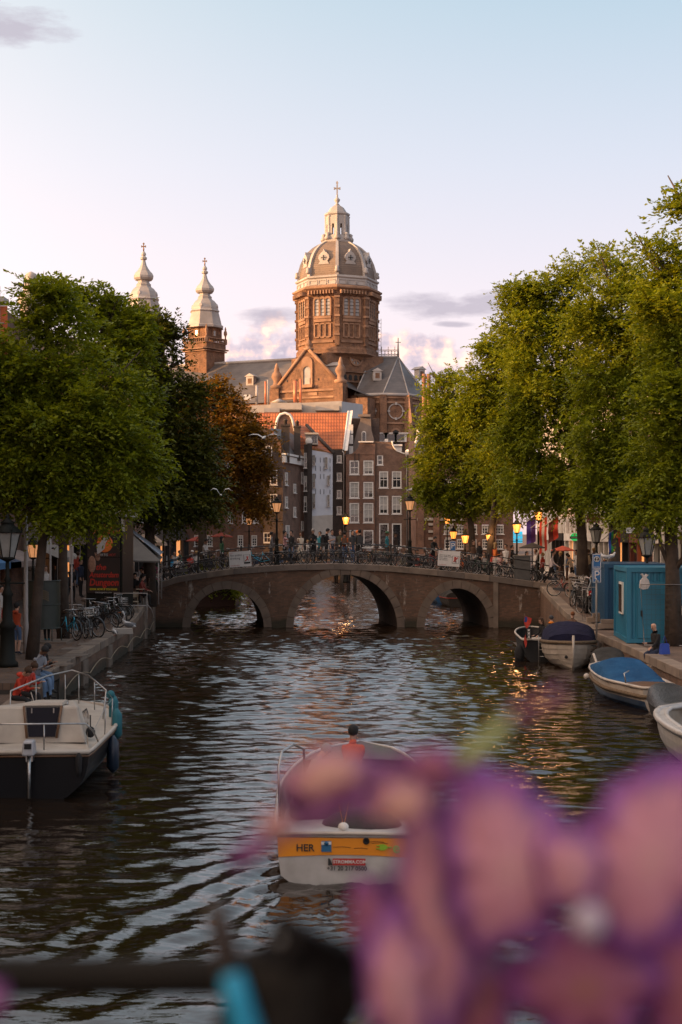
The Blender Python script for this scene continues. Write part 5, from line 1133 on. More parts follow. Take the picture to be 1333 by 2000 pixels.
def body_mesh(pose, fem=0, fat=1.0, fingers=False):
    key = (pose, fem, fat, fingers)
    if key in _PM: return _PM[key]
    P = SK[pose]; co = []; ed = []; ra = []; seg = []   # seg id per edge
    def v(p, r, par=None, sid=0):
        co.append(Vector(p)); ra.append(r if isinstance(r, tuple) else (r, r))
        if par is not None: ed.append((par, len(co)-1)); seg.append(sid)
        return len(co)-1
    lean = R(P.get('lean', 0)); Rt = Matrix.Rotation(lean, 3, 'X')
    hz_ = 0.0
    pel = v((0, 0, 0), (.145*fat, .105*fat))
    def T(x, y, z): return Rt @ Vector((x, y, z))
    wst = v(T(0, 0, .17), (.128*fat*(.9 if fem else 1), .098*fat), pel, 1)
    che = v(T(0, -.005, .36), (.158*fat*(.92 if fem else 1), .115*fat), wst, 1)
    nb = v(T(0, 0, .505), (.085, .075), che, 1)
    nk = v(T(0, -.012, .57), (.052, .054), nb, 0)
    Rh = Matrix.Rotation(lean+R(P.get('head', 0)), 3, 'X'); hp = co[nk]
    h1 = v(hp+Rh @ Vector((0, -.018, .075)), (.066, .080), nk, 0); h2 = v(hp+Rh @ Vector((0, -.012, .155)), (.078, .095), h1, 0); h3 = v(hp+Rh @ Vector((0, 0, .225)), (.060, .072), h2, 0)
    sw = .165*(.9 if fem else 1)
    for sx, A in ((-1, P['arms'][0]), (1, P['arms'][1])):
        sh = v(T(sx*sw, 0, .455), .058*fat, che, 1)
        u, uo, f, fo = A
        d1 = rad_dir(u, sx*uo*-1); d1 = Rt @ d1 if P.get('lean', 0) else d1
        e = v(co[sh]+d1*.28, .043*fat, sh, 1)
        d2 = rad_dir(f, sx*fo*-1)
        w = v(co[e]+d2*.24, .028, e, 4)
        side = Vector((sx*-1, 0, 0)); fn = d2.cross(side).normalized()
        pm = v(co[w]+d2*.06, (.036, .018), w, 0)
        if fingers:
            for i in range(4):
                off = (i-1.5)*.021; ln = (.030, .036, .033, .024)[i]; b0 = co[pm]+d2*.02+side*off
                a = v(b0-d2*.03, .010); b = v(b0+d2*ln, .0095, a, 0); c = v(co[b]+(d2+fn*.7).normalized()*ln*.8, .009, b, 0); v(co[c]+(d2*.4+fn).normalized()*ln*.6, .008, c, 0)
            a = v(co[w]+d2*.03+side*.02, .012); b = v(co[a]+(d2*.7+side).normalized()*.045, .011, a, 0); v(co[b]+(d2+side*.3+fn*.3).normalized()*.03, .009, b, 0)
        else:
            v(co[pm]+(d2+fn*.35).normalized()*.085, (.026, .012), pm, 0); v(co[w]+(d2*.8+side*.8).normalized()*.055, .012, w, 0)
    sit = P.get('sit'); zmin = 0
    for sx, Lg in ((-1, P['legs'][0]), (1, P['legs'][1])):
        th, o, shn = Lg
        hp_ = v((sx*.088, 0, -.06), .092*fat*(1.05 if fem else 1), pel, 2)
        d1 = rad_dir(th, -sx*o); k1 = v(co[hp_]+d1*.20, .078*fat, hp_, 2); k = v(co[hp_]+d1*.41, .058*fat, k1, 2)
        d2 = rad_dir(shn, -sx*o*.4); c1 = v(co[k]+d2*.16, .056*fat, k, 5); a = v(co[k]+d2*.40, .036, c1, 5)
        fd = rad_dir(shn+88, -sx*8); hl_ = v(co[a]+Vector((0, .02, -.045)), .036, a, 3); b = v(co[a]+fd*.10+Vector((0, 0, -.05)), (.040, .026), a, 3); v(co[b]+fd*.09, (.032, .018), b, 3)
        zmin = min(zmin, co[a].z-.085)
    me = bpy.data.meshes.new('sk'); me.from_pydata([tuple(c) for c in co], ed, []); ob = bpy.data.objects.new('sk', me); COL.objects.link(ob)
    md = ob.modifiers.new('s', 'SKIN'); md.branch_smoothing = .6; md.use_smooth_shade = True
    sv = me.skin_vertices[0].data if me.skin_vertices else None
    if sv is None:
        bpy.context.view_layer.objects.active = ob
        import bmesh
        bm = bmesh.new(); bm.from_mesh(me); bm.verts.layers.skin.verify(); bm.to_mesh(me); bm.free(); sv = me.skin_vertices[0].data
    for i, r_ in enumerate(ra): sv[i].radius = r_; sv[i].use_root = (i == 0)
    # loose finger chains need roots of their own
    if fingers:
        kids = {b for a, b in ed}
        for i in range(len(co)):
            if i not in kids: sv[i].use_root = True
    ss = ob.modifiers.new('u', 'SUBSURF'); ss.levels = 2 if fingers else 1; ss.render_levels = ss.levels
    dg = bpy.context.evaluated_depsgraph_get(); bk = bpy.data.meshes.new_from_object(ob.evaluated_get(dg))
    bpy.data.objects.remove(ob)
    cf = np.array([p.center for p in bk.polygons]); best = np.full(len(cf), 9e9); mi = np.zeros(len(cf), int)
    for (a, b), s in zip(ed, seg):
        A, Bv = np.array(co[a]), np.array(co[b]); ab = Bv-A; t = np.clip(((cf-A) @ ab)/(ab @ ab+1e-9), 0, 1); dd = np.linalg.norm(cf-(A+t[:, None]*ab), axis=1)
        rr = ra[a][0]*(1-t)+ra[b][0]*t; q = dd/rr
        u_ = q < best; best[u_] = q[u_]; mi[u_] = s
    bk.polygons.foreach_set('material_index', mi.astype('i')); bk.polygons.foreach_set('use_smooth', np.ones(len(cf), bool)); bk.update()
    _PM[key] = (bk, co[nk].copy(), Rh.copy(), zmin, co[che].copy(), Rt.copy()); return _PM[key]
M_SKINA = M('fair skin', (.46, .27, .19), (.42, .24, .165), 8, .5); M_SKINB = M('brown skin', (.17, .09, .055), (.14, .075, .045), 8, .5); M_SKINC = M('tanned skin', (.32, .18, .12), None, 8, .5)
_cm = {}
def cloth(c):
    if c not in _cm: _cm[c] = M('cloth %.2f %.2f %.2f' % c, c, tuple(v*.72 for v in c), 5, .9, .01, bscale=22)
    return _cm[c]
BLK = (.014, .013, .014); NAVY = (.02, .028, .06); WHT = (.55, .52, .50); GRY = (.20, .19, .19); DGR = (.05, .05, .055); ORG = (.70, .17, .03); RED = (.50, .05, .03); TEAL = (.03, .20, .25); BLU = (.04, .14, .40); JEAN = (.07, .12, .22); LJEAN = (.12, .20, .33); GRN = (.04, .12, .06); PNK = (.55, .30, .30); BGE = (.38, .29, .20); BRN = (.13, .07, .045); CRM = (.62, .54, .44); OLV = (.08, .075, .045)
HBK = (.012, .010, .009); HBR = (.06, .03, .015); HBL = (.35, .22, .09); HGR = (.3, .28, .26)
_hair = {}
def person(label, x, y, z, rz, pose, top, legs, hair=HBR, skin=None, H=1.75, fem=0, fat=1.0, shoes=BLK, short_sleeve=False, bare_legs=False, hairdo='short', pack=None, cap=None, skirt=None, fingers=False, group=None, seat=False, hood=None, bag=None):
    """x, y, z = the ground under the feet (or the seat surface when the pose sits)"""
    me, nk, Rh, zmin, che, Rt = body_mesh(pose, fem, fat, fingers); s = H/1.75
    t = thing('person', label, 'person', (x, y, z), rz, group); t.scale = (s, s, s)
    sit = SK[pose].get('sit'); off = Vector((0, 0, .10*fat if sit else -zmin))
    body = inst('body', me, t, off); skin = skin or M_SKINA
    while len(me.materials) < 6: me.materials.append(skin)
    for i, mt in enumerate((skin, cloth(top), cloth(legs), cloth(shoes), skin if short_sleeve else cloth(top), skin if bare_legs else cloth(legs))):
        body.material_slots[i].link = 'OBJECT'; body.material_slots[i].material = mt
    if (hairdo,) not in _hair:
        h = MB()
        if hairdo != 'bald':
            n, k = 12, 6; prof = []
            h.ball((0, .014, .165), .112, 12, 8, sc=(.82, .98, .92))
            h.v = [(a, b, c) if not (b < -.055 and c < .19) else (a*.6, -.03+(b+.055)*.1, c) for a, b, c in h.v]
            if hairdo == 'long': h.lathe([(.075, -.12), (.092, -.02), (.090, .08), (.08, .18)], 10, (0, .045, 0), sq=(1, .55))
            if hairdo == 'bun': h.ball((0, .075, .235), .045, 8, 6)
            if hairdo == 'beard': h.ball((0, -.055, .055), .05, 8, 6, sc=(1, .8, .9))
        _hair[(hairdo,)] = h.mesh('hair', cloth(hair)) if h.v else None
        e = MB()
        for sx in (-1, 1): e.ball((sx*.029, -.098, .135), .0085, 6, 4)
        e.tube([(0, -.088, .13), (0, -.112, .098)], [.008, .014], 5)
        for sx in (-1, 1): e.ball((sx*.078, .0, .12), .022, 6, 4, sc=(.35, .8, 1.2))
        _hair['face'] = e
    m4 = Matrix.Translation(off+nk) @ Rh.to_4x4()
    if _hair[(hairdo,)]:
        o = inst('hair', _hair[(hairdo,)], t); o.matrix_local = m4; o.material_slots[0].link = 'OBJECT'; o.material_slots[0].material = cloth(hair)
    if ('fm', skin.name) not in _hair:
        e = MB(); e.tube([(0, -.092, .125), (0, -.113, .098)], [.008, .014], 5)
        for sx in (-1, 1): e.ball((sx*.078, .0, .12), .022, 6, 4, sc=(.35, .8, 1.2))
        for sx in (-1, 1): e.ball((sx*.03, -.0975, .135), .008, 6, 4, 1)
        e.box((0, -.1, .068), (.04, .012, .008), mi=2)
        _hair[('fm', skin.name)] = e.mesh('face', [skin, cloth(BLK), cloth((.3, .1, .08))])
    o = inst('face', _hair[('fm', skin.name)], t); o.matrix_local = m4
    mt4 = Matrix.Translation(off) @ Rt.to_4x4()
    if pack:
        b = MB(); b.box((0, .17, .30), (.29, .16, .40), taper=.82); b.box((0, .26, .24), (.20, .05, .2)); b.tube([(-.1, .1, .47), (-.1, -.1, .44), (-.11, -.12, .25), (-.12, .06, .14)], .018, 5); b.tube([(.1, .1, .47), (.1, -.1, .44), (.11, -.12, .25), (.12, .06, .14)], .018, 5)
        o = b.build('backpack', cloth(pack), t); o.matrix_local = mt4
    if hood: b = MB(); b.ball((0, .09, .52), .10, 10, 6, sc=(1.15, .8, .62)); o = b.build('hood', cloth(hood), t); o.matrix_local = mt4
    if cap: b = MB(); b.lathe([(.098, .165), (.100, .20), (.085, .245), (.03, .268), (.005, .27)], 12, (0, .0, 0)); b.box((0, -.12, .178), (.13, .11, .014), rx=R(8)); o = b.build('cap', cloth(cap), t); o.matrix_local = m4
    if skirt: b = MB(); b.lathe([(.155, .02), (.165, -.08), (.20, -.25), (.235, -.50), (.225, -.5), (.15, -.08)], 16, (0, 0, 0), sq=(1, .8)); o = b.build('skirt', cloth(skirt), t, off)
    if bag: b = MB(); b.box((.19, .03, -.05), (.09, .24, .24), taper=.85); b.tube([(.19, .06, .07), (.05, .12, .45), (-.12, .03, .48), (-.04, -.15, .30), (.17, -.03, .07)], .012, 5); o = b.build('shoulder_bag', cloth(bag), t); o.matrix_local = mt4
    return t
def bperson(label, px, D, z, rz, *a, **k): return person(label, X(px, D), D, z, R(rz), *a, **k)
GB = 'people on the bridge'
def bp(label, px, D, rz, pose, top, legs, **k):
    x = X(px, D); k.setdefault('group', GB); return person(label, x, D, (deck(x)-.08) if D < 77.5 else (deck(x)-.1 if D < 78 else 1.9), R(rz), pose, top, legs, **k)
bp('man in a white top jogging past the bikes at the left end of the bridge', 401, 72.6, 60, 'phone', WHT, BLK, hair=HBK, skin=M_SKINC)
bp('person in a dark green jacket left of the no drinking sign on the bridge', 434, 73.2, 120, 'weight', GRN, BLK, hairdo='long', hair=HBK)
bp('seated looking man in a light grey shirt behind the blue bike', 530, 74.0, 90, 'bag', GRY, DGR, hair=HBK, skin=M_SKINB)
bp('woman in a pink and white blouse stretching her arm out on the bridge', 557, 73.5, 80, 'raise_', PNK, BLK, hairdo='bun', fem=1, hair=HBK)
bp('person in a black shirt and jeans right of the pink blouse', 569, 73.0, -30, 'weight', BLK, JEAN, hair=HBK)
bp('woman in a cream dress raising a hand to her mouth on the bridge', 588, 73.4, -10, 'lookphone', CRM, CRM, skirt=CRM, fem=1, hairdo='long', hair=HBR, H=1.68, short_sleeve=True)
bp('small child in white beside the cream dress', 601, 73.8, -60, 'weight', WHT, DGR, H=1.25, hair=HBL)
bp('tall stout man in black facing the camera left of the crest of the bridge', 612, 73.0, 0, 'phone', BLK, BLK, fat=1.12, H=1.82, hairdo='beard', hair=HGR)
bp('man in a black T-shirt and red shoes reading his phone at the crest', 638, 72.8, 80, 'phone', BLK, BLK, short_sleeve=True, shoes=RED, H=1.82, pack=BLK, hair=HBK)
bp('young man in a black and white striped jersey behind the phone reader', 649, 74.4, 20, 'stand', (.3, .3, .33), NAVY, short_sleeve=True, hair=HBK)
bp('man in a khaki shirt facing the camera at the middle of the bridge', 665, 75.0, 5, 'weight', OLV, DGR, hair=HBR)
bp('person in an orange jacket with a dark backpack seen from behind', 674, 72.6, 170, 'weight', ORG, JEAN, pack=BRN, hair=HBK, H=1.68)
bp('man in a dark grey T-shirt right of the orange jacket', 689, 74.2, 20, 'stand', DGR, JEAN, short_sleeve=True, hair=HBK)
bp('person with an orange head scarf behind the grey backpack', 699, 74.8, 60, 'stand', BLK, BLK, hair=ORG)
bp('tall man with a grey backpack seen from behind at the right of the crest', 703, 72.8, 185, 'stand', BLK, BLK, pack=DGR, hair=HBK, H=1.8)
bp('man in a teal T-shirt and green cap on the right half of the bridge', 757, 73.0, 70, 'weight', TEAL, DGR, short_sleeve=True, cap=GRN, bare_legs=True, shoes=WHT, skin=M_SKINB)
bp('person in a dark brown hoodie and shorts beside the teal T-shirt', 773, 72.8, 60, 'weight', (.035, .022, .02), DGR, bare_legs=True, shoes=ORG, cap=BLK, skin=M_SKINB)
bp('person in black leaning on a bike left of the big white notice', 845, 74.5, 30, 'leanrail', BLK, BLK, hair=HBK)
bp('woman in dark brown between the lit lamps on the bridge', 925, 75.0, 40, 'stand', BRN, BLK, fem=1, hairdo='long')
bp('woman with long dark hair and black coat on the right part of the bridge', 937, 74.0, 15, 'weight', BLK, BLK, fem=1, hairdo='long', hair=HBR)
bp('woman in a bright orange jacket and white trousers pushing a bike', 967, 72.8, 110, 'bag', ORG, WHT, fem=1, hairdo='long', hair=HBL, shoes=BRN, bag=RED)
bp('man in a white shirt talking on the right end of the bridge', 988, 75.0, -30, 'weight', WHT, DGR, hair=HBK)
bp('man in black talking to the white shirted man', 1001, 75.2, 60, 'raise_', BLK, BLK, hair=HBK)
bp('woman in pale pink sitting on a bike with a white screen', 1078, 71.8, 70, 'walk', (.5, .42, .42), BLK, fem=1, hairdo='long', hair=HBK)
bp('man in black beside the coral parasol', 1084, 76.4, 60, 'weight', BLK, JEAN, hair=HBK)
bp('man in white reading a phone right of the coral parasol', 1127, 73.0, -50, 'lookphone', WHT, JEAN, hair=HBK)
bp('person in beige behind the parking sign', 1150, 75.0, 160, 'weight', BGE, DGR, hair=HBR)
GQ = 'people on the right quay street'
def rp(label, px, D, rz, pose, top, legs, **k): return person(label, X(px, D), D, hr(D)+.0, R(rz), pose, top, legs, group=GQ, **k)
rp('person in black with long hair by the lit shop at the right edge', 1293, 60, 30, 'stand', BLK, BLK, fem=1, hairdo='long', hair=HBK)
rp('person in a dark jacket by the wooden fence on the right street', 1243, 62, 120, 'weight', NAVY, BLK, hair=HBK)
rp('person in brown walking behind the gulls', 1180, 66, 100, 'walk', BRN, DGR, hair=HBR)
rp('person in grey farther behind the gulls on the right street', 1192, 70, 60, 'walk2', GRY, BLK, hair=HBK)
# passers-by on the left street
GL = 'people on the left street'
def lp(label, px, D, rz, pose, top, legs, **k): return person(label, X(px, D), D, hl(D)+.0, R(rz), pose, top, legs, group=GL, **k)
lp('boy in an orange red hooded coat and denim shorts beside the dark lamp base', 34, 43.5, 150, 'weight', (.42, .07, .025), JEAN, bare_legs=True, shoes=NAVY, hair=HBK, H=1.55, hood=(.42, .07, .025))
lp('person with dark trousers standing inside the green urinal', 92, 48.6, 170, 'stand', BLK, BLK, shoes=TEAL, hair=BGE, H=1.78)
lp('person in white at the far left edge of the street', 3, 52, 60, 'weight', WHT, WHT, hair=HBK)
lp('person in red at the left edge behind the big lantern', 12, 47, 100, 'walk', RED, BLK, hair=HBK)
lp('woman in a white top left of the second trunk', 90, 63, 30, 'weight', WHT, BLK, fem=1, hairdo='long', hair=HBK)
lp('person in a grey hooded jacket with a backpack seen from behind', 128, 62, 180, 'walk', DGR, DGR, pack=BLK, hair=HBK)
lp('person in black beside the grey hooded one', 140, 64, 160, 'walk2', BLK, BLK, hair=HBK)
lp('person in a red jacket farther down the left street', 152, 70, 170, 'walk', (.4, .06, .04), JEAN, hair=HBR)
lp('person in lilac in the crowd of the left street', 66, 70, 20, 'weight', (.3, .2, .35), BLK, fem=1, hairdo='long')
lp('person in beige under the shop awnings on the left', 46, 66, -20, 'walk2', BGE, JEAN, hair=HBR)
lp('tall person in a black shirt in the crowd of the left street', 104, 72, 10, 'stand', BLK, DGR, hair=HBK, H=1.85)
lp('person in dark blue waiting next to the kiosk', 158, 66, 60, 'stand', NAVY, BLK, hair=HBK)
bp('person in bright blue sitting at the terrace left of the bridge', 335, 80, 60, 'stand', (.03, .28, .50), BLK, hair=HBK, H=1.6)
bp('person in a white shirt beyond the terrace near the bridge', 341, 84, 20, 'stand', WHT, DGR, hair=HBK)
bp('person in a green jacket beyond the terrace near the bridge', 352, 86, 60, 'weight', (.03, .25, .15), BLK, hair=HBR)
bp('woman with a white cap in the terrace crowd behind the bridge', 376, 86, 20, 'weight', PNK, DGR, fem=1, cap=WHT)
bp('person in white with back turned at the red parasols', 384, 84, 170, 'stand', WHT, DGR, hair=HBL)
bp('person in dark blue in front of the dark door behind the bridge', 500, 80, 30, 'stand', NAVY, BLK, hair=HBR)
bp('person in tan in front of the low brick building', 512, 82, 20, 'weight', (.4, .25, .2), DGR, fem=1, hair=HBR)
random.seed(9)
_more = [(352, 78.5, WHT, 'white', 'left end of the far railing'), (372, 79.5, RED, 'red', 'far railing under the dark elm'), (412, 78.8, NAVY, 'navy', 'far railing right of the jogger'), (447, 79, BGE, 'beige', 'far side of the no drinking sign'), (470, 80, DGR, 'charcoal', 'street beyond the no drinking sign'), (519, 78.3, BRN, 'brown', 'far railing by the turquoise bicycle'), (548, 79.2, JEAN, 'denim', 'far railing left of the pink blouse'), (625, 77.9, TEAL, 'dark teal', 'gap between the two men in black'), (657, 79, BLU, 'blue', 'far side behind the khaki shirt'), (681, 79.4, WHT, 'white', 'far side behind the orange jacket'),
 (722, 78.4, BLK, 'black', 'far railing right of the grey backpack'), (740, 79.5, GRY, 'grey', 'far railing left of the teal shirt'), (788, 79, OLV, 'olive', 'far railing left of the tall lamp'), (815, 80, RED, 'red', 'far railing right of the tall lamp'), (832, 79.1, WHT, 'white', 'far railing left of the white notice'), (868, 78.4, NAVY, 'navy', 'far side above the white notice'), (902, 79.6, ORG, 'orange', 'far side between the notice and the woman in black'), (915, 80.5, BLK, 'black', 'street under the lit lanterns'), (948, 79, GRY, 'grey', 'far side left of the orange jacket woman'), (976, 80, PNK, 'pink', 'far side right of the orange jacket woman'), (1030, 78, DGR, 'charcoal', 'far side behind the grey cabinet'), (1046, 77.8, WHT, 'white', 'table under the black canopy'), (1060, 78.5, RED, 'red', 'edge of the coral parasol'), (1096, 78, BLK, 'black', 'shade of the coral parasol'), (1108, 79.5, JEAN, 'denim', 'tables right of the coral parasol'), (1118, 78.2, BGE, 'beige', 'right side of the coral parasol'), (1140, 77, NAVY, 'navy', 'trunk right of the coral parasol'), (1160, 74, BLK, 'black', 'railing behind the parking sign')]
for i, (px, D, c, cn_, w) in enumerate(_more):
    bp('person in %s at the %s' % (cn_, w), px, D, random.uniform(-180, 180), random.choice(('weight', 'stand', 'walk', 'phone', 'bag', 'leanrail')), c, random.choice((BLK, JEAN, DGR, BRN)), hair=random.choice((HBK, HBR, HBL)), hairdo=random.choice(('short', 'long')), skin=random.choice((M_SKINA, M_SKINC, M_SKINB)), H=random.uniform(1.62, 1.85))
# ================================================================== BICYCLES
M_RUB = M('tyre rubber', (.015, .014, .014), None, 8, .8); M_CHR = M('scuffed chrome', (.45, .44, .43), (.3, .3, .3), 9, .3, metal=.9); M_BLKP = M('black frame paint', (.016, .016, .018), None, 9, .35)
M_SAD = M('saddle leather', (.03, .02, .016), None, 9, .5)
def wheel_mesh():
    mb = MB(); r = .335
    ring = [(r*math.cos(a), 0, r*math.sin(a)) for a in np.linspace(0, 2*math.pi, 25)[:-1]]; mb.tube(ring, .021, 5, 0, closed=True)
    ring = [((r-.028)*math.cos(a), 0, (r-.028)*math.sin(a)) for a in np.linspace(0, 2*math.pi, 25)[:-1]]; mb.tube(ring, .012, 4, 1, closed=True)
    for i in range(14):
        a = math.pi*2*i/14; mb.tube([(.02*math.cos(a), .02*(-1)**i, .02*math.sin(a)), ((r-.03)*math.cos(a), 0, (r-.03)*math.sin(a))], .0028, 3, 1, cap=False)
    mb.lathe([(.022, -.04), (.022, .04)], 8, (0, 0, 0), 1); n = 16
    mb.v[-n:] = [(x, z, y) for x, y, z in mb.v[-n:]]
    return mb.mesh('wheel', [M_RUB, M_CHR])
WHEEL = wheel_mesh()
_bk = {}
def bike_proto(mat, key, basket=False, drop=False):
    """bike faces +x, wheels at x = -.54 and .54"""
    t = thing('bicycle', 'x', 'bicycle', (0, 0, 0), 0, 'bicycles parked along the canal')
    for x in (-.54, .54): inst('wheel', WHEEL, t, (x, 0, .355))
    f = MB(); bb = (-.10, 0, .30); hd = (.36, 0, .82); hd2 = (.41, 0, .64); st = (-.22, 0, .80)
    f.tube([bb, hd2], .019, 6); f.tube([(-.16, 0, .55), (.375, 0, .76)] if not drop else [(-.13, 0, .42), (.395, 0, .70)], .017, 6); f.tube([bb, st], .018, 6)
    for s in (-1, 1): f.tube([(-.10, s*.03, .30), (-.54, s*.06, .355)], .011, 5); f.tube([(-.20, s*.015, .72), (-.54, s*.06, .355)], .010, 5); f.tube([(.40, s*.02, .66), (.45, s*.055, .50), (.54, s*.055, .355)], .012, 5)
    f.tube([hd, hd2], .024, 6); f.build('frame', mat, t)
    h = MB(); h.tube([hd, (.33, 0, 1.02)], .014, 6); h.tube([(.14, -.29, 1.03), (.28, -.27, 1.07), (.35, -.10, 1.06), (.35, .10, 1.06), (.28, .27, 1.07), (.14, .29, 1.03)], .013, 6); h.ball((.44, 0, .88), .045, 8, 5)
    h.build('handlebar', M_CHR, t)
    s = MB(); s.prism([(-.36, -.09), (-.38, 0), (-.36, .09), (-.20, .05), (-.08, .02), (-.08, -.02), (-.20, -.05)], .93, .985, axis='z'); s.tube([(-.22, 0, .80), (-.25, 0, .94)], .012, 5); s.build('saddle', M_SAD, t)
    g = MB()
    for cx2, a0, a1 in ((-.54, 20, 185), (.54, -5, 140)): 
        pt = [(cx2+.375*math.cos(a), 0, .355+.375*math.sin(a)) for a in np.linspace(R(a0), R(a1), 12)]; g.strip([(x, -.028, z) for x, y, z in pt], [(x, .028, z) for x, y, z in pt])
    g.build('mudguard', M_BLKP, t)
    c = MB(); c.prism([(-.60, .40), (-.60, .31), (-.12, .22), (-.02, .26), (-.02, .36), (-.12, .40)], -.075, -.05); c.tube([(-.10, -.09, .30), (-.02, -.09, .16), (-.02, -.17, .16)], .01, 4); c.tube([(-.10, .05, .30), (-.18, .09, .44), (-.18, .17, .44)], .01, 4); c.build('chain_case', M_BLKP, t)
    k = MB()
    for s_ in (-.05, .05): k.tube([(-.28, s_, .74), (-.80, s_, .74), (-.54, s_*1.4, .36)], .007, 4)
    for x in (-.4, -.55, -.7, -.79): k.box((x, 0, .745), (.012, .13, .01))
    k.build('carrier', M_CHR, t)
    if basket:
        b = MB()
        for z in (.80, .88, .96, 1.03): b.tube([(.42, -.17, z), (.68, -.15, z), (.68, .15, z), (.42, .17, z)], .008, 4, closed=True)
        for x, y in ((.42, -.17), (.42, 0), (.42, .17), (.55, -.16), (.55, .16), (.68, -.15), (.68, 0), (.68, .15)): b.tube([(x, y, .79), (x, y, 1.03)], .007, 4)
        b.box((.55, 0, .79), (.26, .3, .012)); b.build('basket', M_CHR if key != 'w' else M_WHITE, t)
    t['_k'] = key; _bk[key] = [t, 0]; return t
bike_proto(M_BLKP, 'k'); bike_proto(M('turquoise frame paint', (.03, .42, .62), None, 9, .35), 't', drop=True); bike_proto(M('grey frame paint', (.22, .22, .23), None, 9, .35), 'g'); bike_proto(M('cream frame paint', (.5, .47, .42), None, 9, .35), 'w', True, True)
bike_proto(M('dark green frame paint', (.02, .07, .045), None, 9, .35), 'n', True); bike_proto(M('red frame paint', (.38, .04, .03), None, 9, .35), 'r')
for k, v in _bk.items():
    try: del v[0]['_k']
    except Exception: pass
def bike(key, label, x, y, z, deg, group='bicycles leaning on the bridge railing', tilt=5):
    p, n = _bk[key]
    if n == 0: t = p; t.location = (x, y, z); t['label'] = label; t['group'] = group
    else: t = dup(p, label, (x, y, z), 0, group)
    _bk[key][1] += 1; t.rotation_euler = (R(tilt), 0, R(deg)); return t
random.seed(5)
BB = [(318, 'k', 'between the tent and the first post of the bridge railing'), (347, 'k', 'below the bright blue shirt at the left end of the bridge'), (370, 'g', 'left of the white topped jogger'), (391, 'k', 'under the white topped jogger'), (423, 'k', 'just left of the no drinking sign'), (440, 'g', 'half behind the no drinking sign'), 
      (508, 't', 'right of the no drinking sign'), (541, 'k', 'below the light grey shirt'), (573, 'k', 'under the pink blouse'), (588, 'g', 'in front of the cream dress'), (622, 'k', 'between the two men in black at the crest'), (664, 'k', 'in front of the khaki shirt'), (690, 'g', 'under the orange jacket at the crest'), (726, 'k', 'right of the grey backpack'), (741, 'n', 'with a basket left of the teal shirt'), (760, 'k', 'in front of the teal shirt'), (793, 'g', 'beside the foot of the right bridge lamp'),
      (818, 'k', 'right of the right bridge lamp'), (838, 'k', 'under the man leaning left of the white notice'), (852, 'r', 'touching the left edge of the big white notice'), (905, 'k', 'right of the big white notice'), (922, 'k', 'in front of the long haired woman in black'), (941, 'n', 'with a basket left of the orange jacket'), (985, 'w', 'with white mudguards right of the orange jacket'), (1004, 'g', 'left of the grey cabinet at the right end'), (1052, 'k', 'right of the grey cabinet'), (1068, 'k', 'under the woman in pale pink')]
cn = {'k': 'black', 'g': 'grey', 't': 'turquoise', 'w': 'cream', 'n': 'dark green', 'r': 'red'}
for i, (px, k, w) in enumerate(BB):
    y = 71.75+random.uniform(-.05, .35); x = X(px, y); a = random.choice((0, 180))+random.uniform(-9, 9)
    sl = math.degrees(math.atan2(deck(x+.5)-deck(x-.5), 1.0)); b = bike(k, '%s bicycle %s' % (cn[k], w), x, y, deck(x)-.08, a, tilt=random.uniform(-6, 6)); b.rotation_euler.y = -R(sl)*(1 if abs(a) < 90 else -1)
for i, (px, k, w) in enumerate([(330, 'k', 'in the back row behind the tent corner'), (455, 'k', 'in the back row behind the no drinking sign'), (600, 'k', 'in the back row behind the cream dress'), (720, 'k', 'in the back row right of the crest'), (780, 'k', 'in the back row behind the brown hoodie'), (870, 'k', 'in the back row behind the white notice'), (890, 'g', 'in the back row right of the white notice'), (955, 'k', 'in the back row behind the orange jacket'), (640, 'g', 'in the back row at the crest'), (480, 'g', 'in the back row left of the turquoise one'), (555, 'k', 'in the back row behind the pink blouse'), (820, 'g', 'in the back row behind the bridge lamp')]):
    y = 76.7; x = X(px, y); bike(k, '%s bicycle %s' % (cn[k], w), x, y, deck(x)-.08, random.choice((0, 180))+random.uniform(-10, 10), tilt=random.uniform(-6, 6))
LB = [(135, 49.5, 't', -50, 'at the left end of the quay rack'), (158, 50.5, 'k', -62, 'with its front wheel out, second in the quay rack'), (176, 51, 'w', -70, 'with a big white basket in the middle of the quay rack'), (196, 50.8, 'k', -38, 'nearest the canal with its wheel towards the wall'), (207, 53.5, 'k', -25, 'behind the gull in the quay rack'), (150, 53, 'k', -100, 'behind the turquoise one in the quay rack'), (226, 55.5, 'k', -15, 'side on behind the heron'), (232, 57, 'n', -8, 'with a crate basket at the foot of the kiosk'), (243, 58, 'g', -12, 'with pale tyres near the terrace rail'), (186, 55, 'g', -75, 'below the kiosk poster'), (128, 55, 'k', -110, 'beside the white sign post'), (168, 56.3, 'k', -60, 'close against the kiosk'), (212, 56.8, 'k', -40, 'close against the right half of the kiosk')]
for px, D, k, a, w in LB:
    x = min(X(px, D), lq(D)-.75); bike(k, '%s bicycle %s' % (cn[k], w), x, D, hl(D)-.015, a, 'bicycles in the left quay rack', random.uniform(-7, 7))
RB = [(1110, 1168, 'k', -120, 'nearest the canal on the right ramp'), (1125, 1160, 'g', -110, 'second on the right ramp'), (1138, 1185, 'k', -70, 'leaning on the fence by the dark car'), (1148, 1170, 'k', -100, 'behind the fence by the dark car'), (1128, 1150, 'w', -60, 'pale one under the stone bollard'), (1100, 1145, 'r', -10, 'at the top of the right ramp'), (1165, 1165, 'k', -90, 'between the car and the containers')]
for px, py, k, a, w in RB:
    D = 60+(1185-py)*.16; bike(k, '%s bicycle %s' % (cn[k], w), max(X(px, D), rq(D)+.7), D, hr(D)-.015, a, 'bicycles on the right quay', random.uniform(-9, 9))

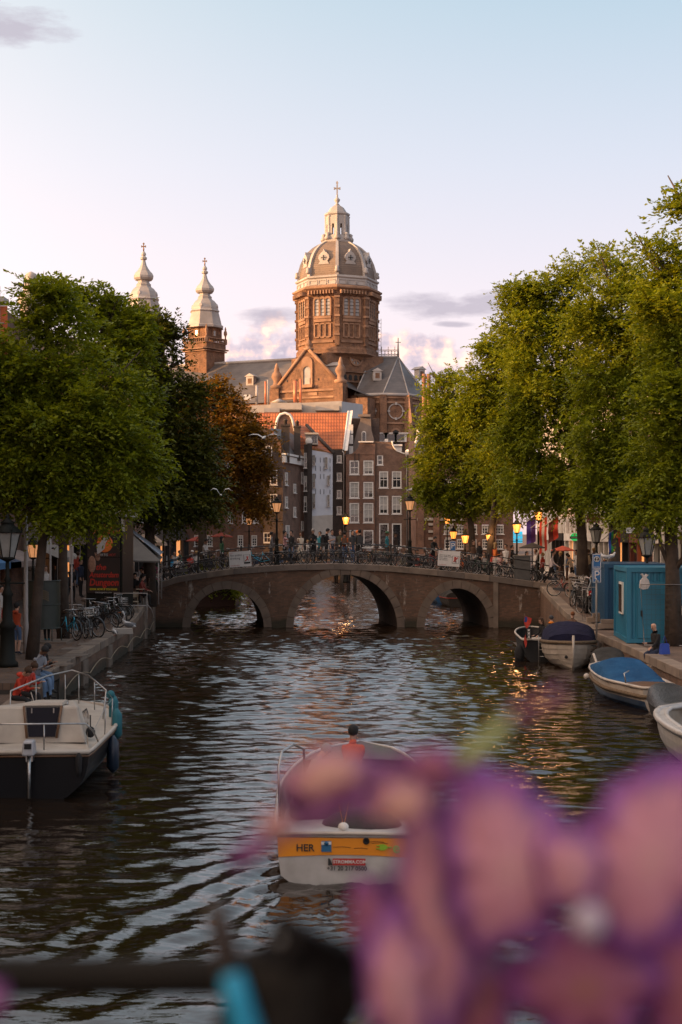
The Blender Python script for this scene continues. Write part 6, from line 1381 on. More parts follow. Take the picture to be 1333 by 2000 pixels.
# ================================================================== STREET LAMPS AND SIGNS
M_IRON = M('dark green cast iron', (.009, .010, .008), None, 5, .65, spec=.2)
M_LGL = M('lantern glass', (.30, .30, .28), (.2, .2, .19), 4, .12)
M_LIT = M('glowing lantern glass', (.8, .5, .2), None, 3, .3, emit=(1.0, .27, .035), estr=1.2)
M_WARM = M('lantern glass painted sunset glow', (.6, .4, .25), None, 3, .3, emit=(1.0, .4, .14), estr=.25)  # unlit glass; the sunset's reflection is painted in as weak emission
_lm = {}
def lamp(label, px, D, z, topz, glass, s=1.0, group='old cast iron street lanterns'):
    """post with fluted base, ladder bar and a crowned six sided lantern; topz = crown height above the foot"""
    t = thing('street_lamp', label, 'street lamp', (X(px, D), D, z), 0, group); h = topz
    lh = .62*s; ph = h-lh-.24*s
    MB().lathe([(.20*s, 0), (.20*s, .12), (.15*s, .18), (.13*s, .7*s), (.17*s, .75*s), (.10*s, .85*s), (.085*s, 1.3*s), (.11*s, 1.34*s), (.06*s, 1.45*s), (.045*s, ph-.4*s), (.075*s, ph-.36*s), (.04*s, ph-.3*s), (.035*s, ph)], 10).build('post', M_IRON, t)
    MB().tube([(-.32*s, 0, ph-.42*s), (.32*s, 0, ph-.42*s)], .018*s, 6).build('ladder_bar', M_IRON, t)
    c = MB(); r0, r1 = .13*s, .24*s
    for i in range(6):
        q = math.pi/3*i; a = (r0*math.cos(q), r0*math.sin(q), ph+.06*s); b = (r1*math.cos(q), r1*math.sin(q), ph+lh*.82); c.tube([a, b], .011*s, 4)
        c.tube([b, (r1*1.12*math.cos(q), r1*1.12*math.sin(q), ph+lh*.9), (r1*1.05*math.cos(q), r1*1.05*math.sin(q), ph+lh*1.0)], .016*s, 4)
    c.lathe([(.04*s, ph-.02*s), (r0*1.1, ph+.03*s), (r0*1.1, ph+.06*s), (.02*s, ph+.07*s)], 6)
    c.lathe([(r1*1.15, ph+lh*.82), (r1*1.15, ph+lh*.86), (r1*.55, ph+lh*1.05), (r1*.5, ph+lh*1.1), (r1*.6, ph+lh*1.12), (r1*.2, ph+lh*1.24), (.03*s, ph+lh*1.28), (.045*s, ph+lh*1.32), (.005, ph+lh*1.4)], 6)
    c.build('lantern_frame', M_IRON, t)
    MB().lathe([(r0*.95, ph+.065*s), (r1*.95, ph+lh*.81)], 6, cap=False, smooth=False).build('lantern_glass', glass, t, fix=True)
    MB().lathe([(.02*s, ph+.05*s), (.05*s, ph+.14*s), (.055*s, ph+.3*s), (.02*s, ph+.38*s)], 8).build('mantle', M_LIT if glass is M_LIT else M_WHITE, t)
    return t
def topz(py, D, z): return Z(py, D)-z
lamp('unlit lantern on the left half of the bridge with a ladder bar', 541, 71.9, deck(X(541, 71.9))-.08, topz(966, 71.9, deck(X(541, 71.9))), M_WARM)
lamp('tall unlit lantern on the right half of the bridge with a gull perched on top', 801, 71.9, deck(X(801, 71.9))-.08, topz(962, 71.9, deck(X(801, 71.9))), M_WARM)
lamp('lit orange lantern behind the crest of the bridge', 676, 92, 1.5, topz(1000, 92, 1.5), M_LIT)
lamp('unlit lantern far behind the left side of the bridge', 487, 100, 1.4, topz(1003, 100, 1.4), M_WARM)
for px, D, py, lb in ((886, 92, 1028, 'small lit lantern left of the parking sign'), (909, 86, 1035, 'lit lantern right above the parking sign'), (957, 84, 1033, 'lit lantern beneath the orange tinged elm'), (1010, 78.6, 1012, 'bright lit lantern beside the blue hotel sign'), (1052, 80, 988, 'highest lit lantern among the flags'), (874, 112, 1003, 'tiny lit lantern on the brick institute wall')):
    lamp(lb, px, D, 1.6, topz(py, D, 1.6), M_LIT)
lamp('unlit crowned lantern beneath the brown hotel sign', 1165, 64, hr(64)-.01, topz(1018, 64, hr(64)), M_LGL, 1.15)
lamp('biggest unlit crowned lantern on the right behind the blue container', 1264, 56, hr(56), topz(1024, 56, hr(56)), M_LGL, 1.5)
lamp('big ornate lantern close up at the left edge', 15, 39.5, 1.0, topz(1004, 39.5, 1.0), M_LGL, 1.5)
lamp('smaller lantern seen behind the big one on the left quay', 65, 56, 1.0, topz(1045, 56, 1.0), M_WARM, 1.1)
# lanterns give a little light of their own
for px, D, py in ((676, 92, 1012), (957, 83.8, 1046), (1010, 78.4, 1025), (909, 85.8, 1046), (1052, 79.8, 1000)):
    l = bpy.data.lights.new('lantern_light', 'POINT'); l.energy = 22; l.color = (1, .5, .18); l.shadow_soft_size = .12; o = bpy.data.objects.new('lantern_light', l); COL.objects.link(o); o.location = (X(px, D), D-.45, Z(py, D))
M_SGN = M('sign white', (.62, .60, .58), (.56, .54, .52), 6, .5); M_SBLUE = M('sign blue', (.02, .13, .36), None, 6, .4); M_SBL2 = M('hotel sign cyan', (.03, .36, .55), None, 6, .4, emit=(.03, .36, .55), estr=.8)
M_TXT = M('sign lettering black', (.02, .02, .02), None, 6, .6); M_TXR = M('sign lettering red', (.45, .03, .02), None, 6, .6); M_TXW = M('sign lettering white', (.7, .68, .66), None, 6, .6)
FRONT = (R(90), 0, 0)
def board(name, label, cat, px0, py0, px1, py1, D, mat, rot=0, th=.04, frame=None):
    w, h = (px1-px0)/F*D, (py1-py0)/F*D; t = thing(name, label, cat, (X((px0+px1)/2, D), D, Z((py0+py1)/2, D)), R(rot))
    MB().box((0, th/2, 0), (w, th, h)).build('panel', mat, t)
    if frame: 
        f = MB(); e = .03; f.box((0, 0, h/2), (w+e, .05, e)); f.box((0, 0, -h/2), (w+e, .05, e)); f.box((-w/2, 0, 0), (e, .05, h-e)); f.box((w/2, 0, 0), (e, .05, h-e)); f.build('frame', frame, t)
    return t, w, h
t, w, h = board('notice_board', 'white no public drinking sign hung tilted on the left half of the bridge railing', 'sign', 448, 1077, 491, 1107, 71.0, M_SGN); t.rotation_euler.y = -R(4)
text('No public\ndrinking', .155, t, (-w*.46, -.004, h*.16), FRONT, M_TXT, align='LEFT'); text('XXX', .07, t, (-w*.46, -.004, h*.40), FRONT, M_TXR, align='LEFT'); text('iamsterdam', .09, t, (-w*.46, -.004, -h*.40), FRONT, M_TXR, align='LEFT', sx=1.1)
MB().box((w*.31, -.004, -.02), (.32, .008, .46)).build('pictogram_panel', M_TXT, t); MB().box((w*.31, -.01, .02), (.28, .008, .36)).build('pictogram_field', M_SGN, t)
pg = MB(); pg.tube([(w*.31-.09, -.018, -.12), (w*.31+.02, -.018, .0), (w*.31+.06, -.018, .12)], .028, 5); pg.tube([(w*.31-.02, -.018, .12), (w*.31+.08, -.018, -.1)], .022, 5); pg.build('pictogram', M_TXR, t)
t, w, h = board('notice_board', 'larger white nuisance notice hung on the right half of the bridge railing', 'sign', 856, 1076, 899, 1106, 71.0, M_SGN); t.rotation_euler.y = R(4)
text("Don't drop litter\nDon't drink alcohol\nDon't shout\nNo nuisance", .082, t, (-w*.44, -.004, h*.06), FRONT, M_TXT, align='LEFT'); text('XXX', .06, t, (-w*.44, -.004, h*.40), FRONT, M_TXR, align='LEFT'); text('iamsterdam', .07, t, (-w*.44, -.004, -h*.42), FRONT, M_TXR, align='LEFT', sx=1.1)
MB().box((w*.30, -.004, -.04), (.34, .008, .38)).build('pictogram_panel', M_TXT, t); MB().box((w*.30, -.01, -.04), (.31, .008, .35)).build('pictogram_field', M_SGN, t)
pg = MB(); pg.tube([(w*.30-.1, -.018, -.14), (w*.30+.1, -.018, .08)], .03, 5); pg.tube([(w*.30-.06, -.018, .02), (w*.30+.03, -.018, -.16)], .03, 5); pg.ball((w*.3-.03, -.02, .06), .05, 8, 5); pg.build('pictogram', M_TXR, t)
def signpost(label, px, D, z, boards, h, mat=None, r=.035):
    t = thing('sign_post', label, 'sign', (X(px, D), D, z)); MB().tube([(0, .04, 0), (0, .04, h)], r, 8).build('pole', mat or M_ZINC, t)
    for (py0, py1, hw_px, m, txt, sz) in boards:
        z0, z1 = Z(py1, D)-z, Z(py0, D)-z; w = 2*hw_px/F*D; MB().box((0, 0, (z0+z1)/2), (w, .02, z1-z0)).build('panel', m, t)
        fr = MB(); e = .018; fr.box((0, -.012, z0+e), (w*.96, .006, e)); fr.box((0, -.012, z1-e), (w*.96, .006, e)); fr.box((-w/2+e, -.012, (z0+z1)/2), (e, .006, z1-z0-4*e)); fr.box((w/2-e, -.012, (z0+z1)/2), (e, .006, z1-z0-4*e)); fr.build('border', M_TXW, t)
        for k, (s_, dz, zz) in enumerate(txt): text(s_, zz, t, (0, -.014, (z0+z1)/2+dz), FRONT, M_TXW)
    return t
signpost('blue parking sign between the lit lanterns behind the bridge', 885, 80, 1.9, [(1057, 1076, 5.5, M_SBLUE, [('P', 0, .45)], 0)], Z(1056, 80)-1.9)
t = signpost('pair of blue signs with an arrow over a parking P next to the containers', 1166, 50, 1.0, [(1082, 1111, 8.5, M_SBLUE, [('10:00-20:00', -.2, .05)], 0), (1112, 1138, 8.5, M_SBLUE, [('P', .02, .42), ('10400', .2, .06)], 0)], Z(1080, 50)-1.0)
a = MB(); zc_ = Z(1092, 50)-1.0; a.lathe([(.10, 0), (.10, .012), (.08, .012), (.08, 0)], 20); a.v = [(x, -.014-z, y+zc_) for x, y, z in a.v]; a.box((0, -.018, zc_-.02), (.025, .01, .10)); a.prism([(-.045, zc_+.02), (.045, zc_+.02), (0, zc_+.07)], -.024, -.014); a.build('arrow_symbol', M_TXW, t)
a = MB(); zc_ = Z(1133, 50)-1.0; a.ball((-.02, -.015, zc_+.05), .022, 8, 5); a.tube([(-.02, -.015, zc_+.03), (-.01, -.015, zc_-.01), (.05, -.015, zc_-.01), (.07, -.015, zc_-.05)], .011, 4); a.lathe([(.05, 0), (.05, .008), (.038, .008), (.038, 0)], 14); n = 56; a.v[-n:] = [(x-.01, -.012-z, y+zc_-.03) for x, y, z in a.v[-n:]]; a.build('wheelchair_symbol', M_TXW, t)
signpost('small blue and white sign post beside the second left trunk', 140, 56, 1.0, [(1065, 1102, 3.8, M_ZINC, [], 0)], Z(1063, 56)-1.0)
t = signpost('street name finger signs on a tall post at the left of the bridge', 320, 72.5, 2.1, [], Z(985, 72.5)-2.1, M_IRON)
for dx, dz, w, m, s_ in ((-.42, Z(999, 72.5)-2.1, .62, M_SBLUE, 'Centraal Station'), (.35, Z(1005.5, 72.5)-2.1, .9, M_IRON, 'Nieuwmarkt'), (.1, Z(1028, 72.5)-2.1, .22, M_SBLUE, '')):
    MB().box((dx, -.03, dz), (w, .03, .16)).build('finger_board', m, t)
    if s_: text(s_, .07, t, (dx, -.048, dz), FRONT, M_TXW)
t, w, h = board('hotel_sign', 'glowing cyan hotel globe sign below the bright lantern', 'sign', 1003, 1038, 1021, 1060, 88, M_SBL2); text('Hotel\nGlobe', .24, t, (0, -.01, 0), FRONT, M_TXW)
t, w, h = board('hotel_sign', 'red brown hotel sign with pale letters hanging behind the trunk on the right', 'sign', 1147, 1003, 1172, 1021, 76, M('maroon sign board', (.20, .045, .035), None, 5, .5)); text('HOTEL', .2, t, (0, -.01, .1), FRONT, M_TXW); text('the Crown', .13, t, (0, -.01, -.13), FRONT, M_TXW)
t, w, h = board('gallery_sign', 'small white liquid sky gallery sign on the right', 'sign', 1222, 1029, 1241, 1042, 58, M_SGN, frame=M_IRON); text('LIQUID SKY\nGALLERY', .068, t, (0, -.01, 0), FRONT, M_TXT)
t = thing('beer_sign', 'round green beer sign with a red star on the right street', 'sign', (X(1123, 86), 86, Z(1049, 86)))
MB().prism([(.28*math.cos(a)*.9, .24*math.sin(a)) for a in np.linspace(0, 2*math.pi, 21)[:-1]], 0, .1).build('panel', M('beer green', (.02, .25, .06), None, 5, .4, emit=(.02, .35, .08), estr=.6), t)
MB().box((0, -.01, -.03), (.62, .03, .14)).build('name_band', M_TXT, t); text('Heineken', .12, t, (0, -.03, -.03), FRONT, M_TXW)
MB().prism([((.09 if i % 2 == 0 else .035)*math.sin(math.pi*i/5), .13+(.09 if i % 2 == 0 else .035)*math.cos(math.pi*i/5)) for i in range(10)], -.02, 0).build('star', M_TXR, t)
# flags on slanted poles
def flag(label, px, py, D, h, cols, rz, check=False):
    t = thing('flag', label, 'flag', (X(px, D), D, Z(py, D)), R(rz)); MB().tube([(0, 0, .2), (-1.0, 0, -.55)], .025, 6).build('pole', M_PALE, t)
    n = len(cols); 
    for i, c in enumerate(cols):
        mb = MB(); a = []; b = []
        for j in range(9):
            z = .1-h*j/8; w = .06*math.sin(j*1.1+i); a.append((-.1-.55*i/n+w*.4, w, z-.35*i/n)); b.append((-.1-.55*(i+1)/n+w*.4, w*1.2, z-.35*(i+1)/n))
        mb.strip(a, b, smooth=True); mb.build('stripe', cloth(c), t, fix=False)
    return t
flag('purple flag hanging among the white pilasters', 1050, 1010, 82, 1.5, [(.12, .04, .20), (.10, .05, .3)], 10)
flag('red and white chequered flag hanging over the right street', 1072, 1012, 80, 1.9, [RED, WHT, RED, WHT], 0)
flag('red flag right of the chequered flag', 1094, 1012, 80, 1.2, [RED, (.1, .02, .02)], 0)
flag('rainbow flag hanging beside a trunk on the right', 1216, 1030, 60, .9, [RED, ORG, (.6, .45, .03), (.03, .25, .06), (.03, .08, .35)], 20)
# grey cabinet and stone bollard at the right end of the bridge
t = thing('street_cabinet', 'grey metal electrical cabinet at the right end of the bridge', 'cabinet', (X(1020, 71.9), 71.9, deck(X(1020, 71.9))-.08))
mt = M('grey cabinet paint', (.10, .095, .09), (.07, .068, .065), 4, .5); MB().box((0, 0, .62), (.80, .45, 1.24)).build('body', mt, t); MB().box((0, 0, 1.27), (.88, .53, .07)).build('lid', mt, t)
for sx in (-1, 1): MB().box((sx*.195, -.235, .62), (.36, .02, 1.1)).build('door', mt, t)
t = thing('stone_bollard', 'square stone post with a pointed cap where the ramp meets the bridge', 'bollard', (X(1118, 66), 66, hr(66))); MB().box((0, 0, .45), (.30, .30, .9)).build('shaft', M_STONE, t); MB().lathe([(.25, .9), (.25, .97), (.02, 1.15)], 4, (0, 0, 0), 0, R(45), False).build('cap', M_STONE, t)
# parasols, tents and terraces
def parasol(label, px, D, z, pyt, hwpx, c, h=2.4, cat='parasol'):
    t = thing('parasol', label, cat, (X(px, D), D, z), 0, 'parasols on the terraces'); top = Z(pyt, D)-z; r = hwpx/F*D
    MB().tube([(0, 0, 0), (0, 0, top)], .03, 6).build('pole', M_IRON, t)
    mb = MB(); mb.lathe([(r, top-r*.42), (r*1.0, top-r*.36), (.05, top)], 8, cap=False, smooth=False); mb.build('canopy', cloth(c), t); return t
parasol('coral red parasol on the right part of the bridge street', 1100, 79, 2.1, 1066, 24, (.42, .075, .045))
parasol('dark black canopy left of the coral parasol', 1040, 78.8, 2.1, 1060, 26, (.02, .02, .022))
parasol('red parasol at the left terrace behind the white shirted woman', 433, 96, 1.5, 1040, 22, (.38, .06, .03)); parasol('second red parasol nearer the tents on the left terrace', 385, 98, 1.5, 1048, 22, (.33, .05, .03))
# grey market tent
t = thing('market_tent', 'grey peaked market tent with a blue white side flap on the left quay', 'tent', (X(277, 64), 64, hl(64)))
def q(px, py, D): return (X(px, D)-X(277, 64), D-64, Z(py, D)-hl(64))
gc = M('grey tent canvas', (.17, .155, .14), (.13, .12, .11), 2, .9); 
MB().add([q(238, 1094, 62.5), q(312, 1096, 62.5), q(249, 1034, 65), q(318, 1088, 68), q(236, 1088, 68)], [(0, 1, 2), (1, 3, 2), (0, 2, 4), (2, 3, 4)]).build('canopy', gc, t, fix=False)
MB().add([q(249, 1032, 64.9), q(254, 1030, 66), q(320, 1078, 66.5), q(313, 1084, 63.8)], [(0, 1, 2, 3)]).build('side_flap', M('pale blue canvas', (.30, .36, .44), (.24, .30, .38), 3, .9), t, fix=False)
MB().add([q(238, 1094, 62.48), q(312, 1096, 62.48), q(312, 1099, 62.5), q(238, 1097, 62.5)], [(0, 1, 2, 3)]).build('valance', gc, t, fix=False)
for px_, D_ in ((240, 62.6), (310, 62.6), (316, 67.9)): a = q(px_, 1096, D_); MB().tube([(a[0], a[1], 0), a], .03, 6).build('pole', M_ZINC, t)
t = thing('market_tent', 'beige pointed tent behind the grey one', 'tent', (X(290, 76), 76, 2.0))
MB().lathe([(1.3, Z(1066, 76)-2.0), (1.25, Z(1063, 76)-1.9), (.9, Z(1056, 76)-2), (.4, Z(1044, 76)-2), (.02, Z(1036, 76)-2)], 4, (0, 0, 0), 0, R(45), False).build('canopy', M('beige canvas', (.40, .29, .21), None, 3, .9), t)
for a in (45, 135, 225, 315): MB().tube([(1.25*math.cos(R(a)), 1.25*math.sin(R(a)), 0), (1.25*math.cos(R(a)), 1.25*math.sin(R(a)), 1.5)], .03, 6).build('pole', M_ZINC, t)
# awnings at the far left
for px_, D_, c, lb in ((46, 62, (.40, .30, .26), 'dusty pink awning over the left shops'), (8, 58, (.08, .2, .38), 'blue awning edge at the far left'), (105, 72, (.35, .30, .26), 'beige awning farther down the left shops')):
    t = thing('awning', lb, 'awning', (-15.9, D_, 1.2)); MB().add([(0, -3, 3.3), (0, 3, 3.3), (2.2, 3, 2.3), (2.2, -3, 2.3), (2.2, -3, 2.05), (2.2, 3, 2.05)], [(0, 1, 2, 3), (3, 2, 5, 4)]).build('canopy', cloth(c), t, fix=False); MB().tube([(0, -2.9, 2.3), (2.2, -2.9, 2.3)], .03, 5).build('arm', M_IRON, t)
# terrace: tables, chairs and seated guests under the tent
def chair(label, x, y, z, rz, c):
    t = thing('terrace_chair', label, 'chair', (x, y, z), R(rz), 'terrace chairs'); m = cloth(c); MB().lathe([(.21, .43), (.21, .46)], 14).build('seat', m, t)
    b = MB(); b.strip([(.21*math.cos(a), .21*math.sin(a), .62) for a in np.linspace(R(20), R(160), 9)], [(.24*math.cos(a), .24*math.sin(a), .86) for a in np.linspace(R(20), R(160), 9)]); b.build('backrest', m, t, fix=False)
    for sx in (-1, 1):
        MB().tube([(sx*.16, -.15, 0), (sx*.15, -.13, .43)], .013, 5).build('leg', m, t); MB().tube([(sx*.18, .17, 0), (sx*.16, .13, .43), (sx*.19, .15, .86)], .013, 5).build('leg', m, t)
    return t
chair('rattan terrace chair with round back next to the rail', X(262, 61), 61, hl(61), 20, BGE); chair('second rattan chair behind the terrace rail', X(255, 62.3), 62.3, hl(62), -30, BRN); chair('dark terrace chair nearest the flowers', X(280, 64.5), 64.5, hl(64.5), 160, BRN)
def ptable(label, x, y, z):
    t = thing('terrace_table', label, 'table', (x, y, z), 0, 'terrace tables'); MB().lathe([(.36, .72), (.36, .75)], 18).build('tabletop', cloth(BGE), t); MB().lathe([(.2, 0), (.2, .02), (.03, .05), (.03, .72)], 10).build('pedestal', M_IRON, t)
ptable('round terrace table under the tent', X(268, 63), 63, hl(63)); ptable('round terrace table behind the first', X(285, 67.5), 67.5, hl(67))
for px_, D_, rz_, c, w in ((264, 63.9, 10, BLK, 'in black with long hair'), (275, 63.2, 80, (.25, .05, .04), 'in dark red'), (282, 66.2, -40, DGR, 'in dark grey'), (293, 68.2, 60, WHT, 'in a pale top'), (257, 66, 0, NAVY, 'in navy')):
    zz_ = hl(D_); person('person %s seated under the grey tent' % w, X(px_, D_), D_, zz_+.45, R(rz_), 'sit', c, BLK, hair=HBK, group='guests under the tent'); chair('terrace chair of the guest %s' % w, X(px_, D_), D_+.05, zz_, rz_, BRN)
t = thing('terrace_rail', 'grey tubular terrace rail at the end of the bicycle rack', 'railing', (X(262, 58), 58.6, hl(58.6)))
MB().tube([(-.9, 0, 0), (-.9, 0, 1.05), (.45, 0, 1.05), (.45, 0, 0)], .025, 6).build('frame', M_ZINC, t); MB().tube([(-.9, 0, .55), (.45, 0, .55)], .02, 6).build('rail', M_ZINC, t); MB().tube([(.45, 0, .6), (.55, .7, .35), (.62, .9, 0)], .02, 6).build('handrail', M_ZINC, t)
# flowers on the quay railing
t = thing('flower_box', 'pink and purple flowers spilling over the railing left of the bridge', 'flowers', (lq(69.5)-.15, 69.3, hl(69.5)))
fb_ = MB(); fl_ = MB(); rr = random.Random(3)
for i in range(420):
    y = rr.uniform(-1.6, 1.5); p = Vector((rr.gauss(0, .16), y, rr.uniform(.15, 1.15)+.15*math.sin(3*y))); s_ = rr.uniform(.04, .075)
    tgt = fl_ if i % 3 == 0 else fb_; n = Vector((rr.gauss(0, 1), rr.gauss(0, 1), rr.gauss(0, 1))).normalized(); u_ = n.orthogonal().normalized()*s_; w_2 = n.cross(u_); tgt.add([p-u_, p-w_2*.7, p+u_, p+w_2*.7], [(0, 1, 2, 3)])
fb_.build('foliage', cloth((.05, .09, .03)), t, kind='stuff', fix=False); fl_.build('blossoms', cloth((.55, .06, .22)), t, kind='stuff', fix=False); MB().box((0, 0, .12), (.26, 3.0, .2)).build('planter', cloth(BLK), t)
# advertising kiosk
KD = 59.0
t = thing('advertising_kiosk', 'square black advertising kiosk with a stone cornice and red lettered posters', 'kiosk', (X(203, KD), KD, 1.1), R(-10)); kw = 72/F*KD; M_POST = M('black poster paper', (.018, .013, .012), (.028, .016, .014), 3, .45)
kh = Z(1010, KD)-1.1
MB().box((0, kw/2, kh/2), (kw, kw, kh)).build('body', M_IRON, t); MB().box((0, kw/2, kh+.10), (kw+.30, kw+.30, .18)).box((0, kw/2, kh+.30), (kw+.12, kw+.12, .24)).box((0, kw/2, kh+.47), (kw+.34, kw+.34, .1)).build('cornice', M_PALE, t)
def kz(py): return Z(py, KD)-1.1
M_PR = M('poster red', (.42, .03, .018), None, 6, .5); M_PY = M('poster yellow', (.55, .45, .03), None, 6, .5); M_PS = M('poster skin tone', (.35, .2, .13), (.2, .1, .07), 14, .5); M_PW = M('poster white', (.5, .48, .46), None, 6, .5); M_POR = M('poster orange', (.75, .2, .03), (.6, .1, .02), 10, .5)
pw = kw*.92
MB().box((0, -.02, (kz(1088)+kz(1014))/2), (pw, .02, kz(1014)-kz(1088))).build('poster', M_POST, t); MB().box((0, -.02, (kz(1158)+kz(1089))/2), (pw, .02, kz(1089)-kz(1158))).build('poster', M_POST, t)
text('ZOMER\nAVONDEN', .235, t, (.14, -.035, kz(1034)), FRONT, M_POR); text('ARTIS', .15, t, (.0, -.035, kz(1084)), FRONT, M_PW); text('HOT', .15, t, (.38, -.035, kz(1084)), FRONT, M_PR)
text('the', .34, t, (-.12, -.035, kz(1108)), FRONT, M_PR, shear=.25, offset=.008); text('Amsterdam', .31, t, (.02, -.035, kz(1123)), FRONT, M_PR, shear=.2, sx=.86, offset=.008); text('Dungeon', .40, t, (.02, -.035, kz(1138)), FRONT, M_PR, shear=.15, sx=.86, offset=.012)
text('BOOK NOW IF YOU DARE', .115, t, (0, -.035, kz(1151)), FRONT, M_PY, sx=.86, offset=.004); text('thedungeons.com', .10, t, (0, -.035, kz(1157)), FRONT, M_PW)
pb = MB(); pb.ball((.05, -.03, kz(1062)), .36, 12, 8, sc=(1, .04, 1.0)); pb.build('poster_print', M_POR, t); pb = MB(); pb.prism([(-.25, kz(1082)), (-.3, kz(1066)), (-.1, kz(1058)), (.0, kz(1050)), (.3, kz(1048)), (.1, kz(1060)), (.05, kz(1072)), (-.1, kz(1078))], -.056, -.046); pb.build('poster_print', M_PW, t)
pb = MB(); pb.ball((-.50, -.03, kz(1102)), .22, 10, 6, sc=(.8, .05, 1.6)); pb.build('poster_print', M_PS, t); pb = MB()
pb.ball((-.25, -.03, kz(1090)), .11, 8, 6, sc=(1, .1, 1.1))
for i in range(4): pb.tube([(-.33+i*.055, -.035, kz(1088)), (-.37+i*.075, -.035, kz(1079))], .022, 4)
pb.build('poster_print', M_PS, t)
MB().box((kw/2+.02, kw/2, (kz(1158)+kz(1014))/2), (.02, pw, kz(1014)-kz(1158))).build('poster', M_POST, t)
text('D\n1', .36, t, (kw/2+.035, kw*.35, kz(1040)), (R(90), 0, R(90)), M_PY)
MB().add([(kw/2+.0, -.05, kz(1012)), (kw/2+.16, -.12, kz(1016)), (kw/2+.2, -.1, kz(1040)), (kw/2+.03, -.06, kz(1036))], [(0, 1, 2, 3)]).build('loose_paper', M_PW, t, fix=False)
# curled iron urinal
UD = 48.5
t = thing('street_urinal', 'dark green curled iron street urinal with a perforated screen on the left quay', 'urinal', (X(84, UD), UD, 1.0)); ur = 37/F*UD; z0, z1 = Z(1226, UD)-1, Z(1134, UD)-1
gm_ = M('dark green urinal paint', (.022, .034, .028), (.015, .024, .02), 5, .45)
for k, (a0, a1, off) in enumerate(((150, 285, 0), (262, 400, .06))):
    mb = MB(); pts = [((ur-off)*math.cos(R(a)), (ur-off)*math.sin(R(a))) for a in np.linspace(a0, a1, 20)]; mb.strip([(x, y, z0) for x, y in pts], [(x, y, z1) for x, y in pts], smooth=True); mb.build('screen', gm_, t, fix=False)
    MB().tube([(x, y, z1) for x, y in pts], .025, 6).tube([(x, y, (z0+z1)/2) for x, y in pts], .02, 6).tube([(x, y, z0) for x, y in pts], .025, 6).build('band', gm_, t)
hp = MB()
for i in range(8):
    for j in range(5):
        a = R(268+i*4.2); z_ = z1-.58+j*.065-.012*(i-3.5)**2*.5; hp.box(((ur+.0)*math.cos(a), (ur+.0)*math.sin(a), z_), (.03, .02, .03), a+math.pi/2)
hp.build('perforation', cloth((.25, .17, .09)), t)
for a in (165, 215, 262, 310, 355): MB().tube([(ur*math.cos(R(a)), ur*math.sin(R(a)), 0), (ur*math.cos(R(a)), ur*math.sin(R(a)), z0)], .02, 6).build('leg', gm_, t)
MB().box((.1, -.05, -.0), (1.7, 1.5, .12)).build('base_slab', M_STONE2, t)
# thin posts on the left
for px_, D_, py_, r_, lb in ((51, 44, 985, .07, 'tall grey steel post right of the big lantern'), (99, 60, 1000, .05, 'slim grey post between the left trunks')):
    o = tag(MB().lathe([(r_*1.2, 0), (r_*1.2, .9), (r_, 1.0), (r_*.8, Z(py_, D_)-1.0)], 10).build('steel_post', M_ZINC, None, (X(px_, D_), D_, 1.0)), lb, 'post')
# ------------------------------------------------------------------ birds
def gull(label, loc, rz, s=1.0, fly=False, body=(.62, .60, .58), neck=0):
    t = thing('gull' if not neck else 'heron', label, 'gull' if not neck else 'heron', loc, R(rz)); m = cloth(body); g_ = cloth((.30, .31, .33) if not neck else (.22, .23, .25))
    if fly:
        b = MB(); b.tube([(-.30, 0, 0), (-.18, 0, 0), (0, 0, .0), (.16, 0, .015), (.24, 0, .03)], [.02, .05, .075, .05, .01], 8); b.ball((.22, 0, .035), .04, 8, 6); b.build('body', m, t)
        MB().tube([(.25, 0, .035), (.31, 0, .02)], [.014, .003], 5).build('beak', cloth(ORG), t)
        for sd in (-1, 1):
            w = MB(); L1 = [(.07, sd*.05, .03), (.12, sd*.28, .16*fly), (.05, sd*.50, .18*fly), (-.10, sd*.68, .12*fly)]; L2 = [(-.09, sd*.05, .02), (-.05, sd*.28, .14*fly), (-.09, sd*.50, .16*fly), (-.13, sd*.69, .115*fly)]
            w.strip(L1, L2, smooth=True); w.strip([(a, b_, c-.012) for a, b_, c in L1], [(a, b_, c-.012) for a, b_, c in L2]); w.build('wing', cloth((.5, .5, .52)), t, fix=False)
        t.scale = (s, s, s); return t
    b = MB(); b.tube([(-.26, 0, .15), (-.14, 0, .17), (0, 0, .20), (.12, 0, .25), (.16, 0, .32)], [.015, .06, .095, .07, .04], 8)
    if neck: b.tube([(.12, 0, .25), (.20, 0, .36), (.12, 0, .46), (.17, 0, .56)], [.04, .028, .024, .03], 6); hd_ = (.19, 0, .57)
    else: hd_ = (.17, 0, .35)
    b.ball(hd_, .045, 8, 6); b.build('body', m, t)
    MB().tube([(hd_[0]+.03, 0, hd_[2]), (hd_[0]+(.18 if neck else .09), 0, hd_[2]-.02)], [.014, .003], 5).build('beak', cloth(ORG), t)
    for sd in (-1, 1): w = MB(); w.ball((-.06, sd*.075, .20), .14, 10, 6, sc=(1.25, .22, .5)); w.build('wing', g_, t); MB().tube([(0, sd*.03, .13), (0, sd*.03, 0)], .007, 4).build('leg', cloth(ORG), t)
    t.scale = (s, s, s); return t
gull('gull gliding with long level wings in front of the dark corner house', (X(516, 60), 60, Z(855, 60)), 60, .95, 1).rotation_euler = (0, R(-8), R(80))
gull('gull with raised wings flying in front of the left trees', (X(432, 58), 58, Z(967, 58)), 90, .62, 2.6)
gull('gull perched on the right bridge lamp', (X(801, 71.9), 71.9, Z(961, 71.9)-.02), 20, .62)
CX1, CY1, CA = 9.9, 48.0, -6
gull('gull standing on the rear container, left of its pair', (X(1183, 55), 55.2, 3.63), 150, .85); gull('gull standing on the rear container, right of its pair', (X(1197, 55), 55.4, 3.63), -10, .9)
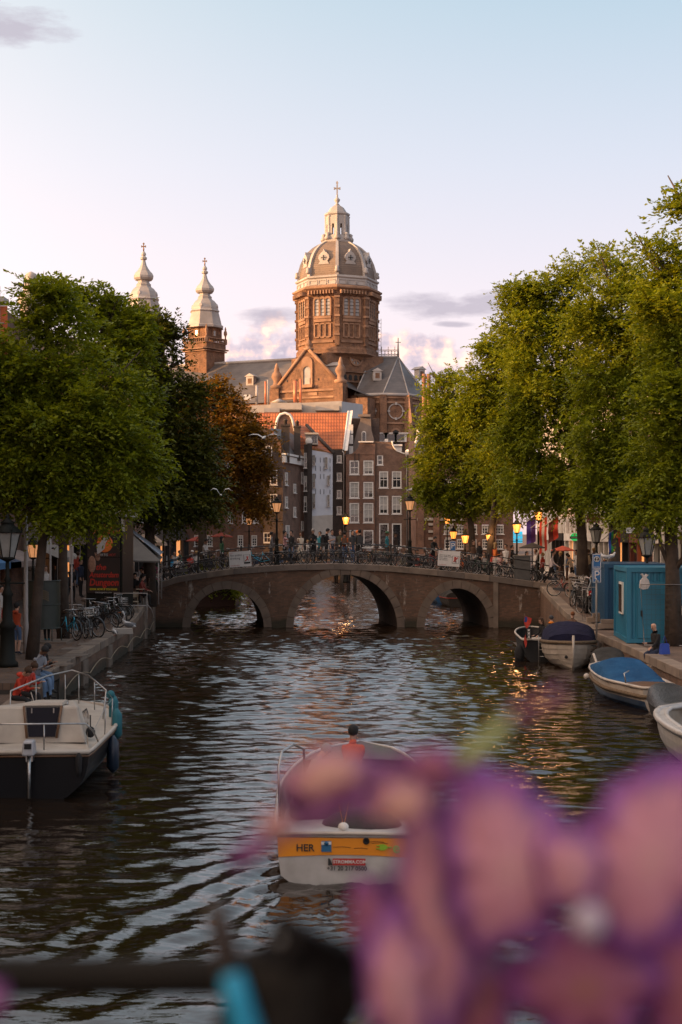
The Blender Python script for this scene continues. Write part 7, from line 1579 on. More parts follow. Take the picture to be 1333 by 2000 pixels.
gull('white gull on the paving at the left quay edge', (X(224, 51), 51, 1.01), 120, .8); gull('grey heron standing on the left quay coping', (X(251, 53.5), 53.5, 1.02), 160, 1.25, neck=1)
o = tag(MB().box((0, 0, .1), (.75, .35, .2), taper=.92).build('stone_block', M_PALE, None, (X(240, 52.5), 52.5, 1.0), R(15)), 'pale stone block lying by the gull on the left quay', 'block')

# ================================================================== CONTAINERS, CAR, FENCE
M_CONT = M('turquoise container paint', (.015, .17, .28), (.012, .12, .21), .8, .5, .003); M_CONT2 = M('deep blue container paint', (.008, .06, .13), (.006, .045, .10), .8, .5, .003)
def container(label, x, y, z, rz, w, l, h, mat, front=True):
    t = thing('site_container', label, 'container', (x, y, z), R(rz)); fr = MB()
    for a, b in ((0, 0), (w, 0), (0, l), (w, l)): fr.box((a, b, h/2), (.14, .14, h))
    for zz in (.08, h-.07):
        fr.box((w/2, 0, zz), (w-.14, .13, .15)); fr.box((w/2, l, zz), (w-.14, .13, .15)); fr.box((0, l/2, zz), (.13, l-.14, .15)); fr.box((w, l/2, zz), (.13, l-.14, .15))
    fr.build('frame', mat, t)
    for (p0, p1, nx_, ny_) in (((0.05, 0), (w-.05, 0), 0, -1), ((0, 0.05), (0, l-.05), -1, 0), ((w, 0.05), (w, l-.05), 1, 0), ((0.05, l), (w-.05, l), 0, 1)):
        ln = math.hypot(p1[0]-p0[0], p1[1]-p0[1]); n = int(ln/.2); A = []; B = []; 
        for i in range(n+1):
            for k, d in ((0, .02), (.38, .02), (.5, -.02), (.88, -.02)):
                f_ = min(1, (i+k)/n); x_ = p0[0]+(p1[0]-p0[0])*f_+nx_*d; y_ = p0[1]+(p1[1]-p0[1])*f_+ny_*d; A.append((x_, y_, .15)); B.append((x_, y_, h-.14))
        mb = MB(); mb.strip(A, B); mb.build('side_panel', mat, t, fix=False)
    MB().box((w/2, l/2, h-.02), (w-.1, l-.1, .03)).build('roof', mat, t)
    return t
cx1 = X(1228, 47.8); CH = 2.53
t = container('big turquoise site container with a narrow window and a bag hung on its corner', cx1, 47.8, 1.02, -4.3, 2.5, 3.6, CH, M_CONT)
MB().box((-.05, 1.6, 1.45), (.06, .9, 1.1)).build('window_frame', M_WHITE, t); MB().box((-.085, 1.6, 1.45), (.02, .75, .95)).build('window', M_GLASS, t)
dr = MB(); dr.box((.75, -.07, 1.12), (.9, .03, 1.9)); dr.build('door', M_CONT, t); dh = MB(); dh.box((.42, -.11, 1.0), (.05, .05, .2)); dh.build('door_handle', cloth(BLK), t)
t = container('deep blue site container behind the turquoise one', X(1184, 54.6), 54.6, 1.03, -4, 2.4, 4.5, 2.5, M_CONT2)
b = MB(); b.prism([(-.16, -.2), (-.05, -.25), (.1, -.22), (.17, -.1), (.13, .06), (.05, .16), (.13, .24), (.05, .27), (.0, .19), (-.07, .28), (-.12, .25), (-.05, .15), (-.14, .03)], -.08, .08); tag(b.build('plastic_bag', M('white plastic bag', (.55, .53, .52), (.4, .38, .38), 9, .35, .02), None, (X(1261, 47), 47.15, Z(1137, 47))), 'knotted white plastic bag hanging high on the turquoise container', 'bag')
t = thing('site_fence', 'wire mesh site fence panel leaning against the turquoise container', 'fence', (X(1256, 46.6), 46.95, 1.02), R(-11)); fw, fh = 2.3, 2.0
MB().tube([(0.12, 0, 0), (0, 0, fh), (fw, 0, fh), (fw, 0, 0)], .022, 6, closed=True).build('frame', M_ZINC, t); mm = MB()
for i in range(1, 16): mm.box((.06+(fw)*i/16, 0, fh/2), (.006, .006, fh))
for i in range(1, 12): mm.box((fw/2+.05, 0, fh*i/12), (fw-.1, .006, .006))
mm.build('wire_mesh', cloth((.06, .07, .07)), t, kind='stuff'); MB().box((1.5, -.02, 1.15), (.35, .01, .3)).build('notice', M_PALE, t)
t = thing('site_fence', 'open wire fence panel in front of the dark parked car', 'fence', (X(1142, 57), 57.5, hr(57.5)), R(8)); fw, fh = 1.9, 1.35
MB().tube([(0, 0, 0), (0, 0, fh), (fw, 0, fh), (fw, 0, 0)], .02, 6, closed=True).build('frame', M_ZINC, t); mm = MB()
for i in range(1, 14): mm.box((fw*i/14, 0, fh/2), (.005, .005, fh))
mm.build('wire_mesh', M_ZINC, t, kind='stuff')
for k, (px_, D_, w, lb) in enumerate(((1190, 55.5, 1.8, 'low pile of kerb stones left of the blue containers'), (1166, 57.8, 1.5, 'concrete fence foot by the parked car'))):
    t = thing('stone_pile', lb, 'stones', (max(X(px_, D_)-.8, rq(D_)+.6), D_-1.2, hr(D_)))
    for j in range(3): MB().box((j*.1-.1, j*.15, .09+j*.0), (w*.45, .28, .17), .1*j).build('kerb_stone', M_STONE, t) if j != 1 else MB().box((.1, .0, .265), (w*.4, .3, .16), -.05).build('kerb_stone', M_STONE2, t)
# dark hatchback seen from behind
CARD = 60.5
t = thing('parked_car', 'black hatchback parked beside the blue container on the right quay', 'car', (X(1166, CARD)+.45, CARD+1.2, hr(CARD)-.02), R(-4)); cp_ = M('black car paint', (.012, .012, .013), None, 3, .15, spec=.8)
prof = [(-2.05, .35), (-2.1, .75), (-1.98, 1.0), (-1.72, 1.38), (-1.3, 1.52), (.1, 1.50), (.75, 1.02), (1.75, .88), (2.02, .6), (2.02, .32), (1.2, .25), (-1.5, .25)]
b = MB(); n = len(prof)
def ring_(x, ins): return [(x*(1-.0), y*(1-.02*ins), z if z < 1.02 else z) for y, z in prof]
rings = []
for xi, (sx, tum) in enumerate(((-.86, 1), (-.80, .3), (0, 0), (.80, .3), (.86, 1))):
    rings.append([((sx*(.80 if z > 1.05 else 1)), y*(1-.03*tum), z-(.04*tum if z > 1 else 0)) for y, z in prof])
b.v = []; 
for r_ in rings: b.v += r_
for i in range(4):
    for j in range(n): b.f.append([i*n+j, i*n+(j+1) % n, (i+1)*n+(j+1) % n, (i+1)*n+j]); b.m.append(0); b.sm.append(False)
b.f.append(list(range(n))); b.m.append(0); b.sm.append(False); b.f.append(list(range(5*n-1, 4*n-1, -1))); b.m.append(0); b.sm.append(False)
b.build('body', cp_, t)
MB().add([(-.60, -2.01, 1.03), (.60, -2.01, 1.03), (.54, -1.76, 1.36), (-.54, -1.76, 1.36)], [(0, 1, 2, 3)]).build('rear_window', M('grey car glass', (.1, .1, .11), None, 3, .05, spec=1.0), t, fix=False)  # rear glass a lighter grey than the side windows
for sx in (-1, 1): MB().box((sx*.68, -2.08, .88), (.24, .06, .2)).build('tail_light', M('tail light red', (.45, .02, .015), None, 3, .2), t); MB().add([(sx*.80, -1.5, 1.08), (sx*.80, .35, 1.08), (sx*.705, .1, 1.42), (sx*.705, -1.2, 1.44)], [(0, 1, 2, 3)]).build('side_window', M_GLASS, t, fix=False)
MB().box((0, -2.12, .68), (.5, .02, .12)).build('number_plate', M('plate yellow', (.55, .40, .04)), t); MB().box((0, -2.1, .42), (1.6, .1, .2)).build('bumper', cloth(DGR), t)
for sx in (-1, 1):
    for y in (-1.35, 1.3):
        w = MB(); w.lathe([(.20, -.1), (.32, -.1), (.33, 0), (.32, .1), (.20, .1)], 18); w.v = [(z, x, y_) for x, y_, z in w.v]; w = w.build('wheel', M_RUB, t, (sx*.80, y, .33)); r2 = MB(); r2.lathe([(.02, .09), (.19, .11), (.2, -.1)], 10); r2.v = [(sx*z, x, y_) for x, y_, z in r2.v]; r2.build('rim', M_CHR, w)
# ================================================================== BOATS
M_HULLW = M('white boat paint', (.52, .46, .40), (.34, .29, .24), 2.6, .4, det=9); M_HULLD = M('black blue hull', (.006, .006, .008), None, 1, .5, spec=.2); M_NAVYC = M('navy boat canvas', (.018, .018, .045), (.012, .012, .03), 2.5, .9, .06, bscale=3, spec=.15); M_BLUEC = M('blue boat canvas', (.015, .085, .20), (.008, .05, .13), 1.8, .8, .07, bscale=3.5, spec=.2)
M_TEALC = M('teal canvas', (.02, .14, .17), (.012, .09, .12), 2, .8); M_ROPE = M('rope fender', (.17, .12, .075), (.10, .07, .045), 12, .9, .01); M_VARN = M('varnished wood', (.17, .085, .04), (.11, .055, .028), 5, .4); M_GTARP = M('grey tarpaulin', (.045, .041, .038), (.025, .023, .021), 2.5, .8, .07, bscale=4, spec=.2)
M_DECK = M('cream deck', (.50, .44, .37), (.36, .31, .26), 2.4, .5, det=9); M_FLOOR = M('boat floor', (.10, .085, .07), None, 3, .7)
def hull_pts(L, beam, sheer, stern_w, depth=.35, n=14, k=6, flare=.18, full=.55, stern_s=0.0, bow_rake=.35):
    """rows of hull points, stern at y=0, bow at y=L; each row runs from gunwale to keel on one side"""
    rows = []
    for i in range(n+1):
        s = i/n
        w = beam/2*(stern_w+(1-stern_w)*min(1, s/.45)**.8) if s < .45 else beam/2*math.sqrt(max(0, 1-((s-.45)/.55)**2.3))
        w = max(w, .015); zs = sheer(s); zb = -depth*(1-max(0, s-.75)*2.5) if s > .75 else -depth
        row = []
        for j in range(k+1):
            u = j/k; x = w*(1-flare*u)*(1-u**3.2)+.0; z = zs+(zb-zs)*(u**.85); y = L*s+bow_rake*(1-u)*max(0, s-.6)*2.2
            row.append((x, y, z))
        rows.append(row)
    return rows
def hull(t, rows, mats, planks=0, transom=True, tmat=None, bands=None):
    k = len(rows[0])-1
    if planks:
        for sx in (-1, 1):
            for j in range(k):
                mb = MB(); o0 = .0; o1 = .022
                a = [(sx*(r[j][0]+(0 if j == 0 else .0)), r[j][1], r[j][2]) for r in rows]; b = [(sx*(r[j+1][0]+o1), r[j+1][1], r[j+1][2]) for r in rows]; c = [(sx*(r[j+1][0]-.01), r[j+1][1], r[j+1][2]+.0) for r in rows]
                mb.strip(a, b); mb.strip(b, c); mb.build('plank', mats, t, fix=False)
    else:
        mb = MB()
        for sx in (-1, 1):
            for j in range(k): mb.strip([(sx*r[j][0], r[j][1], r[j][2]) for r in rows], [(sx*r[j+1][0], r[j+1][1], r[j+1][2]) for r in rows], mi=0 if not bands else bands[min(j, len(bands)-1)], smooth=False)
        mb.build('hull', mats, t, fix=False)
    if transom:
        r = rows[0]; pts = [(p[0], p[1], p[2]) for p in r]+[(-p[0], p[1], p[2]) for p in reversed(r[:-1])]
        MB().add(pts, [tuple(range(len(pts)))]).build('transom', tmat or (mats[0] if isinstance(mats, list) else mats), t, fix=False)
def gunwale(rows, t, mat, r=.035, name='gunwale', dz=0, closed_stern=True, inset=0):
    pts = [(rw[0][0]-inset, rw[0][1], rw[0][2]+dz) for rw in rows]+[(-rw[0][0]+inset, rw[0][1], rw[0][2]+dz) for rw in reversed(rows)]
    MB().tube(pts, r, 6, closed=closed_stern).build(name, mat, t)
def deckplate(rows, i0, i1, t, mat, name='deck', dz=-.01, camber=.04):
    A = [(rw[0][0], rw[0][1], rw[0][2]+dz) for rw in rows[i0:i1+1]]; Mi = [(0, rw[0][1], rw[0][2]+dz+camber) for rw in rows[i0:i1+1]]; B = [(-rw[0][0], rw[0][1], rw[0][2]+dz) for rw in rows[i0:i1+1]]
    mb = MB(); mb.strip(A, Mi, smooth=True); mb.strip(Mi, B, smooth=True); return mb.build(name, mat, t, fix=False)
# ---- rental launch motoring away down the canal
HX, HYY = X(678, 19.1), 19.1
t = thing('tour_launch', 'white and orange open tour launch seen from behind with the name HER on its stern', 'boat', (HX, HYY, 0), R(-2)); TL = t
rows = hull_pts(7.2, 2.35, lambda s: .64+.10*s+.25*max(0, s-.6)**1.5, .80, .25, 14, 6, .10)
# flat boxy transom with chamfered lower corners
M_ORG = M('orange hull band', (.75, .27, .015), (.68, .23, .012), 1.5, .4); M_TWH = M('grey white transom', (.50, .48, .46), (.36, .34, .32), 3.5, .4, det=9)
hull(t, rows, [M_HULLW], transom=False)
MB().add([(-.94, 0, .66), (-.93, 0, .40), (-.89, 0, .10), (-.72, 0, -.03), (-.70, 0, -.25), (.70, 0, -.25), (.72, 0, -.03), (.89, 0, .10), (.93, 0, .40), (.94, 0, .66)], [tuple(range(10))]).build('transom', M_TWH, t, fix=False)
top = [(-.93+1.86*i/10, -.012, .63-.02*math.cos((i-5)*.3)) for i in range(11)]; bot = [(-.92+1.84*i/10, -.012, .35+.035*math.cos((i-5)*.31)) for i in range(11)]
MB().strip([(a, b, c) for a, b, c in top], bot).build('orange_band', M_ORG, t, fix=False)
mb = MB(); mb.tube([(-.94, -.01, .655), (-.5, -.03, .675), (0, -.035, .68), (.5, -.03, .675), (.94, -.01, .655)], .028, 6); mb.build('stern_rail_strip', M_HULLW, t)
T0 = (0, -.022, 0)
text('HER', .135, t, (-.56, -.022, .475), FRONT, M_TXT, offset=.002); text('+31 20 217 0500', .078, t, (0, -.022, .205), FRONT, M_TXT, offset=.001)
MB().box((.03, -.022, .295), (.44, .01, .09)).build('web_plate', M_TXR, t); MB().prism([(-.25, .25), (-.19, .25), (-.23, .34), (-.25, .34)], -.034, -.02).build('web_plate_mark', M_TXT, t); text('STROMMA.COM', .062, t, (.04, -.03, .295), FRONT, M_TXW, offset=.001)
MB().box((-.275, -.022, .50), (.135, .01, .145)).build('emblem_plate', M('emblem blue', (.02, .13, .27), None, 5, .4), t); MB().box((-.275, -.030, .545), (.135, .006, .04)).build('emblem_band', M_TXW, t)
MB().lathe([(.025, 0), (.03, .012)], 8, (0, 0, 0)).build('emblem_ring', M('emblem blue'), t, (-.275, -.034, .545)).rotation_euler = (R(90), 0, 0)
lg = M('eco green', (.30, .55, .03), None, 5, .4)
a = MB(); a.prism([(.44, .455), (.44, .535), (.50, .535), (.545, .51), (.545, .48), (.50, .455)], -.03, -.018)
for z_ in (.475, .515): a.tube([(.44, -.024, z_), (.39, -.024, z_)], .008, 4)
a.tube([(.545, -.024, .495), (.60, -.024, .495)], .009, 4); a.build('plug_symbol', lg, t); text('e', .21, t, (.66, -.022, .485), FRONT, lg, offset=.004)
MB().lathe([(.045, 0), (.045, .02), (.02, .02), (.02, .005)], 14).build('drain_fitting', cloth(BLK), t, (.26, -.012, .575)).rotation_euler = (R(90), 0, 0)
sc = MB()
for x0, x1, z in ((-.18, .05, .49), (.1, .28, .475), (.30, .5, .565), (.33, .55, .545)): sc.tube([(x0, -.013, z), ((x0+x1)/2, -.015, z+.008), (x1, -.013, z-.004)], .005, 4)
sc.build('scuff_mark', cloth((.25, .1, .02)), t)
deckplate(rows, 0, 2, t, M_TWH, 'stern_deck', -.03)
mb = MB(); mb.add([(-.8, .9, .28), (.8, .9, .28), (.95, 5.5, .28), (-.95, 5.5, .28)], [(0, 1, 2, 3)]); mb.build('floor', M_FLOOR, t, fix=False)
deckplate(rows, 11, 14, t, M_FLOOR, 'foredeck')
gunwale(rows, t, M_TWH, .03)
cv = MB(); cv.ball((.18, .75, .60), .5, 14, 8, sc=(1.15, .75, .5)); cv.build('seat_cover', cloth((.045, .042, .04)), t); cv = MB(); cv.ball((-.5, 1.7, .62), .5, 14, 8, sc=(.8, 1.3, .8)); cv.build('console_cover', cloth((.10, .06, .05)), t)
MB().ball((-.05, .10, .74), .055, 10, 8, sc=(1.3, 1, 1.1)).build('stern_light', M_WHITE, t); MB().tube([(-.14, .3, 1.15), (-.05, .15, .72), (.02, .3, 1.05)], .008, 5).build('mooring_line', M_ORG, t)
MB().tube([(-1.0, 1.2, .66), (-1.02, 1.25, 1.35), (-.98, 1.4, 1.55), (-.85, 1.9, 1.58), (-.72, 2.3, 1.45), (-.70, 2.35, .66)], .018, 8).build('grab_rail', M_CHR, t)
for y in (.9, 2.6, 4.2): 
    for sx in (-1, 1): MB().box((sx*.75, y+.5, .45), (.4, 1.2, .3)).build('bench', M_VARN, t)
person('launch driver in an orange red jacket with black hair seen from behind', X(690, 23.6), 23.6, .60, R(178), 'steer', (.62, .10, .02), BLK, hair=HBK, H=1.7, fat=1.2, fingers=True, skin=M_SKINC)
person('passenger in grey hunched at the left side of the tour launch', X(600, 22.6), 22.6, .60, R(120), 'hunch', (.35, .33, .32), DGR, hair=HGR, H=1.6)
person('passenger in an orange top low at the right of the tour launch', X(762, 21.0), 21.0, .42, R(200), 'hunch', ORG, BLK, hair=HBR, H=1.55)
# ---- white cabin cruiser moored at the left quay
t = thing('cabin_boat', 'white cabin boat with dark hull and outboard motor moored at the left quay', 'boat', (X(47, 25.2), 25.2, 0), R(3)); 
rows = hull_pts(6.4, 2.55, lambda s: .82+.06*s+.12*max(0, s-.6), .90, .3, 16, 6, .12)
hull(t, rows, [M_HULLD])
gunwale(rows, t, M_DECK, .045); deckplate(rows, 0, 16, t, M_DECK, camber=.05)
gunwale(rows, t, M_VARN, .022, 'rubbing_strake', -.07)
# cockpit coaming and cabin trunk
def trunk(y0, y1, w0, w1, h0, h1, wt, name, mat, inset=.16, z=.86):
    mb = MB(); mb.add([(-w0, y0, z), (w0, y0, z), (w1, y1, z), (-w1, y1, z), (-w0+inset, y0+.12, z+h0), (w0-inset, y0+.12, z+h0), (w1-inset, y1-.45, z+h1), (-w1+inset, y1-.45, z+h1)],
        [(0, 1, 5, 4), (1, 2, 6, 5), (2, 3, 7, 6), (3, 0, 4, 7), (4, 5, 6, 7)]); o = mb.build(name, mat, t)
    bv = o.modifiers.new('b', 'BEVEL'); bv.width = wt; bv.segments = 2; return o
trunk(.9, 5.1, .98, .42, .66, .34, .05, 'cabin', M_DECK)
MB().add([(-1.0, .88, .87), (-1.12, .12, .87), (-1.12, .12, .93), (-1.0, .88, 1.08)], [(0, 1, 2, 3)]).add([(1.0, .88, .87), (1.12, .12, .87), (1.12, .12, .93), (1.0, .88, 1.08)], [(0, 1, 2, 3)]).build('coaming', M_DECK, t)
hx0 = .18
MB().add([(hx0-.24, .865, .97), (hx0+.24, .865, .97), (hx0+.31, 1.005, 1.50), (hx0-.31, 1.005, 1.50)], [(0, 1, 2, 3)]).build('companionway_door', M('dark tinted board', (.012, .011, .018), None, 3, .6, spec=.15), t, fix=False)
for sx in (-1, 1): MB().tube([(hx0+sx*.27, .855, .95), (hx0+sx*.345, .995, 1.52)], .028, 4).build('door_jamb', M_VARN, t)
for sx in (-.2, .2): MB().box((hx0+sx, .98, 1.44), (.02, .03, .09)).build('hinge', M_CHR, t)
MB().add([(hx0-.36, 1.0, 1.53), (hx0+.36, 1.0, 1.53), (hx0+.30, 2.2, 1.46), (hx0-.30, 2.2, 1.46), (hx0-.34, 1.02, 1.58), (hx0+.34, 1.02, 1.58), (hx0+.28, 2.18, 1.50), (hx0-.28, 2.18, 1.50)], [(0, 1, 5, 4), (1, 2, 6, 5), (2, 3, 7, 6), (3, 0, 4, 7), (4, 5, 6, 7)]).build('sliding_hatch', M_DECK, t)
for sx in (-1, 1): MB().add([(sx*.90, 1.5, 1.0), (sx*.78, 3.1, 1.0), (sx*.71, 3.0, 1.24), (sx*.80, 1.6, 1.34)], [(0, 1, 2, 3)]).build('cabin_window', M_GLASS, t, (sx*.02, 0, 0), fix=False)
MB().tube([(.55, 1.5, 1.50), (.50, 2.0, 1.48)], .018, 5).build('grab_handle', M_CHR, t)
rl = MB(); rl.tube([(-1.1, .06, .86), (-1.12, .03, 1.32), (1.08, .03, 1.32), (1.16, .5, 1.12), (1.2, .9, .88)], .016, 6); rl.tube([(-.55, .03, .86), (-.55, .03, 1.32)], .014, 6); rl.tube([(.35, .03, .86), (.35, .03, 1.32)], .014, 6); rl.build('stern_rail', M_CHR, t)
pl = MB(); pl.tube([(-.95, 3.9, .9), (-.98, 4.2, 1.45), (-.45, 5.6, 1.62), (-.02, 6.45, 1.66), (.45, 5.6, 1.62), (.98, 4.2, 1.45), (.95, 3.9, .9)], .018, 6); 
for x, y in ((-.62, 5.2), (.62, 5.2), (-.15, 6.25), (.15, 6.25)): pl.tube([(x, y, .93), (x, y, 1.58)], .014, 6)
pl.build('pulpit', M_CHR, t); st = MB()
for y in (1.8, 3.0): st.tube([(1.22, y, .88), (1.24, y, 1.42)], .012, 5)
st.tube([(1.16, .5, 1.12), (1.24, 1.8, 1.40), (1.24, 3.0, 1.42), (.98, 4.2, 1.45)], .006, 4); st.build('guard_wire', M_CHR, t)
om = MB(); om.box((0, 0, .14), (.22, .34, .26), taper=.82); o = om.build('outboard_motor', M('outboard silver', (.38, .38, .40), None, 5, .35), t, (.13, -.22, .80), 0); bv = o.modifiers.new('b', 'BEVEL'); bv.width = .03; bv.segments = 2
MB().box((0, -.155, .18), (.12, .03, .09)).build('motor_grille', cloth(BLK), o); lg_ = MB(); lg_.tube([(0, -.02, .02), (0, -.02, -.75)], .035, 8); lg_.box((0, .1, -.05), (.12, .2, .12)); lg_.build('motor_leg', M_CHR, o)
MB().lathe([(.02, 0), (.05, .1), (.06, .34), (.02, .42)], 8, (0, 0, 0)).build('fender', cloth(BLK), t, (.98, -.1, .40)); 
fd = MB(); fd.lathe([(.03, 0), (.11, .1), (.11, .5), (.03, .62)], 10); fd.build('fender', M_TEALC, t, (1.28, 3.4, .55)); MB().lathe([(.03, 0), (.12, .1), (.12, .6), (.03, .72)], 10).build('fender', M('blue black fender', (.01, .02, .04), None, 4, .4), t, (1.31, 2.4, .05)); MB().lathe([(.03, 0), (.10, .1), (.10, .6), (.03, .72)], 10).build('fender', M_TEALC, t, (1.10, 4.5, .6))
cl = MB(); cl.ball((1.1, 3.9, 1.4), .09, 8, 6); cl.ball((1.14, 3.7, 1.25), .07, 8, 6, sc=(1, 1.2, 1.4)); cl.build('rope_coil', M_TEALC, t); wn = MB(); wn.ball((1.0, 1.4, .98), .09, 8, 6, sc=(1, 1, 1.2)); wn.tube([(1.0, 1.4, .9), (1.0, 1.4, 1.3)], .012, 5); wn.build('winch', cloth(BLK), t)
cb = MB()
for x in (-.75, -.62, -.50): cb.lathe([(.05, 0), (.06, .02), (.05, .04)], 10, (x, .05, .90))
cb.build('coiled_line', M_ROPE, t)
ml = thing('mooring_rope', 'pale mooring rope drooping from the left quay to the cabin boat bow', 'rope', (lq(31), 31, .6)); MB().tube([(0, 2.6, .35), (.35, 1.8, -.15), (.8, 1.0, -.1), (1.25, .3, .35)], .013, 5).build('rope', M_PALE, ml)
ml = thing('hanging_rope', 'long pale rope looped along the left quay wall above the waterline', 'rope', (lq(50), 50, .3)); pts = []
for i in range(40):
    y = 40+i*.72; pts.append((lq(y)+.14-lq(50), y-50, -.02+.22*abs(math.sin(i*.45))))
MB().tube(pts, .014, 5).build('rope', M('pale rope', (.38, .30, .20), None, 9, .9), ml)
# ---- right hand boats
def boat(label, x, y, rz, L, beam, sh, mats, **k):
    t = thing('moored_boat', label, 'boat', (x, y, 0), R(rz)); rows = hull_pts(L, beam, sh, k.get('sw', .6), k.get('depth', .3), k.get('n', 14), k.get('k', 6), k.get('flare', .15)); hull(t, rows, mats, planks=k.get('planks', 0), bands=k.get('bands')); return t, rows
def cover(t, rows, i0, i1, h, mat, name='cover', peak=.5, over=.03, ridge=None):
    """canvas stretched from gunwale to gunwale over a ridge"""
    n = i1-i0; cols = []
    for q, rw in enumerate(rows[i0:i1+1]):
        s = q/n; hh = h*(ridge(s) if ridge else math.sin(math.pi*min(1, max(0, s*.9+.05)))**peak); x, y, z = rw[0]; x += over
        cols.append([(x*math.cos(a)*(1 if abs(math.cos(a)) > .99 else .97), y, z-.03+hh*(max(0, math.sin(a))**.55)) for a in np.linspace(0, math.pi, 9)])
    mb = MB(); 
    for a, b in zip(cols, cols[1:]): mb.strip(a, b, smooth=True)
    for c, f_ in ((cols[0], 1), (cols[-1], -1)): mb.add(c, [tuple(range(len(c)))])
    return mb.build(name, mat, t, fix=False)
# white clinker boat, stem towards the viewer
t, rows = boat('white clinker built boat with a domed navy canvas cover, stem towards the viewer', 8.5, 54.0, 174, 5.0, 1.95, lambda s: .78+.30*max(0, s-.35)**1.2, M_HULLW, planks=1, sw=.7, k=6, flare=.1, depth=.25)
gunwale(rows, t, M_ROPE, .07); MB().tube([(0, 5.3, -.2), (0, 5.52, .6), (0, 5.60, 1.22)], .05, 6).build('stem_post', M_HULLW, t); cover(t, rows, 1, 11, .74, M_NAVYC, ridge=lambda s: min(1, .55+1.2*s, .35+(1-s)*2.4)**.8)
for x, y, z in ((-.62, 4.35, .42), (.22, 5.15, .45)): MB().ball((x, y, z), .06, 8, 6).build('hull_fitting', cloth(BLK), t)
lad = MB(); 
for x in (-.18, .18): lad.tube([(x, 0, 0), (x, 0, .7)], .014, 5)
for z in (.15, .35, .55): lad.tube([(-.18, 0, z), (.18, 0, z)], .012, 5)
o = lad.build('boarding_ladder', cloth(DGR), t, (-.75, 4.55, .25), R(-35))
# dark launch with stern ladder, flag and people
t, rows = boat('black open boat with stern ladder and flag beside the white clinker boat', 7.35, 52.2, -4, 5.5, 1.6, lambda s: .80+.1*s, [cloth((.02, .018, .018))], sw=.85)
gunwale(rows, t, M_PALE, .04); deckplate(rows, 0, 2, t, M_DECK); MB().add([(-.7, .9, .35), (.7, .9, .35), (.8, 4.6, .35), (-.8, 4.6, .35)], [(0, 1, 2, 3)]).build('floor', M_FLOOR, t, fix=False)
lad = MB(); 
for x in (-.2, .2): lad.tube([(x, -.05, .95), (x, -.15, .85), (x, -.15, -.35)], .016, 6)
for z in (.7, .45, .2, -.05): lad.tube([(-.2, -.15, z), (.2, -.15, z)], .014, 6)
lad.build('stern_ladder', M_CHR, t, (.1, 0, 0)); MB().tube([(-.45, .05, .8), (-.62, -.15, 1.75)], .016, 6).build('flag_staff', M_VARN, t)
fl = MB(); A = [(-.60-.05*math.sin(i*1.4), -.18, 1.68-.16*i) for i in range(8)]; B = [(-.42+.07*math.sin(i*1.1+1)-.03*i, -.28+.05*math.sin(i), 1.60-.155*i) for i in range(8)]; fl.strip(A, B, smooth=True); fo = fl.build('ensign', cloth((.45, .045, .03)), t, fix=False)
MB().box((0, 0, 0), (.2, .02, .38)).build('flag_band', cloth(BLK), fo, (-.47, -.27, 1.05)); x3_ = MB()
for z in (.12, 0, -.12):
    for s_ in (-1, 1): x3_.box((0, -.016, z), (.11, .008, .03), ry=s_*math.pi/4)
x3_.build('flag_cross', M_TXW, fo, (-.47, -.27, 1.05)); MB().box((0, 0, 0), (.12, .012, .2), ry=R(10)).build('flag_band', cloth((.03, .06, .25)), fo, (-.56, -.2, 1.55))
MB().ball((-.8, .1, .25), .22, 10, 8, sc=(.8, 1, 1.7)).build('fender', cloth(BLK), t)
person('woman with brown hair seated in the black open boat', X(1062, 53.2), 53.2, .70, R(-60), 'sit', BLK, DGR, hair=HBR, fem=1, hairdo='long', H=1.65, group=None, skin=M_SKINA); person('man with an orange hood over a dark jacket in the black open boat', X(1077, 54), 54, .70, R(170), 'sit', DGR, DGR, hair=DGR, hood=(.75, .22, .02), H=1.7)
person('red haired person farthest forward in the black open boat', X(1118, 56.5), 56.6, .75, R(150), 'sit', BRN, BLK, hair=(.22, .08, .03), H=1.6)
# grey covered dinghy between the clinker boat and the blue covered one
t, rows = boat('small dinghy under a peaked grey tarpaulin against the right quay', 8.8, 47.3, 172, 3.2, 1.1, lambda s: .45+.2*s, [cloth((.05, .045, .04))]); cover(t, rows, 0, 13, .55, M_GTARP, ridge=lambda s: max(.05, 1-abs(s-.45)*1.8))
# blue covered sloop, bow to the left
t, rows = boat('white sloop with a bright blue canvas and thick rope fender, bow to the left', 9.0-.55, 37.6, 7, 5.0, 1.6, lambda s: .62+.42*max(0, s-.45)**1.3, [M_HULLW, M('blue under hull', (.012, .04, .10), None, 2, .35)], bands=[0, 0, 1, 1, 1, 1], sw=.6, flare=.2)
gunwale(rows, t, M_HULLW, .045); gunwale(rows, t, M_ROPE, .06, 'rope_fender', -.24, inset=.02); cover(t, rows, 4, 12, .52, M_BLUEC, ridge=lambda s: max(.08, 1-abs(s-.62)*1.7)); deckplate(rows, 0, 4, t, M_VARN)
for x, y, z in ((-.28, 5.75, .35), (.28, 5.6, .32)): MB().ball((x, y, z), .10, 10, 8).build('fender', M_HULLW, t)
MB().tube([(0, 5.55, .7), (0, 5.95, 1.02)], .04, 6).build('stem_post', M_HULLW, t)
MB().tube([(-.75, .6, .7), (-.8, .6, .95), (-.6, .8, 1.0)], .02, 6).build('cleat', M_CHR, t)
# black tarped small craft
t, rows = boat('low boat under a wet black tarpaulin in front of the blue covered sloop', 8.45, 32.6, 3, 4.0, 1.3, lambda s: .40+.15*s, [cloth((.03, .028, .028))]); cover(t, rows, 0, 13, .42, M('wet black tarp', (.02, .02, .022), (.04, .04, .042), 3, .3, .03), ridge=lambda s: .75+.25*math.sin(s*9))
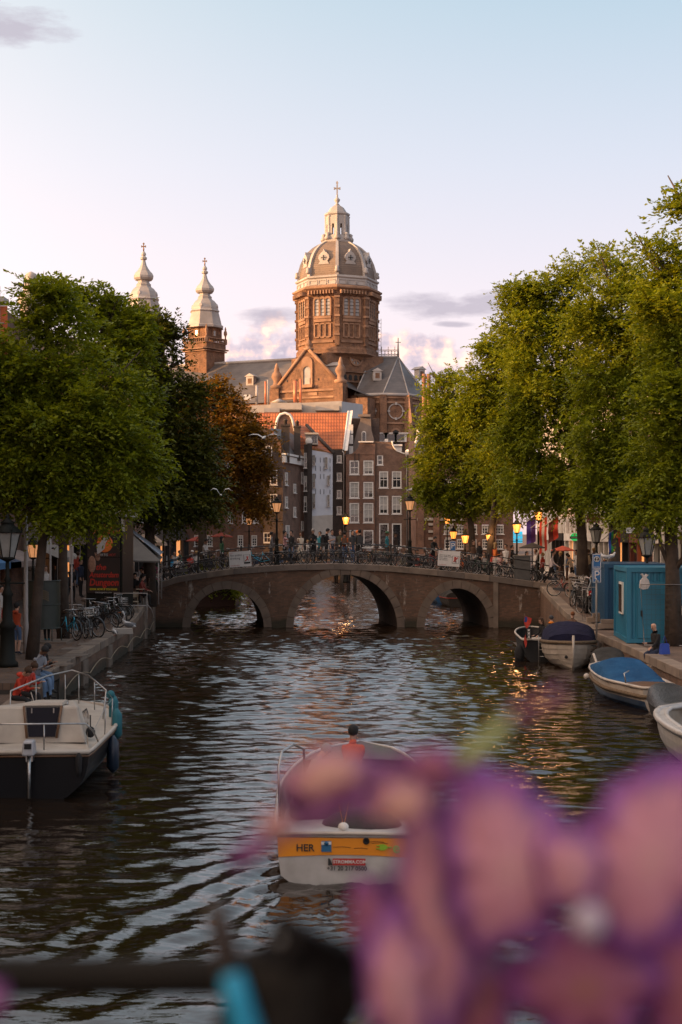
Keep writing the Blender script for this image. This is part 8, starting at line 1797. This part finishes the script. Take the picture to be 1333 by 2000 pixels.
# big white open boat cut by the right edge
t, rows = boat('big pale grey open boat with a teal cover at the right edge', X(1283, 28.4)+1.75, 25.0, 4, 6.2, 2.6, lambda s: .78+.12*s, [M_TWH], sw=.8, flare=.12)
gunwale(rows, t, M_TWH, .07); gunwale(rows, t, M_TWH, .05, 'inner_rim', .0, inset=.22)
mb = MB(); A = [(r_[0][0], r_[0][1], r_[0][2]+.02) for r_ in rows]; B = [(max(.0, r_[0][0]-.24), r_[0][1], r_[0][2]+.02) for r_ in rows]
mb.strip(A, B); mb.strip([(-a, b, c) for a, b, c in A], [(-a, b, c) for a, b, c in B]); mb.build('side_deck', M_TWH, t, fix=False)
mb = MB(); B2 = [(a, b, .3) for a, b, c in B]; mb.strip(B, B2); mb.strip([(-a, b, c) for a, b, c in B], [(-a, b, c) for a, b, c in B2]); mb.build('inner_side', M_HULLW, t, fix=False); MB().strip(B2, [(-a, b, c) for a, b, c in B2]).build('floor', M_FLOOR, t, fix=False)
MB().box((.15, 3.4, .62), (.6, .9, .7)).build('console', M_VARN, t); cv = MB(); cv.ball((.35, 4.4, .95), .75, 14, 8, sc=(1, 1.1, .55)); cv.build('cover', M_TEALC, t); MB().box((-1.02, 3.2, .93), (.05, .22, .05)).build('cleat', cloth(BLK), t)
MB().ball((-.5, 4.2, .55), .16, 10, 6, sc=(1, 1, 1.4)).build('fender', M_HULLW, t)
# boats beyond the right arch
t, rows = boat('blue hulled boat seen through the right arch of the bridge', X(868, 96), 96, 0, 6, 2.1, lambda s: .75, [M('bright blue hull', (.02, .09, .22), None, 2, .4)]); deckplate(rows, 0, 14, t, M_WHITE); gunwale(rows, t, M_WHITE, .06)
t, rows = boat('dark covered boat with a grey tent seen through the right arch of the bridge', X(893, 91), 91, 0, 5, 1.9, lambda s: .55, [cloth((.025, .022, .02))]); cover(t, rows, 1, 12, .9, M_GTARP, ridge=lambda s: max(.1, 1-abs(s-.4)*1.4)); gunwale(rows, t, cloth((.20, .03, .02)), .04); MB().box((.1, .1, .8), (.25, .2, .5)).build('outboard_motor', cloth(GRY), t)
# planted houseboat in the left arch
t = thing('planted_barge', 'dark barge with reddish sides overgrown with green shrubs seen through the left arch', 'boat', (X(425, 92), 92, 0)); MB().box((-.4, 2, .45), (3.2, 5, 1.5)).build('hull', cloth((.045, .018, .012)), t)
me, _ = leaves_mesh('shrub', [(.2, 0, 2.2, 1.3, 1.2, .9), (-1.0, .3, 2.0, 1.0, 1, .8), (1.0, -.4, 1.6, .7, .6, .9)], 9000, .13, 33, M_LEAF1); inst('shrub', me, t, kind='stuff')

# ================================================================== PEOPLE SITTING ON THE QUAY
YQ = 33.9
def qp(label, px, D, rz, pose, top, legs, **k): return person(label, X(px, D), D, k.pop('z'), R(rz), pose, top, legs, fingers=True, **k)
qp('youth in a bright red hoodie hunched over at the far left of the quay edge', 30, 34.0, 66, 'hunch', (.60, .055, .025), BLK, z=.74, hair=HBR, shoes=WHT, hairdo='bun', H=1.72, hood=(.60, .055, .025))
qp('youth in a red and white jacket beside the red hoodie', 48, 34.75, 60, 'sitphone', (.55, .06, .035), BLK, z=.76, hair=HBR, shoes=WHT, hairdo='bun', H=1.72)
qp('man in a light grey shirt and blue jeans reading his phone on the quay edge', 70, 36.0, 55, 'sitphone', (.26, .27, .30), LJEAN, z=1.02, hair=HBK, skin=M_SKINB, shoes=BLK, H=1.8)
qp('friend in black partly hidden behind the man in the grey shirt', 74, 37.0, 60, 'sitphone', BLK, LJEAN, z=1.03, hair=HBK, skin=M_SKINC, H=1.76)
qp('bald old man in black sitting on the right quay edge with a blue bag', 1283, 43.9, -62, 'twist', BLK, NAVY, z=1.04, hair=HGR, hairdo='bald', H=1.76)
tag(MB().box((0, 0, .16), (.30, .16, .32), taper=.8).tube([(-.1, 0, .3), (0, 0, .55), (.1, 0, .3)], .012, 5).build('shopping_bag', M('cobalt bag', (.02, .06, .35), None, 6, .6), None, (X(1297, 43.5), 43.4, 1.02), R(20)), 'bright blue bag standing behind the bald man on the quay', 'bag')

# ================================================================== FOREGROUND: the near bridge, its railing, a decorated bicycle
nb_ = thing('near_bridge', 'bridge deck the viewer stands on, below the frame', 'bridge', (0, 0, 0)); MB().box((0, -3.2, 2.95), (24, 8.8, .3)).build('deck', M_STONE2, nb_)
RZ = Z(1903, 1.30)
t = thing('near_railing', 'blurred black railing bar crossing the lower left foreground', 'railing', (0, 1.3, 3.1)); br = M('satin black paint', (.008, .007, .006), (.014, .011, .008), 6, .75, spec=.15)
MB().tube([(-3.5, .0, RZ-3.1-.004), (2.5, .0, RZ-3.1+.0)], .0165, 12).build('rail', br, t); MB().tube([(-3.5, .0, .55), (2.5, 0, .55)], .012, 8).build('rail', br, t)
for x in (-3.2, -1.6, 1.3, 2.4): MB().tube([(x, 0, 0), (x, 0, RZ-3.1)], .02, 8).build('post', br, t)
# the bicycle leaning on the railing; handlebar end, brake lever and bell reach into the frame
def fg(px, py, d): return Vector((X(px, d), d, Z(py, d)))
FD = .95
t = thing('decorated_bicycle', 'blurred black bicycle handlebar with a brake lever and turquoise grip in the foreground', 'bicycle', (X(560, FD), FD, 3.1)); O = Vector((X(560, FD), FD, 3.1))
def L_(px, py, d=FD): return fg(px, py, d)-O
h = MB(); h.tube([L_(560, 1870), L_(560, 2100), Vector((.02, .02, .75)), Vector((.03, .02, .62))], [.036, .034, .018, .016], 12); h.tube([L_(700, 1960), L_(600, 1905), L_(520, 1910), L_(470, 2080), L_(480, 2300)], .026, 10); h.build('handlebar', br, t)
b = MB(); b.box(L_(600, 1895, FD), (.052, .05, .05), .4, ry=.5); b.ball(L_(560, 1905), .026, 12, 8, sc=(1.2, 1, .9)); b.ball(L_(640, 1900), .024, 12, 8); b.box(L_(560, 1960), (.075, .05, .06), 0, ry=-.2); b.build('shifter_housing', M('black plastic', (.006, .005, .005), None, 5, .8, spec=.1), t)
MB().ball(L_(585, 1838, FD), .012, 10, 8, sc=(1.5, 1, .5)).build('bell_cap', M('dull grey plastic', (.10, .10, .10), None, 5, .4), t)
MB().tube([L_(418, 1765, .93), L_(428, 1800, .93), L_(448, 1880, .93), L_(462, 1960, .94), L_(478, 2040, .95)], [.006, .0085, .0095, .011, .012], 8).build('brake_lever', M('worn brown black lever', (.035, .024, .018), None, 5, .5), t)
MB().tube([L_(452, 1905, .915), L_(468, 1960, .915), L_(490, 2040, .915), L_(520, 2150, .915)], [.0075, .009, .0105, .011], 8).build('turquoise_grip', M('turquoise rubber', (.01, .30, .50), None, 5, .4), t)
inst('wheel', WHEEL, t, (.55, .05, .34)); inst('wheel', WHEEL, t, (-.55, .05, .34)); f = MB(); f.tube([(.03, .02, .62), (.0, .05, .3), (-.55, .05, .34)], .018, 6); f.tube([(.03, .02, .62), (.45, .04, .55), (.55, .05, .34)], .018, 6); f.build('frame', br, t)
# artificial flower garland: big pink petals with purple rims
def petal_mat(name, ci, ce, cm_):
    m, nt, b = newmat(name); L = nt.links.new; at = nd(nt, 'ShaderNodeAttribute', attribute_name='tint'); n = nd(nt, 'ShaderNodeTexNoise'); n.inputs['Scale'].default_value = 30
    tc = nd(nt, 'ShaderNodeTexCoord'); L(tc.outputs['Object'], n.inputs[0]); f = mth(nt, 'ADD', at.outputs['Fac'], mth(nt, 'MULTIPLY', mth(nt, 'SUBTRACT', n.outputs[0], .5), .35))
    col = ramp(nt, f, [(0, cm_), (.40, ci), (.60, ci), (.88, ce), (1, ce)]); L(col, b.inputs['Base Color']); setb(b, Roughness=.8); tl = nd(nt, 'ShaderNodeBsdfTranslucent'); L(col, tl.inputs[0]); mx = nd(nt, 'ShaderNodeMixShader'); mx.inputs[0].default_value = .5; L(b.outputs[0], mx.inputs[1]); L(tl.outputs[0], mx.inputs[2]); L(mx.outputs[0], nt.nodes['Material Output'].inputs[0]); return m
M_PET = petal_mat('pink petal with purple rim', (.72, .38, .47), (.36, .12, .44), (.76, .46, .48)); M_PETD = petal_mat('dusky rose petal', (.48, .18, .28), (.34, .10, .36), (.46, .22, .17)); M_PETP = petal_mat('purple petal', (.48, .20, .40), (.30, .09, .32), (.52, .26, .36)); M_PETB = petal_mat('beige pink petal', (.78, .48, .42), (.48, .20, .38), (.80, .54, .42))
M_STEM = M('pale green stem', (.26, .28, .10), (.20, .22, .08), 6, .7)
def petal(par, outline, d0, mat, curl=.02, name='petal', cen=None):
    """cupped petal from an outline of bearings measured at distance d0; three rings give it thickness and curl"""
    pts = [fg(a, b, d0) for a, b in outline]; n = len(pts); c = sum(pts, Vector())/n if cen is None else fg(cen[0], cen[1], d0)
    vs = []; fs = []; tint = []
    K = 7
    for k in range(K+1):
        f_ = k/K
        for i, p in enumerate(pts):
            q = c.lerp(p, f_); q = q+Vector((0, curl*(f_**2)*(1+.5*math.sin(i*1.7))-curl*.4, .003*math.sin(i*2.1)*f_)); vs.append(q-par_loc[par.name]); tint.append(f_)
    for k in range(K):
        for i in range(n): fs.append((k*n+i, k*n+(i+1) % n, (k+1)*n+(i+1) % n, (k+1)*n+i))
    me = bpy.data.meshes.new(name); me.from_pydata([tuple(v) for v in vs], [], fs); at = me.attributes.new('tint', 'FLOAT', 'POINT'); at.data.foreach_set('value', tint); me.materials.append(mat); me.polygons.foreach_set('use_smooth', [True]*len(fs))
    o = bpy.data.objects.new(name, me); COL.objects.link(o); o.parent = par; s = o.modifiers.new('t', 'SOLIDIFY'); s.thickness = .0016; return o
par_loc = {}
def smooth_outline(pts, m=3):
    out = []; n = len(pts)
    for i in range(n):
        p0, p1, p2, p3 = pts[i-1], pts[i], pts[(i+1) % n], pts[(i+2) % n]
        for k in range(m):
            t_ = k/m; out.append(tuple(.5*((2*p1[a])+(-p0[a]+p2[a])*t_+(2*p0[a]-5*p1[a]+4*p2[a]-p3[a])*t_**2+(-p0[a]+3*p1[a]-3*p2[a]+p3[a])*t_**3) for a in (0, 1)))
    return out
def flower(label, px, py, d): t = thing('artificial_flower', label, 'flower', fg(px, py, d), 0, 'artificial flowers tied to the near railing'); par_loc[t.name] = fg(px, py, d); return t
t = flower('huge blurred pink flower with purple rimmed petals filling the lower right', 1130, 1750, .80)
petal(t, smooth_outline([(880, 1560), (925, 1505), (1000, 1515), (1080, 1575), (1130, 1640), (1140, 1720), (1120, 1790), (1040, 1850), (960, 1880), (905, 1850), (880, 1760), (868, 1650)]), .80, M_PET)
petal(t, smooth_outline([(1130, 1650), (1180, 1570), (1250, 1510), (1330, 1490), (1420, 1530), (1440, 1640), (1400, 1750), (1300, 1860), (1230, 1890), (1170, 1830), (1120, 1780)]), .805, M_PET)
petal(t, smooth_outline([(1060, 1850), (1130, 1790), (1210, 1830), (1300, 1890), (1280, 1980), (1200, 2060), (1080, 2040), (1000, 1960), (990, 1890)]), .83, M_PETD)
petal(t, smooth_outline([(1270, 1870), (1340, 1800), (1440, 1830), (1440, 2000), (1360, 2090), (1280, 2040)]), .84, M_PETD)
petal(t, smooth_outline([(1050, 1640), (1120, 1620), (1180, 1660), (1180, 1740), (1120, 1790), (1060, 1750)]), .785, M_PET, .01)
MB().ball((0, 0, 0), .010, 10, 8).build('flower_centre', M('pale lilac heart', (.45, .38, .45), None, 6, .7), t, fg(1150, 1800, .78)-par_loc[t.name])
t = flower('blurred pale pink flower hanging in long purple edged folds left of the huge one', 800, 1800, .84)
petal(t, smooth_outline([(800, 1570), (850, 1560), (880, 1640), (880, 1760), (930, 1870), (920, 1990), (860, 2060), (800, 1960), (790, 1840), (770, 1740), (780, 1640)]), .84, M_PET)
petal(t, smooth_outline([(735, 1800), (790, 1770), (840, 1840), (850, 1960), (830, 2080), (760, 2080), (715, 1990), (710, 1880)]), .83, M_PET)
petal(t, smooth_outline([(690, 1740), (740, 1720), (780, 1760), (775, 1840), (740, 1920), (705, 1900), (685, 1820)]), .86, M_PETD)
petal(t, smooth_outline([(870, 1780), (930, 1850), (990, 1900), (1010, 2000), (960, 2080), (890, 2080), (880, 1950), (860, 1860)]), .87, M_PETD)
MB().tube([fg(838, 1560, .87)-par_loc[t.name], fg(850, 1640, .86)-par_loc[t.name], fg(900, 1760, .86)-par_loc[t.name], fg(925, 1880, .86)-par_loc[t.name]], .010, 8).build('fold', M_PETP, t)
t = flower('blurred purple sprig with pointed petals reaching left in front of the tour launch', 720, 1590, .84); P0 = par_loc[t.name]
petal(t, smooth_outline([(448, 1676), (470, 1655), (540, 1625), (610, 1590), (690, 1560), (700, 1575), (640, 1600), (560, 1640), (480, 1695), (452, 1696)]), .84, M_PETP, .008)
petal(t, smooth_outline([(560, 1520), (600, 1495), (690, 1480), (760, 1490), (830, 1475), (870, 1480), (860, 1510), (760, 1540), (660, 1590), (580, 1600), (550, 1570)]), .86, M_PETP, .015)
petal(t, smooth_outline([(700, 1565), (750, 1545), (790, 1560), (780, 1590), (720, 1600), (690, 1590)]), .82, M_PET, .008)
petal(t, smooth_outline([(545, 1530), (600, 1480), (690, 1462), (720, 1500), (680, 1545), (590, 1570)]), .80, M_PETB, .008)
petal(t, smooth_outline([(740, 1540), (800, 1515), (850, 1540), (840, 1600), (770, 1620), (720, 1590)]), .80, M_PETB, .008)
petal(t, smooth_outline([(505, 1600), (545, 1585), (580, 1600), (560, 1632), (515, 1640)]), .83, M_PETB, .006)
petal(t, smooth_outline([(790, 1480), (840, 1460), (900, 1480), (880, 1530), (820, 1540)]), .80, M_PETD, .006)
petal(t, smooth_outline([(1000, 1392), (1050, 1372), (1105, 1345), (1080, 1372), (1030, 1400), (1005, 1408)]), .70, M_PETD, .006)
st = MB(); st.tube([fg(1010, 1390, .88)-P0, fg(960, 1440, .86)-P0, fg(905, 1490, .85)-P0, fg(850, 1520, .85)-P0], [.003, .006, .006, .005], 8); st.build('stem', M_STEM, t)
st = MB(); st.tube([fg(800, 1480, .85)-P0, fg(830, 1530, .85)-P0, fg(850, 1590, .85)-P0], [.006, .008, .004], 8); st.ball(fg(815, 1500, .85)-P0, .008, 10, 8, sc=(1, 1, 1.3)); st.build('calyx', M('olive calyx', (.10, .11, .03), None, 6, .8), t)
petal(t, smooth_outline([(840, 1500), (900, 1490), (960, 1500), (940, 1530), (880, 1550), (845, 1540)]), .86, M_PETP, .01)
t = flower('edge of a blurred purple flower peeping in at the lower left corner', -30, 1950, .85); petal(t, smooth_outline([(-60, 1900), (0, 1920), (14, 1950), (0, 1985), (-60, 2000)]), .85, M_PETP, .005)
MB().tube([(-.01, 0, 0), (-.04, .1, -.12), (-.04, .25, -.2)], .005, 6).build('stem', M_STEM, t)
# a twig of garland ties the flowers to the rail
t = thing('garland_twig', 'thin brown twig of the garland behind the big flowers', 'twig', fg(900, 1900, 1.0)); P0 = fg(900, 1900, 1.0)
MB().tube([fg(700, 2020, 1.25)-P0, fg(820, 1900, .95)-P0, fg(850, 1600, .87)-P0, fg(980, 1900, .9)-P0, fg(1150, 1850, .86)-P0, fg(1300, 2000, 1.2)-P0], .006, 6).build('stem', M_STEM, t)
